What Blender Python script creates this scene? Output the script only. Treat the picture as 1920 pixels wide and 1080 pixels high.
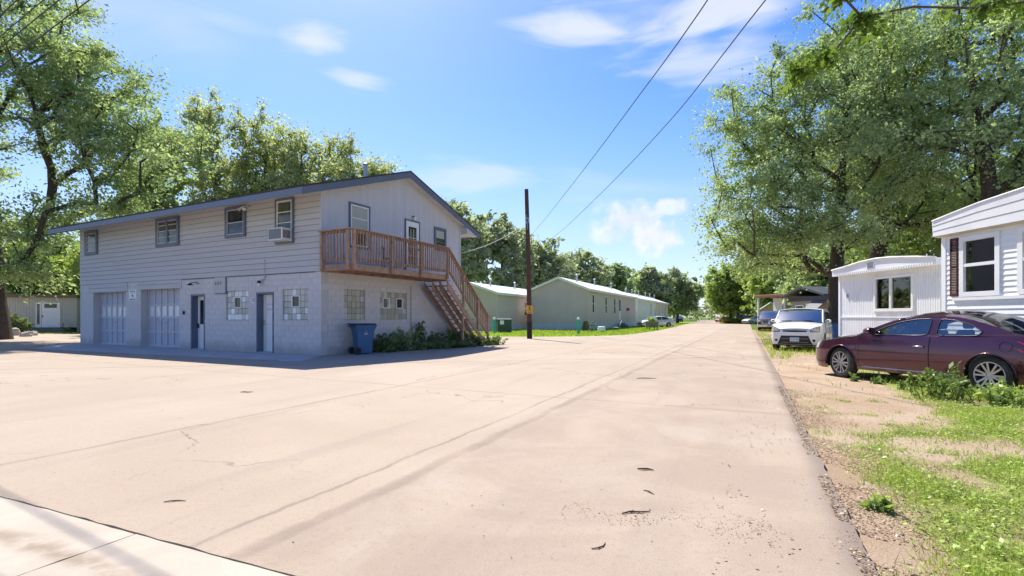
import bpy, bmesh, math, random
import numpy as np
from mathutils import Vector, Matrix, Euler
from mathutils.geometry import tessellate_polygon

scene = bpy.context.scene
for _o in list(bpy.data.objects):
    bpy.data.objects.remove(_o)
COL = scene.collection
R = math.radians

# ------------------------------------------------------------------ camera
cam_data = bpy.data.cameras.new("camera")
cam_data.sensor_width = 36.0
cam_data.lens = 36.0 * 980.0 / 1920.0
cam_data.shift_y = 55.0 / 1920.0
cam_data.clip_start = 0.05
cam_data.clip_end = 6000.0
cam = bpy.data.objects.new("camera", cam_data)
COL.objects.link(cam)
cam.location = (0.0, 0.0, 1.3)
cam.rotation_euler = (R(90), 0, 0)
scene.camera = cam

# ------------------------------------------------------------------ sun and sky
SUN_DIR = Vector((-1.5, 3.6, 5.5)).normalized()          # towards the sun
SUN_EL = math.asin(SUN_DIR.z)
SUN_AZ = math.atan2(SUN_DIR.x, SUN_DIR.y)                  # clockwise from +Y
sun_data = bpy.data.lights.new("sun", 'SUN')
sun_data.energy = 2.5
sun_data.angle = R(0.53)
sun_data.color = (1.0, 0.94, 0.84)
sun = bpy.data.objects.new("sun", sun_data)
COL.objects.link(sun)
sun.location = (-30, 60, 90)
sun.rotation_euler = SUN_DIR.to_track_quat('Z', 'Y').to_euler()

world = bpy.data.worlds.new("World")
scene.world = world
world.use_nodes = True
wn, wl = world.node_tree.nodes, world.node_tree.links
wn.clear()
w_out = wn.new('ShaderNodeOutputWorld')
w_bg = wn.new('ShaderNodeBackground')
w_bg.inputs['Strength'].default_value = 0.067
sky = wn.new('ShaderNodeTexSky')
sky.sky_type = 'NISHITA'
sky.sun_disc = False
sky.sun_elevation = SUN_EL
sky.sun_rotation = SUN_AZ
sky.air_density = 1.0
sky.dust_density = 0.9
sky.ozone_density = 3.0
sky.altitude = 500


def wmath(op, a, b=None, c=None):
    n = wn.new('ShaderNodeMath'); n.operation = op
    for i, v in enumerate((a, b, c)):
        if v is None: continue
        if isinstance(v, (int, float)): n.inputs[i].default_value = v
        else: wl.new(v, n.inputs[i])
    return n.outputs[0]


w_tc = wn.new('ShaderNodeTexCoord')
w_sep = wn.new('ShaderNodeSeparateXYZ')
wl.new(w_tc.outputs['Generated'], w_sep.inputs[0])
dx, dy, dz = w_sep.outputs
zc = wmath('MAXIMUM', dz, 0.04)
# high thin cirrus: noise on a plane far above, stretched by the wind
w_cmb = wn.new('ShaderNodeCombineXYZ')
wl.new(wmath('MULTIPLY', wmath('DIVIDE', dx, wmath('ADD', zc, 0.12)), 0.55), w_cmb.inputs[0])
wl.new(wmath('MULTIPLY', wmath('DIVIDE', dy, wmath('ADD', zc, 0.12)), 1.0), w_cmb.inputs[1])
w_cmb.inputs[2].default_value = 3.7
w_n1 = wn.new('ShaderNodeTexNoise')
w_n1.inputs['Scale'].default_value = 1.15
w_n1.inputs['Detail'].default_value = 6.0
w_n1.inputs['Roughness'].default_value = 0.5
w_n1.inputs['Distortion'].default_value = 0.7
wl.new(w_cmb.outputs[0], w_n1.inputs['Vector'])
w_r1 = wn.new('ShaderNodeMapRange')
w_r1.interpolation_type = 'SMOOTHSTEP'
w_r1.inputs['From Min'].default_value = 0.50
w_r1.inputs['From Max'].default_value = 0.80
w_r1.inputs['To Max'].default_value = 0.45
wl.new(w_n1.outputs['Fac'], w_r1.inputs['Value'])
cirrus = w_r1.outputs[0]
# low fair-weather cumulus heaps standing near the horizon
w_n2 = wn.new('ShaderNodeTexNoise')
w_n2.inputs['Scale'].default_value = 20.0
w_n2.inputs['Detail'].default_value = 7.0
w_n2.inputs['Roughness'].default_value = 0.55
wl.new(w_tc.outputs['Generated'], w_n2.inputs['Vector'])


def heap(px, py, rx, ry):
    v = Vector(((px - 960) / 980.0, 1.0, (595 - py) / 980.0)).normalized()
    az0, el0 = math.atan2(v.x, v.y), math.asin(v.z)
    a = wmath('DIVIDE', wmath('SUBTRACT', wmath('ARCTAN2', dx, dy), az0), rx)
    e = wmath('DIVIDE', wmath('SUBTRACT', wmath('ARCSINE', dz), el0), ry)
    d = wmath('SQRT', wmath('ADD', wmath('MULTIPLY', a, a), wmath('MULTIPLY', e, e)))
    d = wmath('ADD', d, wmath('MULTIPLY', wmath('SUBTRACT', w_n2.outputs['Fac'], 0.5), 2.4))
    mr = wn.new('ShaderNodeMapRange'); mr.interpolation_type = 'SMOOTHSTEP'
    mr.inputs['From Min'].default_value = 1.15; mr.inputs['From Max'].default_value = 0.45
    wl.new(d, mr.inputs['Value'])
    return mr.outputs[0]


h1 = heap(1180, 412, 0.075, 0.036)
h2 = heap(1225, 440, 0.055, 0.036)
h3 = heap(1255, 390, 0.035, 0.016)
h4 = heap(1150, 440, 0.045, 0.02)
cum = wmath('MAXIMUM', wmath('MAXIMUM', h1, h2), wmath('MAXIMUM', wmath('MULTIPLY', h3, 0.8), wmath('MULTIPLY', h4, 0.6)))
cum = wmath('MULTIPLY', cum, 0.9)


def wisp(px, py, rx, ry, amt):
    """a single feathered streak of cirrus"""
    v = Vector(((px - 960) / 980.0, 1.0, (595 - py) / 980.0)).normalized()
    az0, el0 = math.atan2(v.x, v.y), math.asin(v.z)
    a = wmath('DIVIDE', wmath('SUBTRACT', wmath('ARCTAN2', dx, dy), az0), rx)
    e = wmath('DIVIDE', wmath('SUBTRACT', wmath('ARCSINE', dz), el0), ry)
    d = wmath('SQRT', wmath('ADD', wmath('MULTIPLY', a, a), wmath('MULTIPLY', e, e)))
    d = wmath('ADD', d, wmath('MULTIPLY', wmath('SUBTRACT', w_n3.outputs['Fac'], 0.5), 3.2))
    mr = wn.new('ShaderNodeMapRange'); mr.interpolation_type = 'SMOOTHSTEP'
    mr.inputs['From Min'].default_value = 1.25; mr.inputs['From Max'].default_value = 0.0; mr.inputs['To Max'].default_value = amt
    wl.new(d, mr.inputs['Value'])
    return mr.outputs[0]


w_map = wn.new('ShaderNodeMapping'); w_map.inputs['Scale'].default_value = (2.6, 2.6, 11.0); w_map.inputs['Rotation'].default_value = (0, R(14), 0)
wl.new(w_tc.outputs['Generated'], w_map.inputs['Vector'])
w_n3 = wn.new('ShaderNodeTexNoise'); w_n3.inputs['Scale'].default_value = 2.2; w_n3.inputs['Detail'].default_value = 7.0; w_n3.inputs['Distortion'].default_value = 0.6
wl.new(w_map.outputs[0], w_n3.inputs['Vector'])
for q in ((590, 78, .075, .026, .72), (670, 150, .06, .02, .6), (1110, 50, .15, .038, .8), (1290, 15, .2, .05, .8), (1330, 120, .13, .05, .6), (880, 330, .14, .03, .45), (420, 40, .12, .02, .25)):
    cirrus = wmath('MAXIMUM', cirrus, wisp(*q))
# summer haze whitening the air towards the horizon, all round
w_hz = wn.new('ShaderNodeMapRange'); w_hz.interpolation_type = 'SMOOTHERSTEP'
w_hz.inputs['From Min'].default_value = 0.46; w_hz.inputs['From Max'].default_value = -0.06; w_hz.inputs['To Max'].default_value = 0.66
wl.new(dz, w_hz.inputs['Value'])
mixh = wn.new('ShaderNodeMix'); mixh.data_type = 'RGBA'
wl.new(w_hz.outputs[0], mixh.inputs['Factor']); mixh.inputs['B'].default_value = (2.9, 3.3, 4.0, 1)
mixs = wn.new('ShaderNodeMix'); mixs.data_type = 'RGBA'
wl.new(cirrus, mixs.inputs['Factor'])
sat = wn.new('ShaderNodeHueSaturation')
sat.inputs['Saturation'].default_value = 1.34; sat.inputs['Hue'].default_value = 0.513
wl.new(sky.outputs[0], sat.inputs['Color'])
wl.new(sat.outputs[0], mixh.inputs['A']); wl.new(mixh.outputs['Result'], mixs.inputs['A'])
mixs.inputs['B'].default_value = (4.1, 4.25, 4.5, 1)
mixc = wn.new('ShaderNodeMix'); mixc.data_type = 'RGBA'
wl.new(cum, mixc.inputs['Factor'])
wl.new(mixs.outputs['Result'], mixc.inputs['A'])
w_cc = wn.new('ShaderNodeMix'); w_cc.data_type = 'RGBA'
w_cr = wn.new('ShaderNodeMapRange'); w_cr.inputs['From Min'].default_value = 0.35; w_cr.inputs['From Max'].default_value = 0.62
wl.new(w_n2.outputs['Fac'], w_cr.inputs['Value']); wl.new(w_cr.outputs[0], w_cc.inputs['Factor'])
w_cc.inputs['A'].default_value = (4.7, 4.7, 4.8, 1); w_cc.inputs['B'].default_value = (3.7, 3.95, 4.5, 1)
wl.new(w_cc.outputs['Result'], mixc.inputs['B'])
wl.new(mixc.outputs['Result'], w_bg.inputs['Color'])
wl.new(w_bg.outputs[0], w_out.inputs['Surface'])

scene.view_settings.view_transform = 'Standard'
scene.view_settings.look = 'None'
scene.view_settings.gamma = 1.0
scene.view_settings.use_curve_mapping = False
scene.view_settings.exposure = 1.75
scene.render.engine = 'CYCLES'
scene.cycles.max_bounces = 8
scene.cycles.transparent_max_bounces = 12

# ------------------------------------------------------------------ materials
MATS = {}


def new_mat(name):
    m = bpy.data.materials.new(name); m.use_nodes = True
    nt = m.node_tree
    nt.nodes.clear()
    out = nt.nodes.new('ShaderNodeOutputMaterial')
    return m, nt, out


def lnk(nt, a, b): nt.links.new(a, b)


def nmath(nt, op, a, b=None, c=None, clamp=False):
    n = nt.nodes.new('ShaderNodeMath'); n.operation = op; n.use_clamp = clamp
    for i, v in enumerate((a, b, c)):
        if v is None: continue
        if isinstance(v, (int, float)): n.inputs[i].default_value = v
        else: nt.links.new(v, n.inputs[i])
    return n.outputs[0]


def nnoise(nt, vec, scale, detail=4, rough=0.55, dist=0.0):
    n = nt.nodes.new('ShaderNodeTexNoise')
    n.inputs['Scale'].default_value = scale
    n.inputs['Detail'].default_value = detail
    n.inputs['Roughness'].default_value = rough
    n.inputs['Distortion'].default_value = dist
    if vec is not None: nt.links.new(vec, n.inputs['Vector'])
    return n.outputs['Fac']


def nramp(nt, fac, lo, hi, a=0.0, b=1.0, smooth=True):
    n = nt.nodes.new('ShaderNodeMapRange')
    if smooth: n.interpolation_type = 'SMOOTHSTEP'
    n.inputs['From Min'].default_value = lo; n.inputs['From Max'].default_value = hi
    n.inputs['To Min'].default_value = a; n.inputs['To Max'].default_value = b
    nt.links.new(fac, n.inputs['Value'])
    return n.outputs[0]


def nmix(nt, fac, a, b):
    n = nt.nodes.new('ShaderNodeMix'); n.data_type = 'RGBA'
    if isinstance(fac, (int, float)): n.inputs['Factor'].default_value = fac
    else: nt.links.new(fac, n.inputs['Factor'])
    for k, v in (('A', a), ('B', b)):
        if isinstance(v, tuple): n.inputs[k].default_value = (*v[:3], 1)
        else: nt.links.new(v, n.inputs[k])
    return n.outputs['Result']


def mul(c, k): return tuple(min(1.0, x * k) for x in c[:3])


def pmat(name, col, rough=0.6, var=0.12, scale=2.0, bump=0.0, bscale=30.0, metal=0.0, spec=0.4, rand=0.0,
         coat=0.0, splash=False, stretch=None, dirt=None, dirt_amt=0.4, dirt_scale=1.3):
    """Painted / plain surface: base colour with two scales of variation, fine relief, optional stains."""
    if name in MATS: return MATS[name]
    m, nt, out = new_mat(name)
    b = nt.nodes.new('ShaderNodeBsdfPrincipled')
    tc = nt.nodes.new('ShaderNodeTexCoord')
    vec = tc.outputs['Object']
    if stretch:
        mp = nt.nodes.new('ShaderNodeMapping'); mp.inputs['Scale'].default_value = stretch
        lnk(nt, vec, mp.inputs['Vector']); vec = mp.outputs[0]
    n1 = nnoise(nt, vec, scale, 5)
    f = nramp(nt, n1, 0.25, 0.75)
    c = nmix(nt, f, mul(col, 1 - var), mul(col, 1 + var))
    if dirt is not None:
        n2 = nnoise(nt, vec, dirt_scale, 7, 0.65, 0.4)
        c = nmix(nt, nramp(nt, n2, 0.52, 0.75, 0, dirt_amt), c, dirt)
    if splash:   # rain splash and dust on the foot of a wall
        ge = nt.nodes.new('ShaderNodeNewGeometry'); sz = nt.nodes.new('ShaderNodeSeparateXYZ'); lnk(nt, ge.outputs['Position'], sz.inputs[0])
        n3 = nnoise(nt, ge.outputs['Position'], 1.8, 6, .65)
        c = nmix(nt, nramp(nt, nmath(nt, 'ADD', sz.outputs[2], nmath(nt, 'MULTIPLY', n3, -.7)), .12, -.28, 0, .55), c, (.30, .27, .235))
        n4 = nnoise(nt, ge.outputs['Position'], .9, 5, .6)
        c = nmix(nt, nramp(nt, n4, .5, .72, 0, .12), c, mul(col, .75))
    if rand > 0:
        oi = nt.nodes.new('ShaderNodeObjectInfo')
        hs = nt.nodes.new('ShaderNodeHueSaturation')
        lnk(nt, nramp(nt, oi.outputs['Random'], 0, 1, 1 - rand, 1 + rand, False), hs.inputs['Value'])
        lnk(nt, c, hs.inputs['Color']); c = hs.outputs[0]
    lnk(nt, c, b.inputs['Base Color'])
    lnk(nt, nramp(nt, n1, 0.2, 0.8, max(0.02, rough - 0.08), min(1, rough + 0.08)), b.inputs['Roughness'])
    b.inputs['Metallic'].default_value = metal
    b.inputs['Specular IOR Level'].default_value = spec
    if coat: b.inputs['Coat Weight'].default_value = coat; b.inputs['Coat Roughness'].default_value = 0.04
    if bump:
        bp = nt.nodes.new('ShaderNodeBump')
        bp.inputs['Strength'].default_value = bump; bp.inputs['Distance'].default_value = 0.01
        lnk(nt, nnoise(nt, vec, bscale, 5, 0.6), bp.inputs['Height'])
        lnk(nt, bp.outputs[0], b.inputs['Normal'])
    lnk(nt, b.outputs[0], out.inputs['Surface'])
    MATS[name] = m
    return m


def glass_mat(name, tint, opacity, rough=0.02):
    """Thin window glass: clear tinted pane that reflects by angle."""
    if name in MATS: return MATS[name]
    m, nt, out = new_mat(name)
    tr = nt.nodes.new('ShaderNodeBsdfTransparent'); tr.inputs['Color'].default_value = (*tint, 1)
    gl = nt.nodes.new('ShaderNodeBsdfGlossy'); gl.inputs['Roughness'].default_value = rough
    fr = nt.nodes.new('ShaderNodeFresnel'); fr.inputs['IOR'].default_value = 1.5
    mx = nt.nodes.new('ShaderNodeMixShader')
    lnk(nt, nmath(nt, 'MULTIPLY_ADD', fr.outputs[0], 1.0, opacity, True), mx.inputs['Fac'])
    lnk(nt, tr.outputs[0], mx.inputs[1]); lnk(nt, gl.outputs[0], mx.inputs[2])
    lnk(nt, mx.outputs[0], out.inputs['Surface'])
    MATS[name] = m
    return m


def dark_glass(name, col=(0.03, 0.035, 0.03), rough=0.06):
    """Pane of an unlit room: dark body with a clear reflection, slightly wavy."""
    if name in MATS: return MATS[name]
    m, nt, out = new_mat(name)
    b = nt.nodes.new('ShaderNodeBsdfPrincipled')
    tc = nt.nodes.new('ShaderNodeTexCoord')
    n1 = nnoise(nt, tc.outputs['Object'], 1.7, 4)
    lnk(nt, nmix(nt, nramp(nt, n1, .35, .65), mul(col, .6), mul(col, 1.8)), b.inputs['Base Color'])
    b.inputs['Roughness'].default_value = rough
    b.inputs['Specular IOR Level'].default_value = 0.6
    bp = nt.nodes.new('ShaderNodeBump'); bp.inputs['Strength'].default_value = 0.05; bp.inputs['Distance'].default_value = 0.02
    lnk(nt, nnoise(nt, tc.outputs['Object'], 3.0, 2), bp.inputs['Height']); lnk(nt, bp.outputs[0], b.inputs['Normal'])
    lnk(nt, b.outputs[0], out.inputs['Surface'])
    MATS[name] = m
    return m


def leaf_mat(name, dark, light, transl=0.4, warm=(1.16, 1.2, 0.75), gloss=0.025):
    """Foliage: per-leaf tone, light passing through thin blades."""
    if name in MATS: return MATS[name]
    m, nt, out = new_mat(name)
    at = nt.nodes.new('ShaderNodeAttribute'); at.attribute_name = 'tone'
    c = nmix(nt, at.outputs['Fac'], dark, light)
    d = nt.nodes.new('ShaderNodeBsdfDiffuse'); lnk(nt, c, d.inputs['Color'])
    t = nt.nodes.new('ShaderNodeBsdfTranslucent')
    mm = nt.nodes.new('ShaderNodeMix'); mm.data_type = 'RGBA'; mm.blend_type = 'MULTIPLY'
    mm.inputs['Factor'].default_value = 1.0; lnk(nt, c, mm.inputs['A']); mm.inputs['B'].default_value = (*warm, 1)
    lnk(nt, mm.outputs['Result'], t.inputs['Color'])
    mx = nt.nodes.new('ShaderNodeMixShader'); mx.inputs['Fac'].default_value = transl
    lnk(nt, d.outputs[0], mx.inputs[1]); lnk(nt, t.outputs[0], mx.inputs[2])
    g = nt.nodes.new('ShaderNodeBsdfGlossy'); g.inputs['Roughness'].default_value = 0.38
    m2 = nt.nodes.new('ShaderNodeMixShader'); m2.inputs['Fac'].default_value = gloss
    lnk(nt, mx.outputs[0], m2.inputs[1]); lnk(nt, g.outputs[0], m2.inputs[2])
    lnk(nt, m2.outputs[0], out.inputs['Surface'])
    MATS[name] = m
    return m


# ------------------------------------------------------------------ mesh helpers
def tag(o, label=None, cat=None, group=None, kind=None):
    if label: o['label'] = label
    if cat: o['category'] = cat
    if group: o['group'] = group
    if kind: o['kind'] = kind
    return o


def link_mesh(name, me, mat, parent=None):
    o = bpy.data.objects.new(name, me)
    COL.objects.link(o)
    if mat is not None and not me.materials: me.materials.append(mat)
    if parent is not None: o.parent = parent
    return o


def empty(name, loc=(0, 0, 0), rz=0.0, label=None, cat=None, group=None, scale=1.0):
    o = bpy.data.objects.new(name, None)
    o.empty_display_size = 0.3
    COL.objects.link(o)
    o.location = loc; o.rotation_euler = (0, 0, rz); o.scale = (scale,) * 3
    return tag(o, label, cat, group)


class MB:
    def __init__(s, xf=None): s.v = []; s.f = []; s.xf = xf

    def add(s, vs, fs):
        b = len(s.v)
        s.v += [s.xf(*p) if s.xf else tuple(p) for p in vs]
        s.f += [tuple(b + i for i in f) for f in fs]
        return s

    def box(s, x0, x1, y0, y1, z0, z1):
        return s.add([(x0, y0, z0), (x1, y0, z0), (x1, y1, z0), (x0, y1, z0), (x0, y0, z1), (x1, y0, z1), (x1, y1, z1), (x0, y1, z1)],
                     [(0, 3, 2, 1), (4, 5, 6, 7), (0, 1, 5, 4), (1, 2, 6, 5), (2, 3, 7, 6), (3, 0, 4, 7)])

    def hexa(s, lo, hi):
        """8 corners: lo quad and hi quad (same winding)."""
        return s.add(list(lo) + list(hi), [(0, 3, 2, 1), (4, 5, 6, 7), (0, 1, 5, 4), (1, 2, 6, 5), (2, 3, 7, 6), (3, 0, 4, 7)])

    def bar(s, p, q, w, h, up=(0, 0, 1)):
        p, q = Vector(p), Vector(q)
        d = (q - p).normalized(); upv = Vector(up)
        if abs(d.dot(upv)) > 0.98: upv = Vector((1, 0, 0))
        a = d.cross(upv).normalized() * (w / 2); b = a.cross(d).normalized() * (h / 2)
        L = [p - a - b, p + a - b, p + a + b, p - a + b]; H = [q - a - b, q + a - b, q + a + b, q - a + b]
        return s.hexa([tuple(x) for x in L], [tuple(x) for x in H])

    def prism(s, poly, a0, a1, ax=0):
        """polygon in the plane normal to axis ax, extruded from a0 to a1."""
        def P(u, v, a): return ((a, u, v), (u, a, v), (u, v, a))[ax]
        n = len(poly)
        vs = [P(u, v, a0) for u, v in poly] + [P(u, v, a1) for u, v in poly]
        fs = [(i, (i + 1) % n, n + (i + 1) % n, n + i) for i in range(n)]
        tri = tessellate_polygon([[Vector((u, v, 0)) for u, v in poly]])
        fs += [tuple(t) for t in tri] + [tuple(n + i for i in reversed(t)) for t in tri]
        return s.add(vs, fs)

    def tube(s, path, r, n=8, cap=True):
        P = [Vector(p) for p in path]
        rr = r if isinstance(r, (list, tuple)) else [r] * len(P)
        vs, fs = [], []
        ref = None
        for i, p in enumerate(P):
            d = (P[min(i + 1, len(P) - 1)] - P[max(i - 1, 0)]).normalized()
            if ref is None: ref = Vector((0, 0, 1)) if abs(d.z) < 0.9 else Vector((1, 0, 0))
            a = d.cross(ref).normalized(); b = a.cross(d).normalized(); ref = b
            for k in range(n):
                t = 2 * math.pi * k / n
                vs.append(tuple(p + (a * math.cos(t) + b * math.sin(t)) * rr[i]))
        for i in range(len(P) - 1):
            for k in range(n):
                fs.append((i * n + k, i * n + (k + 1) % n, (i + 1) * n + (k + 1) % n, (i + 1) * n + k))
        if cap: fs += [tuple(range(n - 1, -1, -1)), tuple((len(P) - 1) * n + k for k in range(n))]
        return s.add(vs, fs)

    def lathe(s, prof, n=20, c=(0, 0, 0), ax=2, close=False):
        """profile (radius, height) turned about axis ax."""
        vs, fs = [], []
        for r, h in prof:
            for k in range(n):
                t = 2 * math.pi * k / n
                u, v = r * math.cos(t), r * math.sin(t)
                p = ((h, u, v), (u, h, v), (u, v, h))[ax]
                vs.append((p[0] + c[0], p[1] + c[1], p[2] + c[2]))
        m = len(prof)
        for i in range(m - 1 + (1 if close else 0)):
            j = (i + 1) % m
            for k in range(n): fs.append((i * n + k, i * n + (k + 1) % n, j * n + (k + 1) % n, j * n + k))
        if not close: fs += [tuple(range(n - 1, -1, -1)), tuple((m - 1) * n + k for k in range(n))]
        return s.add(vs, fs)

    def grid(s, P):
        nu, nv = len(P), len(P[0])
        return s.add([p for row in P for p in row],
                     [(i * nv + j, i * nv + j + 1, (i + 1) * nv + j + 1, (i + 1) * nv + j) for i in range(nu - 1) for j in range(nv - 1)])

    def mesh(s, name, smooth=False, bevel=0.0, recalc=True, weld=False):
        me = bpy.data.meshes.new(name)
        me.from_pydata(s.v, [], s.f)
        if recalc or bevel or weld:
            bm = bmesh.new(); bm.from_mesh(me)
            if weld: bmesh.ops.remove_doubles(bm, verts=bm.verts, dist=1e-4)
            if recalc: bmesh.ops.recalc_face_normals(bm, faces=bm.faces)
            if bevel: bmesh.ops.bevel(bm, geom=list(bm.edges), offset=bevel, segments=1, affect='EDGES', clamp_overlap=True)
            bm.to_mesh(me); bm.free()
        if smooth:
            me.polygons.foreach_set('use_smooth', [True] * len(me.polygons))
            if smooth is not True: me.set_sharp_from_angle(angle=R(smooth))
        me.update()
        return me

    def build(s, name, mat, parent=None, smooth=False, bevel=0.0, recalc=True, weld=False):
        return link_mesh(name, s.mesh(name, smooth, bevel, recalc, weld), mat, parent)


def np_mesh(name, verts, quads, tone=None, tris=False):
    me = bpy.data.meshes.new(name)
    k = 3 if tris else 4
    nv, nf = len(verts), len(quads)
    me.vertices.add(nv); me.vertices.foreach_set('co', np.ascontiguousarray(verts, dtype=np.float32).ravel())
    me.loops.add(nf * k); me.loops.foreach_set('vertex_index', np.ascontiguousarray(quads, dtype=np.int32).ravel())
    me.polygons.add(nf); me.polygons.foreach_set('loop_start', np.arange(0, nf * k, k, dtype=np.int32))
    me.update(calc_edges=True)
    if tone is not None:
        a = me.attributes.new('tone', 'FLOAT', 'POINT')
        a.data.foreach_set('value', np.ascontiguousarray(tone, dtype=np.float32))
    return me


def text_mesh(txt, size, mat, parent, name, place, depth=0.004, bold=0.0):
    """lettering as flat raised mesh; place maps (u, v, n) to parent coordinates."""
    cu = bpy.data.curves.new(name, 'FONT')
    cu.body = txt; cu.size = size; cu.align_x = 'CENTER'; cu.align_y = 'CENTER'; cu.extrude = depth / 2; cu.offset = bold
    tmp = bpy.data.objects.new('tmp_text', cu); COL.objects.link(tmp)
    bpy.context.view_layer.update()
    me = bpy.data.meshes.new_from_object(tmp.evaluated_get(bpy.context.evaluated_depsgraph_get()))
    bpy.data.objects.remove(tmp); bpy.data.curves.remove(cu)
    for v in me.vertices: v.co = place(v.co.x, v.co.y, v.co.z)
    me.materials.clear(); me.name = name
    return link_mesh(name, me, mat, parent)


def copy_tree(o, parent=None):
    c = o.copy(); COL.objects.link(c); c.parent = parent
    for ch in o.children: copy_tree(ch, c)
    return c


def gpt(px, py):
    """point of the level ground seen at a photo pixel; used once to lay the place out in metres."""
    Y = 980 * 1.3 / (py - 595.0)
    return ((px - 960) / 980.0 * Y, Y)
# ------------------------------------------------------------------ the setting
ND = (0.912, -0.41); DD = (0.41, 0.912)                     # across the road / along the road


def rp(o, s): return (o * ND[0] + s * DD[0], o * ND[1] + s * DD[1])


rng = np.random.default_rng(7)


def vnoise(x, y, f, seed=0):
    """cheap smooth noise in -1..1 for scatter masks"""
    r = np.random.default_rng(seed); t = 0
    for k in range(7):
        a, ph = r.uniform(0, 2 * math.pi), r.uniform(0, 6.28); ff = f * r.uniform(.5, 1.9)
        t = t + np.sin((x * math.cos(a) + y * math.sin(a)) * ff + ph + 1.3 * np.sin((x * math.sin(a) - y * math.cos(a)) * ff * .7 + ph * 2))
    return t / 4.0


def inside(poly, x, y):
    x = np.asarray(x); y = np.asarray(y); c = np.zeros(x.shape, bool)
    n = len(poly); j = n - 1
    for i in range(n):
        xi, yi = poly[i]; xj, yj = poly[j]
        if yi != yj:
            c ^= ((yi > y) != (yj > y)) & (x < (xj - xi) * (y - yi) / (yj - yi) + xi)
        j = i
    return c


def sheet(name, poly, z, mat, thick=0.0, kind='structure'):
    mb = MB()
    if thick: mb.prism(poly, z - thick, z, 2)
    else:
        tri = tessellate_polygon([[Vector((x, y, 0)) for x, y in poly]])
        mb.add([(x, y, z) for x, y in poly], [tuple(t) for t in tri])
    me = mb.mesh(name, recalc=False)
    bm = bmesh.new(); bm.from_mesh(me)
    bmesh.ops.recalc_face_normals(bm, faces=bm.faces)
    up = [f for f in bm.faces if abs(f.normal.z) > .9 and f.calc_center_median().z > z - .001]
    if up and up[0].normal.z < 0: bmesh.ops.reverse_faces(bm, faces=bm.faces)
    bm.to_mesh(me); bm.free()
    o = link_mesh(name, me, mat)
    return tag(o, kind=kind)


def wobble(pts, amp, step, seed):
    """subdivide an open polyline and roughen it sideways"""
    r = random.Random(seed); out = []
    for (x0, y0), (x1, y1) in zip(pts[:-1], pts[1:]):
        L = math.hypot(x1 - x0, y1 - y0); n = max(1, int(L / step))
        nx, ny = -(y1 - y0) / L, (x1 - x0) / L
        for i in range(n):
            t = i / n; k = r.uniform(-amp, amp)
            out.append((x0 + (x1 - x0) * t + nx * k, y0 + (y1 - y0) * t + ny * k))
    out.append(pts[-1])
    return out


# --- ground materials
def soil_material(name, soil, grass, bias, scale=0.35):
    m, nt, out = new_mat(name)
    b = nt.nodes.new('ShaderNodeBsdfPrincipled'); b.inputs['Roughness'].default_value = .95; b.inputs['Specular IOR Level'].default_value = .1
    tc = nt.nodes.new('ShaderNodeTexCoord'); v = tc.outputs['Object']
    big = nnoise(nt, v, scale, 6, .6, .5); mid = nnoise(nt, v, 3.0, 6, .65); fine = nnoise(nt, v, 45.0, 5, .7)
    s = nmix(nt, nramp(nt, mid, .3, .7), mul(soil, .75), mul(soil, 1.2))
    s = nmix(nt, nramp(nt, fine, .35, .7), mul(soil, .6), s)
    g = nmix(nt, nramp(nt, fine, .3, .7), mul(grass, .55), mul(grass, 1.35))
    c = nmix(nt, nramp(nt, nmath(nt, 'ADD', nmath(nt, 'MULTIPLY', mid, .35), big), bias - .08, bias + .08), s, g)
    lnk(nt, c, b.inputs['Base Color'])
    bp = nt.nodes.new('ShaderNodeBump'); bp.inputs['Strength'].default_value = .7; bp.inputs['Distance'].default_value = .03
    lnk(nt, nmath(nt, 'ADD', nmath(nt, 'MULTIPLY', fine, .5), mid), bp.inputs['Height']); lnk(nt, bp.outputs[0], b.inputs['Normal'])
    lnk(nt, b.outputs[0], out.inputs['Surface'])
    return m


GRASS = (0.11, 0.17, 0.035)
M_ground = soil_material('ground_cover_soil', (0.24, 0.17, 0.11), (0.10, 0.15, 0.035), .50, .06)
M_verge = soil_material('dusty_verge_soil', (0.47, 0.36, 0.26), (0.40, 0.25, 0.15), .74, .9)
M_lawn = soil_material('lawn_soil', (0.30, 0.27, 0.10), (0.24, 0.36, 0.04), .40)


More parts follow.
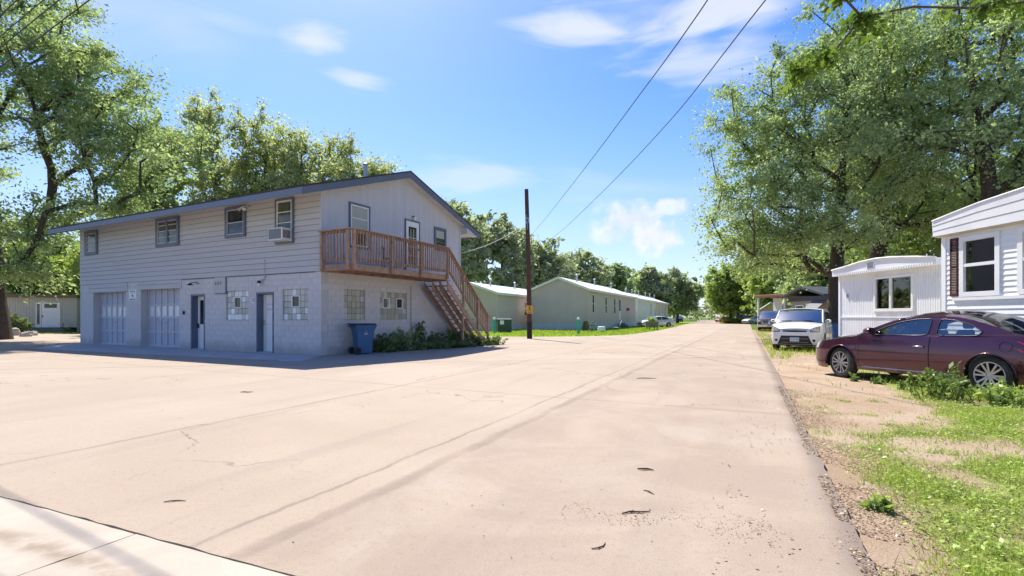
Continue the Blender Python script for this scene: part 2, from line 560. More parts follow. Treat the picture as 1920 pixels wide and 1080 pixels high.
def asphalt_material():
    m, nt, out = new_mat('dusty_asphalt')
    b = nt.nodes.new('ShaderNodeBsdfPrincipled'); b.inputs['Specular IOR Level'].default_value = .25
    tc = nt.nodes.new('ShaderNodeTexCoord'); v = tc.outputs['Object']
    sp = nt.nodes.new('ShaderNodeSeparateXYZ'); lnk(nt, v, sp.inputs[0]); X, Y = sp.outputs[0], sp.outputs[1]
    O = nmath(nt, 'ADD', nmath(nt, 'MULTIPLY', X, ND[0]), nmath(nt, 'MULTIPLY', Y, ND[1]))
    S = nmath(nt, 'ADD', nmath(nt, 'MULTIPLY', X, DD[0]), nmath(nt, 'MULTIPLY', Y, DD[1]))
    wob = nmath(nt, 'MULTIPLY', nmath(nt, 'SUBTRACT', nnoise(nt, v, .8, 4), .5), .22)
    wf = nmath(nt, 'MULTIPLY', nmath(nt, 'SUBTRACT', nnoise(nt, v, 7, 4), .5), .05)
    Ow = nmath(nt, 'ADD', O, nmath(nt, 'ADD', wob, wf))
    Sw = nmath(nt, 'ADD', S, nmath(nt, 'ADD', wob, wf))
    big = nnoise(nt, v, .16, 5, .6, .6); mid = nnoise(nt, v, .75, 6, .62, .8); fine = nnoise(nt, v, 22, 5, .7)
    # stretched tracks along the driving direction
    cb = nt.nodes.new('ShaderNodeCombineXYZ'); lnk(nt, nmath(nt, 'MULTIPLY', O, 1.6), cb.inputs[0]); lnk(nt, nmath(nt, 'MULTIPLY', S, .13), cb.inputs[1])
    trk = nnoise(nt, cb.outputs[0], 1.0, 5, .6, .3)
    base = nmix(nt, nramp(nt, big, .32, .68), (.375, .298, .222), (.445, .36, .275))
    base = nmix(nt, nramp(nt, trk, .48, .72, 0, .35), base, (.29, .235, .19))
    # the older, browner lane along the right edge, with dried pale silt
    lane = nramp(nt, Ow, -2.60, -2.45)
    base = nmix(nt, nmath(nt, 'MULTIPLY', lane, nramp(nt, mid, .36, .62, .08, .5)), base, (.29, .22, .17))
    silt = nmath(nt, 'MULTIPLY', nramp(nt, nnoise(nt, v, .55, 7, .6, 1.2), .52, .66), nramp(nt, S, 10.0, 4.0))
    base = nmix(nt, nmath(nt, 'MULTIPLY', nmath(nt, 'MULTIPLY', silt, lane), .4), base, (.43, .37, .31))
    lane2 = nramp(nt, Ow, -5.9, -6.1)
    base = nmix(nt, nmath(nt, 'MULTIPLY', lane2, .12), base, (.40, .34, .29))

    def seam(coord, at, w, amt, col, cur):
        d = nmath(nt, 'ABSOLUTE', nmath(nt, 'SUBTRACT', coord, at))
        f = nmath(nt, 'MULTIPLY', nramp(nt, d, w, w * .25), nramp(nt, mid, .25, .6, amt * .25, amt))
        return nmix(nt, f, cur, col)
    base = seam(Ow, -6.0, .06, .45, (.16, .115, .09), base)
    base = seam(Ow, -2.86, .035, .5, (.15, .11, .085), base)
    base = seam(Ow, -2.5, .10, .38, (.17, .12, .095), base)
    cr = nmath(nt, 'ADD', nmath(nt, 'MULTIPLY', X, -.2), nmath(nt, 'MULTIPLY', Y, .98))
    base = seam(nmath(nt, 'ADD', cr, wf), 15.35, .045, .75, (.08, .06, .05), base)
    cr2 = nmath(nt, 'ADD', nmath(nt, 'MULTIPLY', X, .46), nmath(nt, 'MULTIPLY', Y, .89))
    base = seam(nmath(nt, 'ADD', cr2, wob), 7.9, .05, .35, (.15, .11, .09), base)
    # darker untrodden strip at the very edge
    base = nmix(nt, nramp(nt, Ow, .40, .60, 0, .6), base, (.14, .11, .095))
    # specks of stone, tar and grit
    vo = nt.nodes.new('ShaderNodeTexVoronoi'); vo.inputs['Scale'].default_value = 38; lnk(nt, v, vo.inputs['Vector'])
    base = nmix(nt, nramp(nt, vo.outputs['Distance'], .10, .04, 0, .5), base, (.14, .11, .09))
    base = nmix(nt, nramp(nt, fine, .50, .74, 0, .32), base, (.19, .145, .115))
    gr = nnoise(nt, v, 95, 4, .75)
    base = nmix(nt, nramp(nt, gr, .30, .52, .42, 0), base, (.15, .115, .09))
    base = nmix(nt, nramp(nt, gr, .58, .75, 0, .35), base, (.56, .47, .37))
    # hairline cracks wandering over the surface
    wv = nt.nodes.new('ShaderNodeVectorMath'); wv.operation = 'ADD'; lnk(nt, v, wv.inputs[0])
    nz = nt.nodes.new('ShaderNodeTexNoise'); nz.inputs['Scale'].default_value = 1.1; nz.inputs['Detail'].default_value = 6; lnk(nt, v, nz.inputs['Vector'])
    sc = nt.nodes.new('ShaderNodeVectorMath'); sc.operation = 'SCALE'; sc.inputs['Scale'].default_value = 1.6; lnk(nt, nz.outputs['Color'], sc.inputs[0]); lnk(nt, sc.outputs[0], wv.inputs[1])
    vc = nt.nodes.new('ShaderNodeTexVoronoi'); vc.feature = 'DISTANCE_TO_EDGE'; vc.inputs['Scale'].default_value = .32; lnk(nt, wv.outputs[0], vc.inputs['Vector'])
    crk = nmath(nt, 'MULTIPLY', nramp(nt, vc.outputs['Distance'], .0065, .001), nramp(nt, nnoise(nt, v, .45, 3), .47, .58, 0, .6))
    base = nmix(nt, crk, base, (.10, .075, .06))
    # old oil drips
    vo2 = nt.nodes.new('ShaderNodeTexVoronoi'); vo2.inputs['Scale'].default_value = .7; lnk(nt, wv.outputs[0], vo2.inputs['Vector'])
    base = nmix(nt, nmath(nt, 'MULTIPLY', nramp(nt, vo2.outputs['Distance'], .16, .03), nramp(nt, nnoise(nt, v, .3, 2), .52, .62, 0, .35)), base, (.16, .125, .10))
    lnk(nt, base, b.inputs['Base Color'])
    b.inputs['Roughness'].default_value = .9
    bp = nt.nodes.new('ShaderNodeBump'); bp.inputs['Strength'].default_value = .45; bp.inputs['Distance'].default_value = .012
    lnk(nt, nmath(nt, 'ADD', nnoise(nt, v, 130, 3, .7), nmath(nt, 'MULTIPLY', mid, 2.0)), bp.inputs['Height']); lnk(nt, bp.outputs[0], b.inputs['Normal'])
    lnk(nt, b.outputs[0], out.inputs['Surface'])
    return m


M_asphalt = asphalt_material()


def concrete_material(name, col, stain=True):
    m, nt, out = new_mat(name)
    b = nt.nodes.new('ShaderNodeBsdfPrincipled'); b.inputs['Specular IOR Level'].default_value = .25; b.inputs['Roughness'].default_value = .85
    tc = nt.nodes.new('ShaderNodeTexCoord'); v = tc.outputs['Object']
    sp = nt.nodes.new('ShaderNodeSeparateXYZ'); lnk(nt, v, sp.inputs[0])
    S = nmath(nt, 'ADD', nmath(nt, 'MULTIPLY', sp.outputs[0], DD[0]), nmath(nt, 'MULTIPLY', sp.outputs[1], DD[1]))
    mid = nnoise(nt, v, 1.3, 6, .6, .5); fine = nnoise(nt, v, 60, 5, .7)
    c = nmix(nt, nramp(nt, mid, .3, .7), mul(col, .86), mul(col, 1.08))
    c = nmix(nt, nramp(nt, fine, .5, .8, 0, .4), c, mul(col, .6))
    if stain:   # silt left by rain water in the gutter line
        d = nmath(nt, 'ABSOLUTE', nmath(nt, 'SUBTRACT', nmath(nt, 'ADD', S, nmath(nt, 'MULTIPLY', mid, .25)), 1.72))
        c = nmix(nt, nmath(nt, 'MULTIPLY', nramp(nt, d, .11, .0), nramp(nt, nnoise(nt, v, 3.5, 6, .7), .3, .6)), c, (.27, .215, .155))
    lnk(nt, c, b.inputs['Base Color'])
    bp = nt.nodes.new('ShaderNodeBump'); bp.inputs['Strength'].default_value = .3; bp.inputs['Distance'].default_value = .006
    lnk(nt, fine, bp.inputs['Height']); lnk(nt, bp.outputs[0], b.inputs['Normal'])
    lnk(nt, b.outputs[0], out.inputs['Surface'])
    return m


M_conc = concrete_material('gutter_concrete', (.45, .385, .31))
M_apron = concrete_material('apron_concrete', (.50, .48, .46), False)

# --- sheets
sheet('ground', [(-1500, -300), (1500, -300), (1500, 2500), (-1500, 2500)], -0.06, M_ground)
right_edge = wobble([rp(.6, 1.95), rp(.62, 6), rp(.66, 14), rp(.62, 30), rp(.5, 60), (44.8, 98), (45.0, 101), (42.6, 106.5), (62.8, 159), (96, 245)], .010, .09, 3)
left_edge = [(88, 248), (56.4, 159), (36, 107), rp(-8.6, 68), rp(-7.9, 50), rp(-8.1, 40), rp(-8.9, 36.5), rp(-10.5, 34.2), rp(-13, 32.6), rp(-15.5, 31.8)]
left_edge = wobble(left_edge, .05, .6, 5)
road_poly = right_edge + left_edge + [(-6, 37.5), (-14, 41), (-28, 42), (-75, 43), (-110, 20)] + wobble([rp(-80, 1.95), rp(.6, 1.95)], .008, .15, 9)[:-1]
sheet('road', road_poly, 0.0, M_asphalt, .055)
# street beyond the gutter, under the camera
sheet('street', [rp(-60, .55), rp(60, .55), rp(60, -14), rp(-60, -14)], -0.012, M_asphalt)
# concrete gutter apron between the two, cast in panels
apron = bpy.data.objects.new('gutter_apron', None); COL.objects.link(apron); tag(apron, kind='structure')
cuts = [-21.3, -17.3, -13.3, -9.3, -6.3, -3.36, -.2, 3.4]
for a, b_ in zip(cuts[:-1], cuts[1:]):
    q = wobble([rp(a + .005, .56), rp(b_ - .005, .56), rp(b_ - .005, 1.944), rp(a + .005, 1.944), rp(a + .005, .56)], .005, .12, int(a * 10))[:-1]
    o = sheet('panel', q, -0.006, M_conc, .05, kind=None); o.parent = apron
# bare verge, driveway and lawns
sheet('verge', wobble([rp(.5, -4), rp(.5, 62)], .02, 1, 2) + [rp(26, 62), rp(26, -4)], -0.049, M_verge)
DRIVE = [gpt(*p) for p in ((1452, 690), (1490, 662), (1535, 664), (1570, 690), (1640, 706), (1700, 733), (1795, 765), (1800, 790), (1650, 806), (1600, 838), (1560, 832), (1500, 762))]
BARE = [gpt(*p) for p in ((1690, 846), (1790, 822), (1880, 812), (1912, 846), (1800, 868), (1740, 872))]
LAWN_L = [(-15, 33), (-1.1, 35.6)] + [rp(-13, 32.8), rp(-10.5, 34.4), rp(-8.9, 36.7), rp(-8.15, 40), rp(-7.95, 50), rp(-8.65, 68), (35.9, 107), (56.2, 159), (30, 165), (-30, 60)]
sheet('lawn', LAWN_L, -0.03, M_lawn)

# --- grass: cut blades and small broad leaves
M_blade = leaf_mat('grass_blades', (.22, .31, .045), (.50, .62, .13), .45)


def blades(name, xs, ys, z, h0, h1, w, seed, lean=.5, mat=None, tone_bias=None, hs=1.0):
    r = np.random.default_rng(seed); n = len(xs)
    h = r.uniform(h0, h1, n) * hs; a = r.uniform(0, 6.283, n); ww = w * r.uniform(.6, 1.3, n)
    la = r.uniform(0, 6.283, n); ll = h * r.uniform(0, lean, n)
    P = np.zeros((n, 3, 3))
    P[:, 0] = np.stack([xs - np.cos(a) * ww, ys - np.sin(a) * ww, np.full(n, z)], 1)
    P[:, 1] = np.stack([xs + np.cos(a) * ww, ys + np.sin(a) * ww, np.full(n, z)], 1)
    P[:, 2] = np.stack([xs + np.cos(la) * ll, ys + np.sin(la) * ll, z + h], 1)
    t = r.uniform(0, 1, n)
    if tone_bias is not None: t = np.clip(t * .6 + tone_bias * .4, 0, 1)
    me = np_mesh(name, P.reshape(-1, 3), np.arange(n * 3).reshape(-1, 3), np.repeat(t, 3), True)
    o = link_mesh(name, me, mat or M_blade)
    return tag(o, kind='stuff')


def flat_leaves(name, xs, ys, z0, z1, size, seed, mat, tilt=.6):
    r = np.random.default_rng(seed); n = len(xs)
    a = r.uniform(0, 6.283, n); s = size * r.uniform(.6, 1.4, n)
    d1 = np.stack([np.cos(a), np.sin(a), r.uniform(-tilt, tilt, n)], 1) * s[:, None]
    d2 = np.stack([-np.sin(a), np.cos(a), r.uniform(-tilt, tilt, n)], 1) * (s * .7)[:, None]
    c = np.stack([xs, ys, r.uniform(z0, z1, n)], 1)
    P = np.stack([c - d1, c - d2 * .8 + d1 * .1, c + d1, c + d2 * .8 + d1 * .1], 1)
    me = np_mesh(name, P.reshape(-1, 3), np.arange(n * 4).reshape(-1, 4), np.repeat(r.uniform(0, 1, n), 4))
    o = link_mesh(name, me, mat)
    return tag(o, kind='stuff')


def lawn_density(x, y):
    """how thickly grass grows on the right verge"""
    o = x * ND[0] + y * ND[1]
    s = x * DD[0] + y * DD[1]
    nz = vnoise(x, y, 2.2, 11)
    nz2 = vnoise(x, y, 7.0, 12)
    d = np.clip((o - .72 - .25 * nz) / .55, 0, 1)                       # litter strip along the asphalt
    for poly, soft in ((DRIVE, .25), (BARE, .22)):
        cx = np.mean([p[0] for p in poly]); cy = np.mean([p[1] for p in poly])
        jr = np.random.default_rng(len(x)); ins = inside(poly, x + nz * soft * .5 + jr.normal(0, .16, len(x)), y + nz * soft + jr.normal(0, .16, len(x)))
        d = np.where(ins, d * np.where(nz2 > .62, .3, .012), d)
    d = d * np.clip(.52 + .55 * nz + .35 * nz2, .05, 1)
    return d


def scatter_right(n, ymin, ymax, seed, power=1.0):
    r = np.random.default_rng(seed)
    y = ymin + (ymax - ymin) * r.uniform(0, 1, n) ** power
    x = r.uniform(1.2, 1.05 * ymax + 2.6, n)
    keep = (x < y * 1.04 + 2.6) & (x * ND[0] + y * ND[1] > .58)
    x, y = x[keep], y[keep]
    d = lawn_density(x, y)
    k = r.uniform(0, 1, len(x)) < d
    return x[k], y[k]


# trodden soil of the near verge, matted with thatch where the lawn has taken
NX, NY = 110, 120
vx, vy = np.meshgrid(np.linspace(1.0, 13, NX), np.linspace(1.2, 15.5, NY), indexing='ij')
dn = lawn_density(vx.ravel(), vy.ravel()).reshape(NX, NY)
for _ in range(2): dn[1:-1, 1:-1] = (dn[1:-1, 1:-1] + dn[:-2, 1:-1] + dn[2:, 1:-1] + dn[1:-1, :-2] + dn[1:-1, 2:]) / 5
iz = np.arange(NX * NY).reshape(NX, NY)
qs = np.stack([iz[:-1, :-1].ravel(), iz[1:, :-1].ravel(), iz[1:, 1:].ravel(), iz[:-1, 1:].ravel()], 1)
oo = vx * ND[0] + vy * ND[1]
zh = -.044 + .006 * vnoise(vx, vy, 3.0, 71) * np.clip((oo - .6) * 4, 0, 1)
qk = np.min(oo.ravel()[qs], 1) > .50
def thatch_material():
    m, nt, out = new_mat('thatched_soil')
    b = nt.nodes.new('ShaderNodeBsdfPrincipled'); b.inputs['Roughness'].default_value = .95; b.inputs['Specular IOR Level'].default_value = .1
    tc = nt.nodes.new('ShaderNodeTexCoord'); v = tc.outputs['Object']
    at = nt.nodes.new('ShaderNodeAttribute'); at.attribute_name = 'tone'
    mid = nnoise(nt, v, 2.2, 6, .65); fine = nnoise(nt, v, 70, 5, .75); big = nnoise(nt, v, .8, 4)
    s = nmix(nt, nramp(nt, big, .35, .65), (.41, .295, .20), (.50, .39, .285))
    s = nmix(nt, nramp(nt, fine, .36, .6, .55, 0), s, (.22, .145, .09))
    s = nmix(nt, nramp(nt, fine, .62, .78, 0, .5), s, (.62, .52, .41))
    g = nmix(nt, nramp(nt, fine, .3, .7), (.14, .17, .04), (.36, .42, .11))
    f = nmath(nt, 'ADD', nmath(nt, 'MULTIPLY', at.outputs['Fac'], 1.2), nmath(nt, 'MULTIPLY', nmath(nt, 'SUBTRACT', mid, .5), .9))
    lnk(nt, nmix(nt, nramp(nt, f, .18, .55, 0, .9), s, g), b.inputs['Base Color'])
    bp = nt.nodes.new('ShaderNodeBump'); bp.inputs['Strength'].default_value = .8; bp.inputs['Distance'].default_value = .02
    lnk(nt, nmath(nt, 'ADD', fine, mid), bp.inputs['Height']); lnk(nt, bp.outputs[0], b.inputs['Normal'])
    lnk(nt, b.outputs[0], out.inputs['Surface'])
    return m
vg = link_mesh('verge_soil', np_mesh('verge_soil', np.stack([vx.ravel(), vy.ravel(), zh.ravel()], 1), qs[qk], dn.ravel()), thatch_material()); tag(vg, kind='structure')
gx, gy = scatter_right(800000, 2.3, 9.5, 1, 1.15)
hgt = np.clip(.75 + .55 * vnoise(gx, gy, 3.4, 15) + .35 * vnoise(gx, gy, 11, 16), .35, 1.9)
blades('grass', gx, gy, -.045, .018, .062, .0035, 2, .9, hs=hgt, tone_bias=np.clip(.5 + .5 * vnoise(gx, gy, 1.6, 5), 0, 1))
k = np.random.default_rng(91).uniform(0, 1, len(gx)) < .2
blades('dry_grass', gx[k] + .01, gy[k], -.045, .02, .075, .003, 92, 1.2, leaf_mat('straw_blades', (.30, .24, .11), (.58, .50, .28), .3, (1, 1, .9)))
M_clover = leaf_mat('clover_leaves', (.22, .31, .05), (.47, .60, .15), .4)
gx, gy = scatter_right(135000, 2.3, 9.0, 3, 1.2)
flat_leaves('clover', gx, gy, -.03, .03, .014, 4, M_clover)
gx, gy = scatter_right(160000, 9.0, 34, 5, 1.3)
blades('grass', gx, gy, -.045, .04, .13, .009, 6, .7)
# left lawn in front of the green home
lx = rng.uniform(-14, 62, 200000); ly = rng.uniform(33, 110, 200000)
k = inside(LAWN_L, lx, ly) & (rng.uniform(0, 1, 200000) < np.clip(60 / ly, 0, 1))
M_far_blade = leaf_mat('far_grass_blades', (.21, .29, .025), (.42, .51, .09), .45)
blades('grass', lx[k], ly[k], -.03, .06, .16, .03, 8, .6, M_far_blade)
# leaf litter and chips along the asphalt edge
M_litter = leaf_mat('dry_leaf_litter', (.22, .145, .085), (.50, .39, .27), .15, (1, .9, .7))
n = 9500
s_ = rng.uniform(2.0, 11, n); o_ = .62 + np.abs(rng.normal(0, .30, n)) - .1
o_ = np.where(rng.uniform(0, 1, n) < .05, rng.uniform(-.2, .6, n), o_)
x_ = o_ * ND[0] + s_ * DD[0]; y_ = o_ * ND[1] + s_ * DD[1]
k = vnoise(x_, y_, 3.0, 21) > -.3
x_, y_ = x_[k], y_[k]
zz = np.where(x_ * ND[0] + y_ * ND[1] > .6, -.035, .008)
lit = flat_leaves('leaf_litter', x_, y_, 0, .012, .011, 9, M_litter, .5)
lv = np.empty(len(lit.data.vertices) * 3, np.float32); lit.data.vertices.foreach_get('co', lv); lv = lv.reshape(-1, 3)
lv[:, 2] += np.repeat(zz, 4); lit.data.vertices.foreach_set('co', lv.ravel())
# drift of seeds and chaff washed across the asphalt
n = 1100
s_ = rng.normal(3.55, .16, n); o_ = rng.uniform(-1.15, .6, n)
s_ = s_ + .14 * np.sin(o_ * 4) + .12 * o_
x_ = o_ * ND[0] + s_ * DD[0]; y_ = o_ * ND[1] + s_ * DD[1]
k = vnoise(x_, y_, 5.0, 31) > .15
flat_leaves('chaff_drift', x_[k], y_[k], .004, .010, .006, 10, M_litter, .25)
n = 520
s_ = rng.uniform(2.2, 16, n); o_ = rng.uniform(-12, .6, n)
flat_leaves('scattered_grit', o_ * ND[0] + s_ * DD[0], o_ * ND[1] + s_ * DD[1], .004, .010, .008, 12,
            leaf_mat('dark_grit', (.05, .035, .025), (.28, .2, .14), .1, (1, .9, .8)), .3)
# twigs lying on the asphalt
M_twig = pmat('twig_bark', (.09, .06, .045), .9, .3, 20)
for (px, py, ln, ang, rad, lab) in (
        (1192, 962, .20, .25, .006, 'dark forked twig lying on the asphalt near the chaff drift'),
        (1210, 881, .13, -.1, .008, 'short thick stub of bark lying farther up the asphalt'),
        (1218, 923, .10, -.7, .004, 'thin slanting twig between bark stub and forked twig'),
        (1212, 710, .42, .05, .008, 'long straight twig lying across the middle of the road'),
        (1125, 1026, .12, .5, .004, 'small twig nearest the bottom edge left of the silt'),
        (328, 941, .14, .2, .004, 'slim twig on the asphalt above the concrete gutter'),
        (462, 736, .2, .05, .008, 'brown stick on the pale asphalt before the building apron')):
    x, y = gpt(px, py)
    t = random.Random(px)
    pth = [(-ln / 2, 0, rad), (-ln * .2, t.uniform(-.02, .02), rad * 1.6), (ln * .15, t.uniform(-.02, .02), rad * 1.2), (ln / 2, t.uniform(-.03, .03), rad)]
    mb = MB(); mb.tube(pth, [rad * .7, rad, rad, rad * .5], 6)
    mb.tube([pth[1], (pth[1][0] + ln * .22, pth[1][1] + ln * .13, rad)], [rad * .7, rad * .35], 5)
    o = mb.build('twig', M_twig); o.location = (x, y, .001); o.rotation_euler = (0, 0, ang)
    tag(o, lab, 'twig', 'twigs on the asphalt')
# ------------------------------------------------------------------ grey two-storey garage building
PAINT = (0.61, 0.59, 0.575)
M_block = pmat('painted_block', PAINT, .75, .05, 1.5, .5, 40, rand=.03, splash=True)
M_mortar = pmat('painted_mortar', mul(PAINT, .86), .8, .06, 2, .3, 30)
M_siding = pmat('painted_lap_siding', (.51, .50, .495), .6, .05, .8, .15, 25, rand=.02, stretch=(1, .25, 3), dirt=(.30, .28, .26), dirt_amt=.3)
M_gsiding = pmat('painted_grooved_siding', (0.555, 0.555, 0.575), .6, .05, 1.2, .15, 25, stretch=(3, 3, .3))
M_trim = pmat('slate_blue_trim', (.125, .155, .215), .5, .08, 2, .1, 20)
M_fascia = pmat('blue_fascia_paint', (.155, .19, .255), .5, .07, 1.5, .1, 20)
M_rake = pmat('slate_rake_paint', (.12, .145, .19), .5, .07, 1.5, .1, 20)
M_soffit = pmat('painted_soffit', (.50, .51, .54), .7, .06, 1.5)
M_shingle = pmat('asphalt_shingles', (.055, .05, .05), .95, .3, 8, .8, 60)
M_white = pmat('white_paint', (.80, .80, .78), .5, .05, 2, .08, 15)
M_cream = pmat('cream_window_frame', (.70, .66, .55), .5, .06, 3)
M_gdoor = pmat('grey_garage_door', (.50, .515, .56), .55, .05, 1.5, .1, 15, dirt=(.28, .25, .22), dirt_amt=.3)
M_gpanel = pmat('grey_garage_panel', (.47, .485, .54), .55, .05, 2, .1, 15, rand=.03)
M_frost = pmat('frosted_pane', (.78, .78, .76), .25, .06, 4, spec=.5)
M_dkpane = dark_glass('dark_pane')
M_greenpane = dark_glass('greenish_pane', (.07, .075, .055), .08)
M_blind = pmat('window_blind', (.42, .44, .38), .7, .06, 3)
M_black = pmat('black_metal', (.02, .02, .022), .5, .2, 8)
M_steel = pmat('galvanised_steel', (.38, .39, .40), .4, .12, 6, metal=.7)
M_gb_a = pmat('glass_block_grey', (.46, .47, .42), .18, .12, 9, .25, 14, spec=.6, rand=.22)
M_gb_b = pmat('glass_block_white', (.78, .82, .84), .18, .08, 9, .25, 14, spec=.6, rand=.12)
M_gb_c = pmat('glass_block_amber', (.42, .39, .30), .18, .12, 9, .25, 14, spec=.6, rand=.22)
M_gb_m = pmat('glass_block_mortar', (.24, .24, .22), .9, .1, 6)
M_ink = pmat('dark_lettering', (.05, .05, .06), .6, .05, 5)

BX, BY = 8.4, 16.55
house = empty('garage_building', (-6.46, 17.69, 0), math.atan2(.8819, .4714),
              'grey two-storey block garage building with apartment above and blue fascia', 'building')


def WL(a, n, z): return (-n, a, z)      # long wall facing the lot
def WG(a, n, z): return (a, -n, z)      # gable wall facing the road


def roof_under(x): return 5.66 + .33 * (x if x < BX / 2 else BX - x)


def cut(rects, ops):
    out = rects
    for (b0, b1, c0, c1) in ops:
        nxt = []
        for (a0, a1, z0, z1) in out:
            if a1 <= b0 or a0 >= b1 or z1 <= c0 or z0 >= c1: nxt.append((a0, a1, z0, z1)); continue
            if a0 < b0: nxt.append((a0, b0, z0, z1))
            if a1 > b1: nxt.append((b1, a1, z0, z1))
            m0, m1 = max(a0, b0), min(a1, b1)
            if z0 < c0: nxt.append((m0, m1, z0, c0))
            if z1 > c1: nxt.append((m0, m1, c1, z1))
        out = nxt
    return out


OP_L = [(12.38, 15.29, -.1, 2.52), (8.22, 11.16, -.1, 2.58), (6.51, 7.44, -.1, 2.22), (3.84, 5.15, 1.2, 2.30), (2.41, 3.36, -.1, 2.21), (.65, 1.93, 1.21, 2.29)]
LINT = [(12.22, 15.75, 2.46, 2.87), (8.07, 11.41, 2.5, 2.87)]
OP_G = [(1.03, 2.08, 1.22, 2.30), (2.89, 4.48, 1.22, 2.29)]
BTOP = 2.86
CH = BTOP / 14
block_cells = []
for W, length, ops, st in ((WL, BY, OP_L + LINT, 0.0), (WG, BX, OP_G, .2)):
    backing = MB(W)
    a_s = sorted({0.34 if W is WG else 0.0, length} | {v for o in ops[:6] for v in (o[0], o[1])})
    solid = [(p, q, 0.0, BTOP) for p, q in zip(a_s[:-1], a_s[1:])]
    for (a0, a1, z0, z1) in cut(solid, [o for o in ops if o not in LINT]): backing.box(a0, a1, -.33, -.012, z0, z1)
    part = backing.build('long_block_wall' if W is WL else 'gable_block_wall', M_mortar, house)
    for c in range(14):
        a = -.2 if (c + (W is WG)) % 2 else 0.0
        if W is WG: a += .055
        row = []
        while a < length:
            lo = max(a, .055 if W is WG else 0.0); hi = min(a + .4, length)
            if hi - lo > .03: row.append((lo + .004, hi - .004, c * CH + (.0 if c == 0 else .004), (c + 1) * CH - .004))
            a += .4
        for r_ in cut(row, [(o[0] - .004, o[1] + .004, o[2], o[3] + .004) for o in ops]):
            if r_[1] - r_[0] < .03 or r_[3] - r_[2] < .03: continue
            ctr = W((r_[0] + r_[1]) / 2, 0, 0)
            wx = -6.46 + ctr[0] * .4714 - ctr[1] * .8819; wy = 17.69 + ctr[0] * .8819 + ctr[1] * .4714
            area = (r_[1] - r_[0]) * (r_[3] - r_[2]) / wy ** 2 * ((abs(wx * .4714 + wy * .8819) if W is WL else abs(wx * .8819 - wy * .4714)) / wy)
            block_cells.append((area, W, part, r_))
block_cells.sort(key=lambda t: -t[0])
unit = MB().box(-.5, .5, -.5, .5, -.5, .5).mesh('block')
unit.materials.append(M_block)
jit = random.Random(4)
rest = {}
for i, (_, W, part, (a0, a1, z0, z1)) in enumerate(block_cells):
    pr = jit.uniform(-.002, .002)
    if i < 300:
        o = bpy.data.objects.new('block', unit); COL.objects.link(o); o.parent = part
        p, q = W(a0, -.05, z0), W(a1, pr, z1)
        o.location = [(p[k] + q[k]) / 2 for k in range(3)]; o.scale = [abs(q[k] - p[k]) for k in range(3)]
    else:
        rest.setdefault(id(part), (part, MB(W)))[1].box(a0, a1, -.05, pr, z0, z1)
for part, mb in rest.values(): tag(mb.build('block_courses', M_block, part), kind='stuff')

# lap siding of the long wall
wall_up = MB().box(.03, .33, 0.03, BY, BTOP + .002, 5.66).build('upper_wall', M_trim, house)  # dark slate behind the boards paints shadow lines into their gaps


def lap(a0, a1, z0, z1, parent):
    """one board, its foot standing proud of the board below with a dark gap under it"""
    mb = MB()
    mb.hexa([(-.030, a0, z0 + .011), (-.030, a1, z0 + .011), (.029, a1, z0 + .011), (.029, a0, z0 + .011)], [(-.012, a0, z1), (-.012, a1, z1), (.029, a1, z1), (.029, a0, z1)])
    return mb.build('siding_board', M_siding, parent)


nb = 14; bh = (5.655 - BTOP) / nb
for i in range(nb): lap(-.012, BY, BTOP + i * bh, BTOP + (i + 1) * bh, wall_up)
for (a0, a1, z0, z1) in LINT:
    zm = z0 + .2
    lap(a0, a1, z0, zm, wall_up); lap(a0, a1, zm, BTOP, wall_up)
# thin ledge strips where the siding stops above the blocks
led = MB(WL)
led.box(5.92, 8.03, -.01, .035, BTOP - .03, BTOP - .002); led.box(.3, 5.15, -.01, .03, BTOP - .026, BTOP - .002)
led.build('siding_ledge', M_trim, house)

# grooved sheet siding of the gable wall
gs = MB()
x = -.0
while x < BX - .001:
    x1 = min(x + .102, BX)
    gs.hexa([(x, -.012, BTOP + .03), (x1 - .012, -.012, BTOP + .03), (x1 - .012, .1, BTOP + .03), (x, .1, BTOP + .03)],
            [(x, -.012, roof_under(x)), (x1 - .012, -.012, roof_under(x1 - .012)), (x1 - .012, .1, roof_under(x1 - .012)), (x, .1, roof_under(x))])
    x = x1
gs.build('gable_siding', M_gsiding, house)
MB().prism([(0.02, BTOP), (BX, BTOP), (BX, 5.66), (BX / 2, roof_under(BX / 2)), (.02, 5.66)], -.004, .028, 1).build('gable_backing', M_gsiding, house)
MB().prism([(.34, 0), (BX, 0), (BX, 5.66), (BX / 2, roof_under(BX / 2)), (.34, 5.66)], BY - .2, BY, 1).build('rear_gable_wall', M_siding, house)
MB().box(BX - .2, BX - .005, .34, BY - .2, 0, 5.66).build('rear_wall', M_siding, house)
MB().box(.34, BX - .2, .34, BY - .2, -.02, .02).build('floor_slab', M_apron, house)
MB().box(.34, BX - .2, .34, BY - .2, 2.9, 3.1).build('upper_floor', M_soffit, house)
cb = MB(); cb.box(-.03, .006, -.035, -.013, BTOP + .02, 5.64)
cb.box(BX - .06, BX + .02, -.035, -.013, BTOP + .02, 5.64)
cb.build('corner_board', M_gsiding, house)

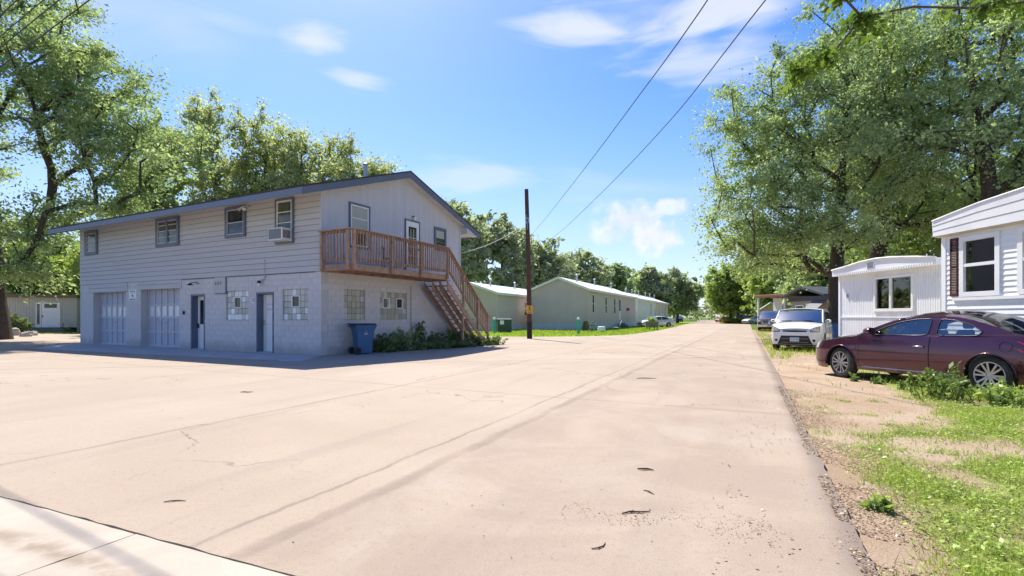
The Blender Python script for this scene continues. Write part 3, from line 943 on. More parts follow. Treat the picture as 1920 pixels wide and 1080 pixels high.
# roof
EV, RK = 1.1, .4
ov = roof_under(-EV)
z_e = 5.66 - EV * .33; z_p = roof_under(BX / 2)
roof = MB()
for s in (0, 1):
    f = (lambda v: v) if s == 0 else (lambda v: BX - v)
    roof.prism([(f(-EV - .03), z_e + .14), (f(BX / 2), z_p + .15), (f(BX / 2), z_p + .205), (f(-EV - .03), z_e + .195)], -RK - .035, BY + RK + .035, 1)
roof_o = roof.build('roof', M_shingle, house)
sf = MB()
for s in (0, 1):
    f = (lambda v: v) if s == 0 else (lambda v: BX - v)
    sf.prism([(f(-EV), z_e), (f(BX / 2), z_p), (f(BX / 2), z_p + .15), (f(-EV), z_e + .14)], -RK, BY + RK, 1)
sf.build('soffit', M_soffit, roof_o)
for s in (0, 1):
    f = (lambda v: v) if s == 0 else (lambda v: BX - v)
    mb = MB(); mb.box(min(f(-EV), f(-EV - .024)), max(f(-EV), f(-EV - .024)), -RK - .02, BY + RK + .02, z_e - .07, z_e + .137)
    mb.build('eave_fascia', M_fascia, roof_o)
    for y0, y1 in ((-RK - .026, -RK - .002), (BY + RK + .002, BY + RK + .026)):
        mb = MB(); mb.prism([(f(-EV - .026), z_e - .10), (f(BX / 2), z_p - .09), (f(BX / 2), z_p + .147), (f(-EV - .026), z_e + .137)], y0, y1, 1)
        mb.build('rake_fascia', M_rake, roof_o)
mb = MB(); mb.prism([(BX + .03, 5.27), (BX + EV - .03, 5.27), (BX + .03, 5.62)], -RK + .01, -.04, 1); mb.build('eave_return', M_soffit, roof_o)
mb = MB(); mb.tube([(3.5, 1.35, 6.6), (3.5, 1.35, 7.55)], .085, 12); mb.lathe([(.12, 0), (.12, .03), (.02, .09)], 12, (3.5, 1.35, 7.55))
mb.build('flue_pipe', M_steel, roof_o, smooth=40)


# windows
def window(W, a0, a1, z0, z1, tm, fm, rails=(.5,), mull=(), tw=.09, pane=None, n0=.04, fw=.035, blind=None, name='window'):
    t = MB(W)
    t.box(a0, a1, n0 - .03, n0 + .05, z1 - tw, z1); t.box(a0, a1, n0 - .03, n0 + .05, z0, z0 + tw)
    t.box(a0, a0 + tw, n0 - .03, n0 + .05, z0 + tw, z1 - tw); t.box(a1 - tw, a1, n0 - .03, n0 + .05, z0 + tw, z1 - tw)
    for m_ in mull:
        c = a0 + (a1 - a0) * m_; t.box(c - tw / 2, c + tw / 2, n0 - .03, n0 + .05, z0 + tw, z1 - tw)
    w = t.build(name, tm, house)
    b0, b1, c0, c1 = a0 + tw, a1 - tw, z0 + tw, z1 - tw
    f = MB(W)
    f.box(b0, b1, n0 - .02, n0 + .035, c1 - fw, c1); f.box(b0, b1, n0 - .02, n0 + .04, c0, c0 + fw)
    f.box(b0, b0 + fw, n0 - .02, n0 + .035, c0 + fw, c1 - fw); f.box(b1 - fw, b1, n0 - .02, n0 + .035, c0 + fw, c1 - fw)
    f.build('frame', fm, w)
    for r_ in rails:
        z = c0 + (c1 - c0) * r_
        MB(W).box(b0 + fw, b1 - fw, n0 - .02, n0 + .03, z - .016, z + .016).build('muntin', fm, w)
    MB(W).box(b0 + fw, b1 - fw, n0 - .02, n0 + .006, c0 + fw, c1 - fw).build('pane', pane or M_dkpane, w)
    if blind:
        MB(W).box(b0 + fw + .01, b1 - fw - .01, n0 + .008, n0 + .012, c0 + (c1 - c0) * blind, c1 - fw - .01).build('blind', M_blind, w)
    return w


window(WL, 14.79, 15.95, 4.28, 5.42, M_trim, M_soffit, (.3, .52, .76), tw=.13, pane=M_greenpane)
window(WL, 8.18, 9.86, 4.28, 5.48, M_trim, M_soffit, (.27, .55, .8), (.5,), tw=.13, pane=M_greenpane)
window(WL, 3.91, 5.12, 4.32, 5.49, M_trim, M_soffit, (.48,), tw=.11)
window(WL, 1.29, 2.24, 3.9, 5.5, M_trim, M_cream, (.46, .72), tw=.07, fw=.06, pane=M_greenpane)
window(WG, 1.23, 2.28, 3.83, 5.46, M_trim, M_white, (.42, .68), tw=.07, fw=.055, pane=M_dkpane, n0=.015, blind=.42)
window(WG, 6.31, 7.2, 4.30, 5.34, M_trim, M_trim, (.35,), tw=.09, n0=.015, blind=.55)
# upper door of the gable wall
dt = MB(WG)
dt.box(4.31, 4.37, -.02, .06, 3.1, 5.36); dt.box(5.22, 5.28, -.02, .06, 3.1, 5.36); dt.box(4.37, 5.22, -.02, .06, 5.30, 5.36)
ud = dt.build('apartment_door', M_trim, house)
p_ = MB(WG)
p_.box(4.375, 4.53, 0, .045, 3.1, 5.295); p_.box(5.06, 5.215, 0, .045, 3.1, 5.295); p_.box(4.53, 5.06, 0, .045, 5.08, 5.295); p_.box(4.53, 5.06, 0, .045, 3.1, 3.5)
p_.build('door_leaf', M_white, ud)
MB(WG).box(4.53, 5.06, 0, .02, 3.5, 5.08).build('pane', M_greenpane, ud)
g_ = MB(WG)
for k in (1, 2): g_.box(4.53 + .53 * k / 3 - .012, 4.53 + .53 * k / 3 + .012, .02, .03, 3.5, 5.0)
for k in (1, 2, 3): g_.box(4.53, 5.06, .021, .031, 3.5 + 1.5 * k / 4 - .012, 3.5 + 1.5 * k / 4 + .012)
g_.build('door_grille', M_cream, ud)
MB(WG).box(5.12, 5.16, .045, .09, 4.12, 4.2).build('handle', M_black, ud, bevel=.008)

# personnel doors of the long wall
for (a0, a1, top, nm) in ((6.51, 7.44, 2.22, 0), (2.41, 3.36, 2.21, 1)):
    fr = MB(WL)
    fr.box(a0, a0 + .06, -.31, .012, .0, top - .06); fr.box(a1 - .06, a1, -.31, .012, .0, top - .06); fr.box(a0, a1, -.31, .012, top - .06, top)
    d = fr.build('entry_door', M_trim, house)
    MB(WL).box(a0 + .06, a1 - .06, -.3, -.02, -.01, .035).build('threshold', M_apron, d)
    b0, b1 = a0 + .06, a1 - .06
    if nm == 0:
        lf = MB(WL); lf.box(b0, b0 + .13, -.30, -.25, .036, top - .07); lf.box(b1 - .13, b1, -.30, -.25, .036, top - .07)
        lf.box(b0 + .13, b1 - .13, -.30, -.25, .036, 1.02); lf.box(b0 + .13, b1 - .13, -.30, -.25, top - .22, top - .07)
        lf.build('door_leaf', M_white, d); MB(WL).box(b0 + .13, b1 - .13, -.29, -.265, 1.02, top - .22).build('pane', M_dkpane, d)
        MB(WL).box(b1 - .10, b1 - .03, -.25, -.2, .86, 1.05).build('handle', M_black, d, bevel=.01)
    else:
        lf = MB(WL).box(b0, b1, -.30, -.25, .036, top - .07); lfo = lf.build('door_leaf', M_white, d)
        MB(WL).box(b1 - .15, b1 - .11, -.25, -.235, .04, top - .08).build('weather_strip', M_cream, d)
        MB(WL).box(b0, b1 - .16, -.25, -.244, 1.04, 1.055).build('panel_joint', M_soffit, d)
        hb = MB(WL); hb.tube([(b1 - .09, -.25, 1.02), (b1 - .09, -.19, 1.02), (b1 - .09, -.19, 1.18), (b1 - .09, -.25, 1.18)], .012, 8)
        hb.build('handle', M_steel, d, smooth=True)
        for (tz, tx, sz) in ((1.78, .1, .055), (1.6, .08, .07)):
            ink = MB(WL)
            for q in range(4): ink.box(b0 + .22 + q * .11, b0 + .29 + q * .11, -.25, -.247, tz - sz / 2, tz + sz / 2)
            ink.build('worn_lettering', M_soffit, d)

# garage doors
for (a0, a1, top) in ((12.38, 15.29, 2.52), (8.22, 11.16, 2.58)):
    gd = MB(WL).box(a0, a1, -.40, -.335, .03, top).build('garage_door', M_gdoor, house)
    rows = [(.10, .62, 0), (.72, 1.24, 0), (1.34, 1.80, 1), (1.90, top - .06, 0)]
    nc = 6; cw = (a1 - a0 - .12) / nc
    for (z0, z1, gl) in rows:
        for c in range(nc):
            p0 = a0 + .06 + c * cw
            # raised rails and stiles frame each recessed panel
            mb = MB(WL); i0, i1 = p0 + .035, p0 + cw - .035
            mb.box(i0, i1, -.345, -.333, z0, z1)
            mb.build('pane' if gl else 'panel', M_frost if gl else M_gpanel, gd)
    rs = MB(WL)
    for c in range(nc + 1):
        p0 = a0 + .06 + c * cw
        rs.box(p0 - .033, p0 + .033, -.334, -.292, .06, top - .03)
    for z in (.065, .67, 1.29, 1.85, top - .03): rs.box(a0 + .005, a1 - .005, -.334, -.286, z - .04, z + .04)
    rs.build('door_rails', M_gdoor, gd)
    c = (a0 + a1) / 2
    MB(WL).box(c - .08, c + .08, -.286, -.262, .64, .70).build('handle', M_soffit, gd, bevel=.006)
    MB(WL).box(c + .03, c + .07, -.333, -.28, 1.05, 1.10).build('lock', M_black, gd, bevel=.006)
    th = MB(WL); th.box(a0, a1, -.5, -.008, -.02, .025); th.build('threshold', M_apron, gd)


# glass block windows
def glass_blocks(W, a0, a1, z0, z1, nx, nz, vents, seed, mats, flip):
    back = MB(W).box(a0, a1, -.2, -.085, z0, z1).build('glass_block_window', M_gb_m, house)
    r = random.Random(seed); dx_, dz_ = (a1 - a0) / nx, (z1 - z0) / nz
    um = MB().box(-.5, .5, -.5, .5, -.5, .5).mesh('glass_block', bevel=.06)
    shared = []
    for m_ in mats:
        c_ = um.copy(); c_.materials.append(m_); shared.append(c_)
    for i in range(nx):
        for j in range(nz):
            ac, zc_ = a0 + dx_ * (i + .5), z0 + dz_ * (j + .5)
            if any(v[0] < ac < v[1] and v[2] < zc_ < v[3] for v in vents): continue
            k_ = 1 if r.random() < .38 else 0
            o = bpy.data.objects.new('glass_block', shared[k_]); COL.objects.link(o); o.parent = back
            p, q = W(ac - dx_ / 2 + .007, -.11, zc_ - dz_ / 2 + .007), W(ac + dx_ / 2 - .007, -.052 + r.uniform(-.004, .004), zc_ + dz_ / 2 - .007)
            o.location = [(p[t] + q[t]) / 2 for t in range(3)]; o.scale = [abs(q[t] - p[t]) for t in range(3)]
    for (v0, v1, c0, c1) in vents:
        f = MB(W); t = .035
        f.box(v0, v1, -.085, -.02, c1 - t, c1); f.box(v0, v1, -.085, -.02, c0, c0 + t); f.box(v0, v0 + t, -.085, -.02, c0 + t, c1 - t); f.box(v1 - t, v1, -.085, -.02, c0 + t, c1 - t)
        f.build('vent_frame', M_white, back); MB(W).box(v0 + t, v1 - t, -.084, -.06, c0 + t, c1 - t).build('pane', M_dkpane, back)
    sl = MB(W).box(a0 - .02, a1 + .02, -.052, .012, z0 - .03, z0 - .002).build('sill', M_mortar, back)


def cells(a0, a1, z0, z1, nx, nz, i0, i1, j0, j1):
    dx_, dz_ = (a1 - a0) / nx, (z1 - z0) / nz
    return (a0 + dx_ * i0 + .005, a0 + dx_ * i1 - .005, z0 + dz_ * j0 + .005, z0 + dz_ * j1 - .005)


A = (3.84, 5.15, 1.2, 2.3); glass_blocks(WL, *A, 6, 5, [cells(*A, 6, 5, 2, 4, 2, 4)], 1, (M_gb_a, M_gb_b), 0)
A = (.65, 1.93, 1.21, 2.29); glass_blocks(WL, *A, 6, 5, [cells(*A, 6, 5, 2, 4, 2, 4)], 2, (M_gb_a, M_gb_b), 0)
A = (1.03, 2.08, 1.22, 2.3); glass_blocks(WG, *A, 5, 5, [], 3, (M_gb_c, M_gb_a), 0)
A = (2.89, 4.48, 1.22, 2.29); glass_blocks(WG, *A, 7, 5, [cells(*A, 7, 5, .7, 2.5, 2, 4), cells(*A, 7, 5, 4.2, 6, 2, 4)], 4, (M_gb_c, M_gb_a), 0)

# address plate, number, notice
pl = MB(WL).box(5.17, 5.92, .002, .03, 2.24, 2.825).build('address_plate', M_soffit, house); pl.data.materials.clear(); pl.data.materials.append(M_siding)
text_mesh('6 0 4', .2, M_soffit, pl, 'numerals', lambda u_, v_, n_: (-.034 - n_, 5.6 - u_, 2.62 + v_), .008, .004).data.materials[0] = pmat('numeral_grey', (.2, .2, .23), .5)
MB(WL).box(5.1, 5.15, .0, .035, 2.2, 2.86).build('conduit_strip', M_trim, house)
MB(WL).box(5.1, 5.8, .031, .045, 2.2, 2.238).build('plate_ledge', M_trim, house)
np_ = MB(WL).box(3.44, 3.64, .001, .008, 1.83, 2.04).build('number_plate', M_white, house)
text_mesh('15', .2, M_ink, np_, 'numerals', lambda u_, v_, n_: (-.009 - n_, 3.54 - u_, 1.935 + v_), .004, .003)
ns = MB(WL).box(11.48, 12.1, .002, .02, 2.04, 2.52).build('notice_board', M_white, house, bevel=.004)
ink = MB(WL); rr = random.Random(3)
for (z, h_, a_lo, a_hi) in ((2.455, .045, 11.58, 12.0), (2.385, .016, 11.54, 12.04), (2.10, .06, 11.54, 12.02)):
    a = a_lo
    while a < a_hi - .03:
        w_ = rr.uniform(.03, .06); ink.box(a, min(a + w_, a_hi), .021, .023, z - h_ / 2, z + h_ / 2); a += w_ + rr.uniform(.012, .03)
ink.box(11.72, 11.84, .021, .023, 2.21, 2.31)
ink.build('printed_lines', pmat('faded_print', (.16, .16, .18), .6), ns)
text_mesh('16', .16, M_white, house, 'door_numerals', lambda u_, v_, n_: (4.08 + u_, -.016 - n_, 4.72 + v_), .006, .006)

# lamps, conduits, meter pipe
lp = MB(WL); lp.tube([(2.86, .03, 3.42), (2.86, .03, 2.72), (2.9, .06, 2.66), (3.02, .12, 2.64)], .018, 8)
l1 = lp.build('door_lamp', M_steel, house, smooth=40)
mb = MB(); mb.lathe([(.03, .06), (.06, .03), (.075, -.02), (.07, -.03)], 14, (-.12, 3.05, 2.58)); mb.build('lamp_shade', M_black, l1, smooth=40)
mb = MB(); mb.lathe([(.015, .0), (.055, -.04), (.06, -.09), (.03, -.13), (.005, -.14)], 14, (-.12, 3.05, 2.56)); mb.build('lamp_globe', M_white, l1, smooth=True)
gn = MB(WL); gn.tube([(6.9, .0, 2.66), (6.9, .16, 2.70), (7.0, .22, 2.68), (7.08, .22, 2.66)], .014, 8)
l2 = gn.build('gooseneck_lamp', M_black, house, smooth=40)
MB().lathe([(.02, .05), (.03, .04), (.12, -.03), (.115, -.035), (.02, .02)], 16, (-.22, 7.12, 2.62)).build('lamp_shade', M_black, l2, smooth=40)
MB(WL).box(7.86, 7.94, .0, .06, 1.42, 1.56).build('socket_box', M_black, house, bevel=.008)
MB(WL).box(7.5, 7.56, .0, .03, 1.5, 1.58).build('doorbell', M_white, house, bevel=.006)
fl = MB(WL); fl.lathe([(.06, 0), (.06, .03)], 12, (3.9, .0, 5.45), 1)
fl.tube([(3.9, .03, 5.45), (3.9, .12, 5.44)], .02, 8)
f_o = fl.build('flood_lamp', M_cream, house)
for s in (-1, 1):
    hd = MB(WL); hd.tube([(3.9, .12, 5.44), (3.9 + s * .08, .16, 5.38), (3.9 + s * .17, .24, 5.28)], [.02, .035, .065], 10); hd.build('lamp_head', M_cream, f_o, smooth=40)
gl_ = MB(WG); gl_.tube([(4.82, .0, 5.52), (4.82, .1, 5.54), (4.84, .12, 5.5)], .02, 8)
l3 = gl_.build('porch_lamp', M_black, house, smooth=40)
MB().lathe([(.03, .02), (.05, -.01), (.075, -.07), (.05, -.13), (.01, -.15)], 14, (4.85, -.12, 5.5)).build('lamp_globe', M_white, l3, smooth=True)
mp_ = MB(WG); mp_.tube([(4.72, .035, 2.62), (4.72, .035, .95), (4.80, .06, .86)], .022, 8)
mt = mp_.build('meter_pipe', M_steel, house, smooth=40)
MB(WG).box(4.7, 4.92, .02, .2, .62, .88).build('gas_meter', M_steel, mt, bevel=.03)
MB(WG).tube([(4.92, .1, .8), (5.02, .1, .74), (5.02, .1, 0)], .02, 8).build('inlet_pipe', M_steel, mt, smooth=40)

# window air conditioner
ac = empty('air_conditioner', (-6.46 - .8819 * 1.8, 17.69 + .4714 * 1.8, 0), math.atan2(.8819, .4714),
           'white window air conditioner sticking out of the upper long-wall window', 'air conditioner')
MB(WL).box(-.36, .36, .045, .42, 3.98, 4.42).build('casing', pmat('white_ac_casing', (.66, .66, .63), .45, .04), ac, bevel=.015)
gr = MB(WL).box(-.31, .31, .421, .43, 4.03, 4.37).build('grille', pmat('grey_ac_grille', (.16, .165, .17), .6), ac)
sl = MB(WL)
for k in range(11): sl.box(-.30, .30, .43, .436, 4.045 + k * .03, 4.052 + k * .03)
sl.build('grille_fins', M_steel, gr)
for s in (-1, 1):
    vs = MB(WL)
    for k in range(6):
        x0 = .09 + k * .05; vs.box(s * .361 - .004, s * .361 + .004, x0, x0 + .028, 4.06, 4.34)
    vs.build('side_vents', M_black, ac)

# ------------------------------------------------------------------ timber deck and stair
def wood_material():
    m, nt, out = new_mat('stained_cedar')
    b = nt.nodes.new('ShaderNodeBsdfPrincipled')
    tc = nt.nodes.new('ShaderNodeTexCoord')
    oi = nt.nodes.new('ShaderNodeObjectInfo')
    mp = nt.nodes.new('ShaderNodeMapping'); mp.inputs['Scale'].default_value = (3, 3, 3)
    lnk(nt, tc.outputs['Object'], mp.inputs['Vector'])
    cmb = nt.nodes.new('ShaderNodeCombineXYZ'); lnk(nt, nmath(nt, 'MULTIPLY', oi.outputs['Random'], 40), cmb.inputs[0])
    lnk(nt, cmb.outputs[0], mp.inputs['Location'])
    n1 = nnoise(nt, mp.outputs[0], 1.2, 6, .6, 1.5); n2 = nnoise(nt, mp.outputs[0], 9, 5, .65, .8)
    c = nmix(nt, nramp(nt, n1, .3, .7), (.29, .165, .105), (.44, .28, .19))
    c = nmix(nt, nramp(nt, n2, .52, .75, 0, .45), c, (.17, .08, .045))
    hs = nt.nodes.new('ShaderNodeHueSaturation'); lnk(nt, nramp(nt, oi.outputs['Random'], 0, 1, .82, 1.15, False), hs.inputs['Value']); lnk(nt, c, hs.inputs['Color'])
    lnk(nt, hs.outputs[0], b.inputs['Base Color']); b.inputs['Roughness'].default_value = .65
    bp = nt.nodes.new('ShaderNodeBump'); bp.inputs['Strength'].default_value = .2; bp.inputs['Distance'].default_value = .006
    lnk(nt, n2, bp.inputs['Height']); lnk(nt, bp.outputs[0], b.inputs['Normal'])
    lnk(nt, b.outputs[0], out.inputs['Surface'])
    return m


M_wood = wood_material()
deck = empty('timber_deck', (-6.46, 17.69, 0), math.atan2(.8819, .4714),
             'reddish stained timber balcony deck with stair down the gable wall', 'deck')
DY = -1.4; DX = 5.27; FZ = 3.06; RZ = 4.2
for i in range(10):
    y1 = -.03 - i * .139; MB().box(.0, DX, y1 - .134, y1, FZ - .035, FZ).build('deck_board', M_wood, deck)
for i in range(8):
    x = .3 + i * .66; MB().box(x - .02, x + .02, DY + .06, -.06, FZ - .2, FZ - .037).build('joist', M_wood, deck)
MB().box(-.045, DX + .04, DY - .04, DY, FZ - .21, FZ + .002).build('rim_joist', M_wood, deck)
MB().box(-.045, -.003, DY + .002, -.05, FZ - .21, FZ + .002).build('rim_joist', M_wood, deck)
MB().box(DX + .002, DX + .04, DY + .002, -.05, FZ - .21, FZ + .002).build('rim_joist', M_wood, deck)
MB().box(0, DX, -.052, -.016, FZ - .21, FZ - .037).build('ledger', M_wood, deck)


def post(x, y, z0, z1, w=.095): MB().box(x - w / 2, x + w / 2, y - w / 2, y + w / 2, z0, z1).build('post', M_wood, deck, bevel=.006)


post(-.095, -.13, FZ - .2, RZ - .04); post(-.095, DY + .06, FZ - .19, RZ - .04)
for x in (.03, 1.84, 3.51, DX - .02): post(x, DY - .09, FZ - .19, RZ - .04)
MB().box(-.17, -.03, DY + .02, -.04, RZ - .038, RZ).build('cap_rail', M_wood, deck, bevel=.005)
MB().box(-.17, DX + .06, DY - .16, DY - .0, RZ - .037, RZ + .001).build('cap_rail', M_wood, deck, bevel=.005)
MB().box(-.075, -.037, DY + .12, -.19, RZ - .13, RZ - .04).build('top_rail', M_wood, deck)
MB().box(-.075, -.037, DY + .12, -.19, FZ + .11, FZ + .2).build('bottom_rail', M_wood, deck)
for x0, x1 in ((.085, 1.785), (1.895, 3.455), (3.565, DX - .075)):
    MB().box(x0, x1, DY - .085, DY - .047, RZ - .13, RZ - .04).build('top_rail', M_wood, deck)
    MB().box(x0, x1, DY - .085, DY - .047, FZ + .11, FZ + .2).build('bottom_rail', M_wood, deck)
bal = MB().box(-.018, .018, -.018, .018, FZ + .07, RZ - .042).mesh('baluster'); bal.materials.append(M_wood)


def baluster(x, y, z=0.0):
    o = bpy.data.objects.new('baluster', bal); COL.objects.link(o); o.parent = deck; o.location = (x, y, z)


for i in range(8): baluster(-.097, -.26 - i * .145)
for x0, x1, n_ in ((.085, 1.785, 13), (1.895, 3.455, 12), (3.565, DX - .075, 12)):
    for i in range(n_): baluster(x0 + (x1 - x0) * (i + .5) / n_, DY - .106)
# stair
NR = 15; rise = FZ / NR; run = .236
SX0 = DX + .04; SX1 = SX0 + run * (NR - 1)
SY0, SY1 = DY - .02, -.25
for i in range(1, NR):
    x0 = SX0 + (i - 1) * run; z = FZ - i * rise
    MB().box(x0 - .02, x0 + run + .012, SY0 + .01, SY1, z - .036, z).build('tread', M_wood, deck)
slope = rise / run
for y in (SY0 - .02, SY0 + .37, SY0 + .74, SY1 + .02):
    mb = MB(); zt = FZ - rise - .04
    mb.prism([(SX0 + .002, zt + .0), (SX1 + .1, zt - slope * (SX1 + .1 - SX0)), (SX1 - .16, zt - slope * (SX1 + .1 - SX0)), (SX0 + .002, zt - .34)], y - .02, y + .02, 1)
    mb.build('stringer', M_wood, deck)


def stair_z(x): return FZ - (x - SX0) * slope


for x in (6.46, 7.64, 8.50): post(x, DY - .09, stair_z(x) - .3 if x < 8.4 else 0.0, stair_z(x) + 1.06)
post(8.62, SY1, 0, 1.25)
post(6.56, DY + .02, 0.0, stair_z(6.56) - .5, .09)
hr = MB(); hr.bar((DX + .02, DY - .09, stair_z(DX) + 1.08), (8.62, DY - .09, stair_z(8.62) + 1.08), .13, .036); hr.build('hand_rail', M_wood, deck)
hr = MB(); hr.bar((DX + .03, DY - .06, stair_z(DX) + .98), (8.45, DY - .06, stair_z(8.45) + .98), .036, .085); hr.build('top_rail', M_wood, deck)
hr = MB(); hr.bar((DX + .03, DY - .06, stair_z(DX) + .2), (8.45, DY - .06, stair_z(8.45) + .2), .036, .085); hr.build('bottom_rail', M_wood, deck)
bal2 = MB().box(-.018, .018, -.018, .018, 0.12, 1.02).mesh('stair_baluster'); bal2.materials.append(M_wood)
for i in range(23):
    x = DX + .13 + i * .138
    if min(abs(x - 6.46), abs(x - 7.64), abs(x - 8.5)) < .07: continue
    o = bpy.data.objects.new('baluster', bal2); COL.objects.link(o); o.parent = deck; o.location = (x, DY - .096, stair_z(x))
# wire chair on the deck
ch = empty('deck_chair', (-6.46 + .4714 * 2.55 + .8819 * .75, 17.69 + .8819 * 2.55 - .4714 * .75, FZ), math.atan2(.8819, .4714) + .5,
           'small black metal chair standing on the timber deck behind the balusters', 'chair')
MB().box(-.2, .2, -.2, .2, .43, .45).build('seat', M_black, ch, bevel=.008)
bk = MB(); bk.tube([(-.19, .19, .44), (-.19, .25, .85), (0, .27, .92), (.19, .25, .85), (.19, .19, .44)], .012, 6)
for k in (-1, 0, 1): bk.tube([(k * .09, .2, .46), (k * .09, .26, .88)], .008, 6)
bk.build('backrest', M_black, ch)
for sx in (-1, 1):
    for sy in (-1, 1): MB().tube([(sx * .18, sy * .18, .43), (sx * .22, sy * .24, 0.0)], .012, 6).build('leg', M_black, ch)

# concrete apron along the long wall
def bw(x, y): return (-6.46 + .4714 * x - .8819 * y, 17.69 + .8819 * x + .4714 * y)


aprons = bpy.data.objects.new('building_apron', None); COL.objects.link(aprons); tag(aprons, kind='structure')
edges = [-1.35, 1.7, 4.8, 7.9, 11.0, 13.6, 16.9]
for i, (y0, y1) in enumerate(zip(edges[:-1], edges[1:])):
    n0 = 1.9 + .06 * (y0 + 1.35); n1 = 1.9 + .06 * (y1 + 1.35)
    if i == 5: n1 = .6
    q = [bw(-.002 if i else -.002, max(y0, 0.0) + .01), bw(-.002, y1 - .01), bw(-n1, y1 - .01), bw(-n0, y0 + .01)]
    o = sheet('panel', wobble(q + [q[0]], .012, .25, i)[:-1], .012, M_apron, .03, kind=None); o.parent = aprons
# ------------------------------------------------------------------ vehicles
def curve(pts):
    """monotone cubic through (x, v) points"""
    x = np.array([p[0] for p in pts], float); v = np.array([p[1] for p in pts], float)
    h = np.diff(x); d = np.diff(v) / h; m = np.zeros(len(x))
    if len(x) > 2:
        for i in range(1, len(x) - 1):
            m[i] = 0 if d[i - 1] * d[i] <= 0 else 2 * d[i - 1] * d[i] / (d[i - 1] + d[i])
    m[0], m[-1] = d[0], d[-1]

    def f(t):
        t = min(max(t, x[0]), x[-1]); i = min(int(np.searchsorted(x, t, 'right')) - 1, len(h) - 1); i = max(i, 0)
        s = (t - x[i]) / h[i]
        return float((2 * s ** 3 - 3 * s ** 2 + 1) * v[i] + (s ** 3 - 2 * s ** 2 + s) * h[i] * m[i] + (-2 * s ** 3 + 3 * s ** 2) * v[i + 1] + (s ** 3 - s ** 2) * h[i] * m[i + 1])
    return f


def car_paint(name, col, metal=.35, dust=.12, rough=.32):
    if name in MATS: return MATS[name]
    m, nt, out = new_mat(name)
    b = nt.nodes.new('ShaderNodeBsdfPrincipled')
    tc = nt.nodes.new('ShaderNodeTexCoord'); v = tc.outputs['Object']
    sp = nt.nodes.new('ShaderNodeSeparateXYZ'); lnk(nt, v, sp.inputs[0])
    n = nnoise(nt, v, 2.5, 6, .65, .5)
    # road dust: film everywhere, thicker splash near the sills
    low = nramp(nt, nmath(nt, 'ADD', sp.outputs[2], nmath(nt, 'MULTIPLY', n, .25)), .52, .22, 0, .55)
    film = nramp(nt, n, .35, .75, dust * .3, dust)
    f = nmath(nt, 'MAXIMUM', low, film)
    c = nmix(nt, f, col, (.24, .19, .15))
    lnk(nt, c, b.inputs['Base Color']); b.inputs['Metallic'].default_value = metal
    lnk(nt, nmath(nt, 'ADD', nmath(nt, 'MULTIPLY', f, .5), rough), b.inputs['Roughness'])
    b.inputs['Coat Weight'].default_value = .9
    lnk(nt, nmath(nt, 'MULTIPLY_ADD', f, .5, .03), b.inputs['Coat Roughness'])
    lnk(nt, b.outputs[0], out.inputs['Surface'])
    MATS[name] = m
    return m


M_tyre = pmat('tyre_rubber', (.035, .033, .031), .85, .25, 6, .3, 40, dirt=(.20, .16, .12), dirt_amt=.5, dirt_scale=4)
M_alloy = pmat('alloy_wheel', (.42, .43, .44), .35, .12, 8, metal=.8, dirt=(.2, .16, .12), dirt_amt=.4, dirt_scale=5)
M_well = pmat('dark_underbody', (.018, .017, .016), .9, .2, 5)
M_trimblk = pmat('black_car_trim', (.018, .018, .02), .45, .15, 6)
M_inter = pmat('grey_car_interior', (.20, .205, .22), .8, .1, 5)
M_lamp = pmat('clear_lamp_lens', (.52, .53, .52), .12, .1, 8, spec=.7, coat=.6)
M_amber = pmat('amber_lens', (.62, .26, .06), .2, .1, 8, coat=.6)
M_red = pmat('red_tail_lens', (.36, .012, .012), .15, .1, 8, coat=.8)
M_plate = pmat('licence_plate_white', (.66, .70, .72), .45, .04, 8)
M_plateblue = pmat('licence_plate_blue', (.16, .33, .46), .45, .05, 8)
M_carglass = glass_mat('car_glass', (.88, .93, .94), .16)
M_tint = glass_mat('tinted_car_glass', (.16, .17, .17), .09)
M_wind = glass_mat('windscreen_glass', (.42, .5, .52), .5)


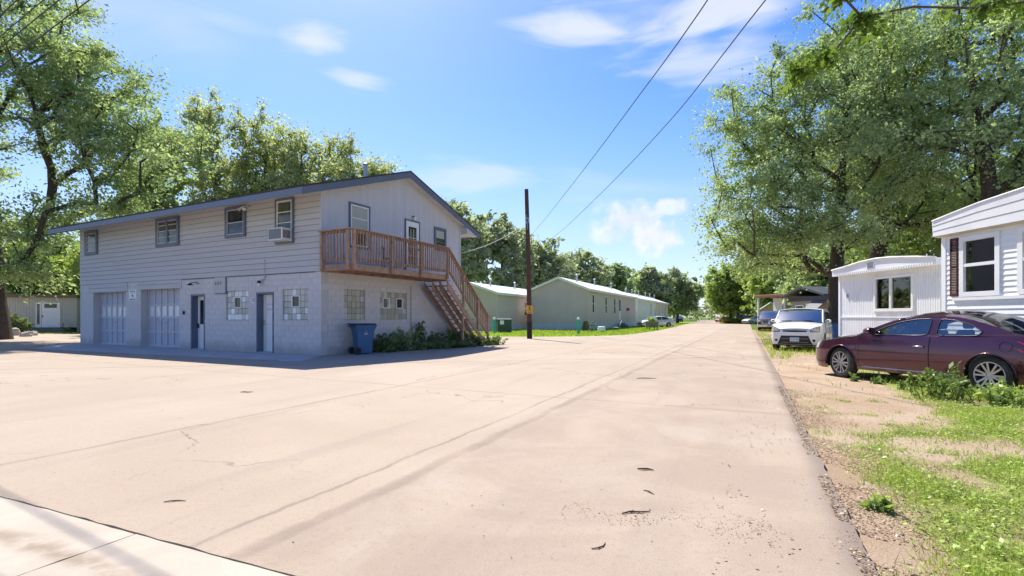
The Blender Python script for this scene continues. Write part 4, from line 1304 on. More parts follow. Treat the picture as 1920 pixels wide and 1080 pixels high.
class Car:
    def __init__(s, root, P, paint, hi=True):
        s.r, s.P, s.paint, s.hi = root, P, paint, hi
        s.low, s.belt, s.crown, s.plan, s.rail = (curve(P[k]) for k in ('low', 'belt', 'crown', 'plan', 'rail'))
        s.nose = curve(P['nose']); s.tail = curve(P['tail'])
        s.L = P['L']; s.zw = P.get('zw', .55)

    def yw(s, x, z):
        d = (z - s.zw) / .45
        return s.plan(x) * (1 - (s.P['tuck'] if d < 0 else s.P['shoulder']) * d * d)

    def fx(s, x, z):
        a = max(0, 1 - x / .55) ** 2; b = max(0, 1 - (s.L - x) / .55) ** 2
        return x + s.nose(z) * a - s.tail(z) * b

    def zb(s, x):
        z = s.low(x)
        for xw in s.P['wheels']:
            ar = s.P['arch']
            if abs(x - xw) < ar: z = max(z, s.P['wr'] + math.sqrt(ar * ar - (x - xw) ** 2))
        return min(z, s.belt(x) - .03)

    def side(s, x, z, sg, off=0.0): return (s.fx(x, z), sg * (s.yw(x, z) + off), z)

    def xs(s):
        n = 110 if s.hi else 44
        X = set(np.round(np.linspace(0, 1, 9) ** 2 * .3, 4)) | set(np.round(np.linspace(.3, s.L - .3, n), 4)) | set(np.round(s.L - np.linspace(0, 1, 9) ** 2 * .3, 4))
        for xw in s.P['wheels']:
            ar = s.P['arch']
            for k in range(17 if s.hi else 9): X.add(round(xw - ar * math.cos(math.pi * k / (16 if s.hi else 8)), 4))
            X |= {round(xw - ar - .001, 4), round(xw + ar + .001, 4)}
        X |= {round(v, 4) for v in (s.P['xw0'], s.P['xr0'])}
        return sorted(x for x in X if 0 <= x <= s.L)

    def body(s):
        P = s.P; X = s.xs(); nr = 14 if s.hi else 8; ny = 12 if s.hi else 8
        mb = MB()
        for sg in (-1, 1):
            mb.grid([[s.side(x, s.zb(x) + (s.belt(x) - s.zb(x)) * j / nr, sg) for j in range(nr + 1)] for x in X])

        def across(x):
            zt = s.belt(x); ye = s.yw(x, zt)
            return [(s.fx(x, zt) , ye * (1 - 2 * k / ny), zt + s.crown(x) * (1 - (1 - 2 * k / ny) ** 2)) for k in range(ny + 1)]
        mb.grid([across(x) for x in X if x <= P['xw0'] + 1e-6])
        if P.get('bed') is None: mb.grid([across(x) for x in X if x >= P['xr0'] - 1e-6])
        for x in (0, s.L):
            G = []
            for j in range(nr + 1):
                z = s.zb(x) + (s.belt(x) - s.zb(x)) * j / nr; ye = s.yw(x, z)
                G.append([(s.fx(x, z), ye * (1 - 2 * k / ny), z + (s.crown(x) * (1 - (1 - 2 * k / ny) ** 2) if j == nr else 0)) for k in range(ny + 1)])
            mb.grid(G)
        o = mb.build('body', s.paint, s.r, smooth=38, weld=True)
        if s.hi:
            for sg in (-1, 1):
                for xw in P['wheels']:
                    pth = []
                    for k in range(17):
                        a = math.pi * k / 16; x = xw - P['arch'] * math.cos(a); z = max(P['wr'] + P['arch'] * math.sin(a), s.low(x))
                        pth.append(s.side(x, z, sg, .002))
                    MB().tube(pth, .011, 6).build('wheel_arch_lip', s.paint, o, smooth=True)
        # underbody and wheel wells
        ub = MB(); hw = max(p[1] for p in P['plan'])
        ub.box(.22, s.L - .2, -hw + .3, hw - .3, P.get('ubz', .19), .5)
        for xw in P['wheels']:
            for sg in (-1, 1):
                G = []
                for k in range(13):
                    a = math.pi * (k / 12 * 1.1 - .05); ar = P['arch'] + .012
                    G.append([(xw - ar * math.cos(a), sg * y, P['wr'] + ar * math.sin(a)) for y in (hw - .03, hw - .32)])
                ub.grid(G)
        ub.build('underbody', M_well, s.r, recalc=False)
        return o

    def cy(s, x, z):
        b = s.belt(x)
        return s.yw(x, b) - .015 - s.P['tumble'] * (z - b)

    def poly_side(s, polys, sg, off):
        pts = [p for q in polys for p in q]
        tri = tessellate_polygon([[Vector((x, z, 0)) for x, z in q] for q in polys])
        return [(x, sg * (s.cy(x, z) + off), z) for x, z in pts], [tuple(t) for t in tri]

    @staticmethod
    def rounded(poly, n=5, k=.22):
        """round a polygon's corners"""
        out = []; m = len(poly)
        for i in range(m):
            a, b, c = Vector(poly[i - 1]), Vector(poly[i]), Vector(poly[(i + 1) % m])
            p, q = b.lerp(a, k), b.lerp(c, k)
            for t in range(n + 1):
                u = t / n; out.append(tuple(p * (1 - u) ** 2 + b * 2 * u * (1 - u) + q * u * u))
        return out

    def cabin(s, glass, roofmat=None, windscreen=None, rear=None):
        P = s.P; x0, x1, x2, x3 = P['xw0'], P['xw1'], P['xr1'], P['xr0']
        N = 30
        top = [(x3 + (x0 - x3) * i / (2 * N), 0) for i in range(2 * N + 1)]
        top = [(x, max(s.rail(x), s.belt(x) + .002)) for x, _ in top]
        bot = [(x0 + (x3 - x0) * i / N, 0) for i in range(N + 1)]
        bot = [(x, s.belt(x) - .012) for x, _ in bot]
        wins = [Car.rounded(w) for w in P['windows']]
        for sg in (-1, 1):
            mb = MB(); mb.add(*s.poly_side([bot + top] + wins, sg, 0)); mb.build('cabin_side', s.P.get('cabmat') or s.paint, s.r)
            for w in wins:
                g = MB(); g.add(*s.poly_side([w], sg, -.008)); go = g.build('side_window', glass, s.r)
                e = MB(); e.tube([(x, sg * (s.cy(x, z) + .0), z) for x, z in w] + [(w[0][0], sg * s.cy(*w[0]), w[0][1])], .011 if s.hi else .016, 5); e.build('window_trim', M_trimblk, go, smooth=True)

        def span(xa, xb, n, ca, cb, bulge):
            G = []
            for i in range(n + 1):
                t = i / n; x = xa + (xb - xa) * t; z = max(s.rail(x), s.belt(x) + .002); y = s.cy(x, z); c = ca + (cb - ca) * t; bl = bulge * (1 - t)
                G.append([(x - bl * (1 - (1 - 2 * k / 12) ** 2), y * (1 - 2 * k / 12), z + c * (1 - abs(1 - 2 * k / 12) ** 2.4)) for k in range(13)])
            return G
        rc = P.get('rc', .07)
        MB().grid(span(x1, x2, 16, rc, rc, 0)).build('roof', roofmat or s.paint, s.r, smooth=True)
        w = MB().grid(span(x0, x1, 12, s.crown(x0), rc, P.get('bulge', .09))).build('windscreen', windscreen or M_wind, s.r, smooth=True)
        G = span(x3, x2, 10, s.crown(x3), rc, -.05)
        MB().grid(G).build('rear_window', rear or glass, s.r, smooth=True)
        if s.hi:
            for sg in (-1, 1):      # screen pillars
                pl = MB(); pl.tube([(x, sg * (s.cy(x, max(s.rail(x), s.belt(x))) - .012), max(s.rail(x), s.belt(x)) + .004) for x in np.linspace(x0, x1, 9)], .026, 6)
                pl.build('pillar', s.paint, s.r, smooth=True)
            fr = MB(); fr.tube([p for p in span(x0, x1, 12, s.crown(x0), rc, P.get('bulge', .09))[0]], .016, 6); fr.build('cowl', M_trimblk, s.r, smooth=True)

    def wheel(s, xw, sg, steer=0, spokes=10, double=False):
        P = s.P; hw = s.plan(xw) * .985; r = P['wr'] + .008; w = P.get('tw', .2); rr = P.get('rim', .66) * r
        o_t = MB()
        o_t.lathe([(rr, -w / 2 + .01), (r - .05, -w / 2), (r - .012, -w / 2 + .02), (r, -w / 2 + .045), (r, w / 2 - .045), (r - .012, w / 2 - .02), (r - .05, w / 2), (rr, w / 2 - .01)], 36 if s.hi else 20, (0, 0, 0), 1, True)
        t = o_t.build('wheel', M_tyre, s.r, smooth=35)
        t.location = (xw, sg * (hw - w / 2 - .012), P['wr'])
        t.rotation_euler = (0, 0, steer)
        f = sg * (w / 2)
        rm = MB()
        rm.lathe([(rr + .004, f * .9), (rr + .004, f * .98), (rr - .012, f * .98), (rr - .025, f * .6), (rr - .025, -f * .8), (rr + .004, -f * .8)], 36 if s.hi else 20, (0, 0, 0), 1, True)
        rm.lathe([(.075, f * .5), (.07, f * .86), (.03, f * .9), (.005, f * .9)], 16, (0, 0, 0), 1)
        for k in range(spokes):
            a = 2 * math.pi * k / spokes + (.12 if double and k % 2 else 0)
            ca, sa = math.cos(a), math.sin(a)
            rm.bar((.05 * ca, f * .78, .05 * sa), ((rr - .01) * ca, f * .90, (rr - .01) * sa), .03 if s.hi else .06, .035, (0, 1, 0))
        rm.build('rim', P.get('rimmat') or M_alloy, t, smooth=30)
        dk = MB(); dk.lathe([(rr - .02, f * .15), (.12, f * .2), (.02, f * .2)], 24, (0, 0, 0), 1); dk.build('brake_disc', M_well, t)

    def patch_front(s, lo, hi_, off, mat, name, parent=None, n=14, m=5, rear=False):
        """panel laid on the nose (or tail): lower and upper outlines as (y, z)"""
        fl, fh = curve(lo), curve(hi_); ya, yb = lo[0][0], lo[-1][0]

        def X(y, z):
            x0, x1 = (0.0, s.L * .45)
            if s.yw(0 if not rear else s.L, z) >= abs(y): x = 0.0
            else:
                for _ in range(26):
                    xm = (x0 + x1) / 2
                    if s.yw(xm if not rear else s.L - xm, z) >= abs(y): x1 = xm
                    else: x0 = xm
                x = x1
            return s.fx(x, z) - off if not rear else s.fx(s.L - x, z) + off
        G = []
        for i in range(n + 1):
            y = ya + (yb - ya) * i / n; a, b = fl(y), fh(y)
            G.append([(X(y, a + (b - a) * j / m), y, a + (b - a) * j / m) for j in range(m + 1)])
        mb = MB(); mb.grid(G)
        sk = .03 * (1 if not rear else -1)
        ring = [G[i][0] for i in range(n + 1)] + [G[n][j] for j in range(1, m + 1)] + [G[i][m] for i in range(n - 1, -1, -1)] + [G[0][j] for j in range(m - 1, -1, -1)]
        mb.grid([[(x, y, z), (x + sk, y, z)] for x, y, z in ring])
        return mb.build(name, mat, parent or s.r, smooth=35, weld=True)

    def door(s, x0, x1, sg, z0=None, handle_z=.74):
        n, m = 14, 10
        F = lambda x: (s.zb(x) + .06) if z0 is None else z0
        G = [[s.side(x0 + (x1 - x0) * i / n, F(x0 + (x1 - x0) * i / n) + (s.belt(x0 + (x1 - x0) * i / n) - .004 - F(x0 + (x1 - x0) * i / n)) * j / m, sg, .004) for j in range(m + 1)] for i in range(n + 1)]
        d = MB().grid(G).build('door', s.paint, s.r, smooth=True)
        ring = [G[0][j] for j in range(m, -1, -1)] + [G[i][0] for i in range(1, n + 1)] + [G[n][j] for j in range(1, m + 1)]
        MB().tube(ring, .0055, 5).build('door_gap', M_trimblk, d)
        hx = x1 - .16; y = s.yw(hx, handle_z)
        h = MB(); h.tube([(hx - .1, sg * (y + .004), handle_z), (hx - .08, sg * (y + .04), handle_z), (hx + .06, sg * (y + .04), handle_z + .004), (hx + .08, sg * (y + .004), handle_z)], .014, 8)
        h.build('handle', s.P.get('handlemat') or s.paint, d, smooth=True)

    def mirror(s, x, sg, mat):
        z = s.belt(x) + .07; y = s.cy(x, z)
        mb = MB()
        prof = [(0, .5), (.04, .8), (.10, 1.0), (.15, .95), (.16, .0)]
        G = []
        for dx_, k in prof:
            G.append([(x - .02 + dx_, sg * (y + .13 + .105 * k * math.cos(t)), z + .03 + .07 * k * math.sin(t)) for t in np.linspace(0, 2 * math.pi, 17)])
        mb.grid(G); o = mb.build('mirror', mat, s.r, smooth=45, weld=True)
        ar = MB(); ar.bar((x + .06, sg * (y - .02), z - .03), (x + .06, sg * (y + .10), z), .06, .035); ar.build('mirror_arm', M_trimblk, o)

    def interior(s, seats, steer_x):
        P = s.P; hw = max(p[1] for p in P['plan'])
        fl = MB(); fl.box(P['xw0'] + .1, P['xr0'] - .1, -hw + .14, hw - .14, .36, .42)
        fl.box(P['xr0'] - .5, P['xr0'] - .02, -hw + .16, hw - .16, .42, s.belt(P['xr0']) - .06)
        for sg in (-1, 1): fl.box(P['xw0'] + .2, P['xr0'] - .2, sg * (hw - .14) - .01, sg * (hw - .14) + .01, .42, s.belt(P['xw0'] + .6) - .04)
        fl.build('cabin_floor', M_inter, s.r)
        d = MB(); d.box(P['xw0'] + .12, P['xw0'] + .55, -hw + .16, hw - .16, .62, s.belt(P['xw0']) + .03); d.build('dashboard', M_inter, s.r, bevel=.05)
        for (x, y) in seats:
            st = MB(); st.box(x - .48, x, y - .24, y + .24, .42, .58); se = st.build('seat', M_inter, s.r, bevel=.05)
            b = MB(); b.hexa([(x - .10, y - .24, .5), (x + .06, y - .24, .5), (x + .06, y + .24, .5), (x - .10, y + .24, .5)],
                             [(x + .12, y - .2, 1.04), (x + .21, y - .2, 1.02), (x + .21, y + .2, 1.02), (x + .12, y + .2, 1.04)]); b.build('backrest', M_inter, se, bevel=.03)
            h = MB(); h.box(x + .15, x + .24, y - .12, y + .12, 1.05, 1.21); h.build('headrest', M_inter, se, bevel=.03)
        if steer_x:
            sw = MB(); c = Vector((steer_x, -.36, .88)); pts = []
            for k in range(25):
                a = 2 * math.pi * k / 24; pts.append(tuple(c + Vector((.09 * math.sin(a), .18 * math.cos(a), .165 * math.sin(a)))))
            sw.tube(pts, .017, 7); sw.tube([tuple(c + Vector((0, -.17, 0))), tuple(c), tuple(c + Vector((0, .17, 0)))], .018, 6); sw.tube([tuple(c), (c.x - .2, c.y, c.z - .12)], .035, 7)
            sw.build('steering_wheel', M_trimblk, s.r, smooth=True)


# --- maroon coupe
coupe = empty('coupe', (7.90, 12.80, -.03), math.atan2(-.955, .295),
              'dusty maroon two-door coupe parked on the bare driveway before the shuttered white home', 'car', scale=1.05)
M_maroon = car_paint('maroon_car_paint', (.075, .011, .032), .5, .06, .2)
CP = dict(L=4.42, tuck=.085, shoulder=.115, zw=.58, wheels=(.88, 3.58), wr=.315, arch=.365, tw=.215, rim=.69,
          low=[(0, .20), (.35, .17), (1.3, .20), (3.2, .20), (3.95, .22), (4.42, .28)],
          belt=[(0, .60), (.1, .645), (.25, .70), (.5, .765), (.9, .835), (1.3, .885), (1.6, .90), (2.4, .905), (3.2, .925), (3.7, .95), (4.1, .955), (4.42, .92)],
          crown=[(0, .02), (.25, .05), (.7, .095), (1.25, .11), (1.6, .10), (3.7, .05), (4.42, .05)],
          plan=[(0, .52), (.06, .63), (.16, .72), (.35, .80), (.6, .845), (.95, .868), (1.6, .872), (2.6, .872), (3.4, .868), (3.9, .85), (4.2, .80), (4.36, .72), (4.42, .60)],
          rail=[(1.25, .88), (1.5, 1.005), (1.75, 1.115), (2.0, 1.205), (2.3, 1.270), (2.6, 1.292), (2.9, 1.282), (3.2, 1.235), (3.55, 1.135), (3.85, 1.03), (4.12, .955)],
          nose=[(.1, .10), (.35, .0), (.55, .02), (.75, .14), (1.0, .3)], tail=[(.1, .1), (.5, 0), (.8, .03), (1.0, .1)],
          xw0=1.25, xw1=2.12, xr1=3.12, xr0=4.10, tumble=.34, rc=.095, bulge=.14,
          windows=[[(1.50, .925), (1.78, 1.075), (2.05, 1.175), (2.35, 1.232), (2.62, 1.240), (2.60, .930)],
                   [(2.735, .935), (2.755, 1.238), (3.02, 1.212), (3.28, 1.130), (3.45, 1.03), (3.38, .955)]],
          rimmat=None, handlemat=pmat('chrome_handle', (.55, .56, .57), .15, .05, 5, metal=1.0))
c = Car(coupe, CP, M_maroon)
body_o = c.body(); c.cabin(M_carglass, rear=M_tint)
for sg in (-1, 1):
    c.door(1.30, 2.66, sg, handle_z=.735)
    for i, xw in enumerate(CP['wheels']): c.wheel(xw, sg, -.16 if i == 0 else 0, 12, True)
    c.mirror(1.50, sg, M_maroon)
    mo = MB(); pts = [c.side(x, .262 + .004 * x, sg, .006) for x in np.linspace(1.30, 3.15, 14)]; mo.tube(pts, .016, 6); mo.build('sill_moulding', pmat('bright_sill_moulding', (.36, .33, .36), .25, .1, 4, metal=.6), coupe, smooth=True)
    lo = [(sg * .40, .60), (sg * .62, .575), (sg * .77, .60)]; hi_ = [(sg * .40, .645), (sg * .62, .68), (sg * .77, .73)]
    if sg < 0: lo, hi_ = lo[::-1], hi_[::-1]
    c.patch_front(lo, hi_, .006, M_lamp, 'headlight')
    lo = [(sg * .45, .70), (sg * .68, .70), (sg * .83, .72)]; hi_ = [(sg * .45, .90), (sg * .68, .90), (sg * .83, .88)]
    if sg < 0: lo, hi_ = lo[::-1], hi_[::-1]
    c.patch_front(lo, hi_, .008, M_red, 'tail_light', rear=True)
    fz = MB(); fz.tube([c.side(3.80 + .085 * math.cos(a), .80 + .085 * math.sin(a), sg, .003) for a in np.linspace(0, 2 * math.pi, 25)], .004, 5); fz.build('fuel_flap', M_trimblk, coupe) if sg < 0 else None
    sg_ = MB(); sg_.tube([c.side(x, .60 - .02 * (x - 4.0), sg, .002) for x in np.linspace(3.97, 4.3, 8)], .004, 5); sg_.build('bumper_gap', M_trimblk, coupe)
c.patch_front([(-.40, .50), (.40, .50)], [(-.40, .60), (.40, .60)], .006, M_trimblk, 'grille')
c.patch_front([(-.48, .24), (.48, .24)], [(-.42, .38), (.42, .38)], .006, M_trimblk, 'lower_intake')
c.interior([(2.35, -.36), (2.35, .36), (3.15, -.33), (3.15, .33)], 1.82)
sr = MB(); G = []
for x in np.linspace(2.28, 3.0, 8):
    z = c.rail(x); y = c.cy(x, z)
    G.append([(x, y * k * .72, z + CP['rc'] * (1 - abs(k * .72) ** 2.4) + .004) for k in np.linspace(-1, 1, 9)])
sr.grid(G).build('sunroof', dark_glass('black_roof_glass', (.012, .012, .014), .04), coupe, smooth=True)
sp_ = MB()
sp_.grid([[(4.30 + .0 * k, y, .985 + .02 * math.cos(y)) for y in np.linspace(-.6, .6, 9)] for k in (0,)] + [[(4.40, y, 1.0) for y in np.linspace(-.6, .6, 9)]]).build('spoiler_lip', M_maroon, coupe)

# --- white boxy hatchback seen from the front
hatch = empty('hatchback', (11.15, 20.62, -.03), math.atan2(.8, .6),
              'white boxy hatchback facing the camera with black lower grille beside the maroon coupe', 'car', scale=1.06)
M_whitecar = car_paint('white_car_paint', (.74, .76, .78), .05, .14, .3)
HP = dict(L=4.1, tuck=.06, shoulder=.07, zw=.62, wheels=(.82, 3.37), wr=.325, arch=.375, tw=.21, rim=.66,
          low=[(0, .24), (.4, .22), (1.3, .24), (3.0, .24), (3.8, .26), (4.1, .34)],
          belt=[(0, .80), (.1, .865), (.25, .925), (.55, .985), (.95, 1.02), (1.6, 1.02), (2.6, 1.05), (3.6, 1.09), (4.1, 1.08)],
          crown=[(0, .05), (.3, .075), (.9, .085), (3.9, .03), (4.1, .03)],
          plan=[(0, .60), (.05, .72), (.13, .79), (.3, .84), (.6, .875), (1.0, .89), (3.0, .89), (3.7, .87), (3.98, .82), (4.1, .70)],
          rail=[(.88, 1.02), (1.1, 1.22), (1.32, 1.41), (1.50, 1.525), (1.8, 1.565), (2.6, 1.575), (3.4, 1.52), (3.75, 1.47), (3.95, 1.25), (4.02, 1.08)],
          nose=[(.2, .07), (.45, .0), (.65, .0), (.85, .03), (1.0, .12)], tail=[(.2, .05), (.6, 0), (1.1, .05)],
          xw0=.88, xw1=1.52, xr1=3.72, xr0=4.02, tumble=.13, rc=.06, bulge=.12,
          windows=[[(1.28, 1.06), (1.62, 1.40), (1.80, 1.46), (2.28, 1.47), (2.28, 1.07)], [(2.38, 1.08), (2.38, 1.47), (3.10, 1.46), (3.14, 1.10)], [(3.26, 1.14), (3.24, 1.44), (3.55, 1.42), (3.66, 1.18)]])
c = Car(hatch, HP, M_whitecar)
c.body(); c.cabin(M_tint, windscreen=M_wind)
for sg in (-1, 1):
    c.door(1.20, 2.32, sg, handle_z=.9); c.door(2.34, 3.20, sg, z0=.62, handle_z=.93)
    for i, xw in enumerate(HP['wheels']): c.wheel(xw, sg, 0, 8)
    c.mirror(1.18, sg, M_whitecar)

    def P2(lo, hi_, *a, **k):
        lo = [(sg * y, z) for y, z in lo]; hi_ = [(sg * y, z) for y, z in hi_]
        if sg < 0: lo, hi_ = lo[::-1], hi_[::-1]
        return c.patch_front(lo, hi_, *a, **k)
    hl = P2([(.50, .715), (.65, .705), (.80, .72)], [(.50, .80), (.65, .885), (.80, .93)], .006, M_trimblk, 'headlight')
    P2([(.525, .735), (.65, .73), (.785, .74)], [(.525, .795), (.65, .865), (.785, .90)], .012, M_lamp, 'lamp_lens', parent=hl)
    P2([(.69, .80), (.785, .81)], [(.69, .862), (.785, .885)], .016, M_amber, 'indicator_lens', parent=hl)
    P2([(.54, .74), (.66, .738)], [(.54, .765), (.66, .763)], .016, M_amber, 'marker_lens', parent=hl)
    fg = []
    ca_ = [(.625 + .05 * math.cos(a), .40 + .05 * math.sin(a)) for a in np.linspace(math.pi, 2 * math.pi, 9)]
    cb_ = [(y, .80 - z) for y, z in ca_]
    P2(ca_, cb_, .006, M_trimblk, 'fog_lamp', n=12)
    P2([(.52, .80), (.80, .9)], [(.52, 1.0), (.80, 1.0)], .008, M_red, 'tail_light', rear=True)
c.patch_front([(-.40, .715), (0, .705), (.40, .715)], [(-.40, .765), (0, .775), (.40, .765)], .006, M_trimblk, 'grille')
c.patch_front([(-.44, .785), (0, .795), (.44, .785)], [(-.44, .802), (0, .812), (.44, .802)], .008, M_trimblk, 'bonnet_gap')
# trapezoid lower grille: wider at the foot
G = []
for j in range(9):
    t = j / 8; z = .25 + .32 * t; hw_ = .60 - .15 * t ** .8
    row = []
    for k in range(17):
        y = hw_ * (k / 8 - 1)
        xx = 0.0 if abs(y) < c.yw(0, z) else .02
        row.append((c.fx(xx, z) - .012, y, z))
    G.append(row)
mb = MB(); mb.grid(G); mb.grid([[(p[0], p[1], p[2]), (p[0] + .05, p[1], p[2])] for p in G[-1]]); lgr = mb.build('lower_grille', M_trimblk, hatch, smooth=35, weld=True)
br = MB()
for z in (.32, .46): br.bar((c.fx(0, z) - .018, -.44, z), (c.fx(0, z) - .018, .44, z), .012, .02)
br.build('grille_bar', M_inter, lgr)
lp = MB(); lp.box(-.045, -.025, -.155, .155, .36, .52); po = lp.build('licence_plate', M_plate, hatch, bevel=.006)
MB().box(-.0465, -.0455, -.15, .15, .475, .515).build('plate_band', M_plateblue, po)
text_mesh('GLEX302', .085, pmat('plate_ink', (.10, .16, .22), .5), po, 'plate_number', lambda u_, v_, n_: (-.046 - n_, -u_, .425 + v_), .002, .002)
wp = MB()
for (y0, y1) in ((-.55, -.02), (.08, .58)):
    wp.tube([(.84, y1, 1.10 + .02), (.80, (y0 + y1) / 2, 1.135), (.83, y0, 1.115)], .012, 6)
wp.build('wipers', M_trimblk, hatch)
c.interior([(2.0, -.38), (2.0, .38)], 1.5)

# --- vehicles farther off
def simple_car(kind, name, label, loc, rear, paint, hi=False, rimmat=None):
    root = empty(name, (loc[0], loc[1], -.03), math.atan2(rear[1], rear[0]), label, 'car' if kind != 'pickup' else 'pickup truck', 'vehicles parked along the road', 1.04)
    base = dict(tuck=.07, shoulder=.10, zw=.58, wr=.32, arch=.37, tw=.21, tumble=.32, rc=.07, bulge=.1, nose=[(.1, .08), (.4, 0), (.6, .02), (.9, .2)], tail=[(.1, .08), (.5, 0), (1.0, .1)])
    if kind == 'sedan':
        P = dict(base, L=4.84, wheels=(.95, 3.68), low=[(0, .2), (.5, .19), (4.2, .21), (4.84, .3)],
                 belt=[(0, .62), (.15, .70), (.6, .82), (1.2, .90), (2.4, .94), (3.8, 1.0), (4.5, 1.02), (4.84, .98)], crown=[(0, .03), (.6, .09), (1.3, .1), (3.9, .05), (4.84, .04)],
                 plan=[(0, .58), (.1, .72), (.35, .84), (.9, .905), (3.6, .905), (4.4, .86), (4.74, .76), (4.84, .62)],
                 rail=[(1.2, .90), (1.6, 1.12), (2.0, 1.30), (2.4, 1.375), (2.9, 1.385), (3.4, 1.33), (3.9, 1.16), (4.3, 1.02)], xw0=1.2, xw1=2.12, xr1=3.35, xr0=4.3,
                 windows=[[(1.55, .97), (1.95, 1.2), (2.2, 1.31), (2.68, 1.33), (2.68, .98)], [(2.78, .98), (2.78, 1.33), (3.25, 1.31), (3.7, 1.14), (3.72, 1.03)]])
    elif kind == 'van':
        P = dict(base, L=4.9, wheels=(.95, 3.85), low=[(0, .22), (.5, .2), (4.3, .22), (4.9, .3)], zw=.65,
                 belt=[(0, .66), (.2, .76), (.7, .92), (1.1, 1.02), (2.6, 1.06), (4.5, 1.1), (4.9, 1.08)], crown=[(0, .03), (.6, .09), (1.1, .1), (4.9, .03)],
                 plan=[(0, .6), (.1, .75), (.35, .88), (.9, .95), (4.0, .95), (4.7, .9), (4.9, .8)],
                 rail=[(.9, .98), (1.4, 1.27), (1.9, 1.55), (2.3, 1.66), (3.2, 1.69), (4.4, 1.66), (4.75, 1.4), (4.86, 1.1)], xw0=.9, xw1=2.05, xr1=4.45, xr0=4.86, tumble=.24,
                 windows=[[(1.55, 1.08), (1.95, 1.42), (2.2, 1.54), (2.75, 1.57), (2.75, 1.1)], [(2.85, 1.1), (2.85, 1.57), (3.75, 1.57), (3.75, 1.12)], [(3.85, 1.13), (3.85, 1.56), (4.4, 1.53), (4.55, 1.16)]])
    elif kind == 'suv':
        P = dict(base, L=4.7, wheels=(.92, 3.62), low=[(0, .26), (.5, .24), (4.1, .26), (4.7, .36)], wr=.36, arch=.41, zw=.66,
                 belt=[(0, .80), (.15, .92), (.6, 1.0), (1.2, 1.06), (2.6, 1.1), (4.3, 1.14), (4.7, 1.1)], crown=[(0, .03), (.6, .07), (1.2, .08), (4.7, .03)],
                 plan=[(0, .66), (.1, .8), (.35, .88), (.9, .93), (3.9, .93), (4.5, .88), (4.7, .78)],
                 rail=[(1.2, 1.06), (1.5, 1.3), (1.85, 1.58), (2.2, 1.68), (3.2, 1.7), (4.2, 1.67), (4.5, 1.45), (4.66, 1.12)], xw0=1.2, xw1=1.95, xr1=4.3, xr0=4.66, tumble=.22,
                 windows=[[(1.5, 1.12), (1.85, 1.45), (2.1, 1.56), (2.55, 1.58), (2.55, 1.13)], [(2.65, 1.14), (2.65, 1.58), (3.4, 1.58), (3.45, 1.16)], [(3.55, 1.17), (3.55, 1.57), (4.1, 1.54), (4.3, 1.2)]])
    else:
        P = dict(base, L=5.6, wheels=(1.0, 4.4), low=[(0, .36), (.5, .34), (5.0, .36), (5.6, .46)], wr=.39, arch=.45, zw=.72, bed=True,
                 belt=[(0, 1.0), (.1, 1.08), (.6, 1.15), (1.4, 1.2), (3.3, 1.22), (5.6, 1.22)], crown=[(0, .04), (.6, .07), (1.4, .07), (5.6, .0)],
                 plan=[(0, .78), (.08, .9), (.3, .96), (.9, 1.0), (5.2, 1.0), (5.6, .98)],
                 rail=[(1.35, 1.2), (1.65, 1.45), (2.0, 1.74), (2.3, 1.83), (2.9, 1.85), (3.25, 1.82), (3.35, 1.5), (3.4, 1.24)], xw0=1.35, xw1=2.1, xr1=3.22, xr0=3.4, tumble=.2,
                 nose=[(.1, .1), (.5, 0), (.8, 0), (1.2, .08)], tail=[(.1, .05), (.5, 0), (1.2, .0)],
                 windows=[[(1.75, 1.27), (2.05, 1.56), (2.3, 1.7), (2.7, 1.72), (2.7, 1.28)], [(2.8, 1.28), (2.8, 1.72), (3.15, 1.71), (3.18, 1.29)]])
    if rimmat: P['rimmat'] = rimmat
    c = Car(root, P, paint, hi)
    c.body(); c.cabin(M_tint)
    for sg in (-1, 1):
        for xw in P['wheels']: c.wheel(xw, sg, 0, 7)
        zb_ = P['belt'][1][1]
        for rear_ in (False, True):
            zz_ = zb_ - .06 if not rear_ else P['belt'][-1][1] - .06
            y0, y1 = P['plan'][0][1] * .85, P['plan'][2][1] * .93
            lo = [(sg * y0, zz_ - .16), (sg * y1, zz_ - .14)]; hi_ = [(sg * y0, zz_ - .02), (sg * y1, zz_ + .02)]
            if sg < 0: lo, hi_ = lo[::-1], hi_[::-1]
            c.patch_front(lo, hi_, .012, M_red if rear_ else M_lamp, 'tail_light' if rear_ else 'headlight', n=6, m=3, rear=rear_)
        c.mirror(P['windows'][0][0][0] - .02, sg, paint)
        c.door(P['windows'][0][0][0] - .1, P['windows'][0][4][0] + .04, sg, z0=.42, handle_z=P['belt'][2][1] - .05)
    if kind == 'pickup':
        chrome = pmat('chrome_grille', (.62, .63, .64), .2, .06, 5, metal=.6)
        gl = c.patch_front([(-.62, .66), (.62, .66)], [(-.62, 1.04), (.62, 1.04)], .015, chrome, 'grille')
        for sy in (-1, 1):
            for (z0, z1) in ((.70, .83), (.87, .99)):
                lo, hi_ = [(sy * .07, z0), (sy * .55, z0)], [(sy * .07, z1), (sy * .55, z1)]
                if sy < 0: lo, hi_ = lo[::-1], hi_[::-1]
                c.patch_front(lo, hi_, .022, M_trimblk, 'grille_opening', parent=gl, n=6, m=2)
        c.patch_front([(-.88, .40), (.88, .40)], [(-.88, .60), (.88, .60)], .05, chrome, 'bumper')
        MB().box(-.075, -.06, -.16, .16, .42, .56).build('licence_plate', M_plateblue, root)
        bd = MB(); bd.box(3.42, 5.55, -.9, .9, .7, .74); bd.box(5.56, 5.6, -.97, .97, .5, 1.21); bd.build('bed', M_well, root)
    else:
        c.patch_front([(-.45, .42), (.45, .42)], [(-.45, .55), (.45, .55)], .012, M_trimblk, 'grille', n=6, m=2)
    return root


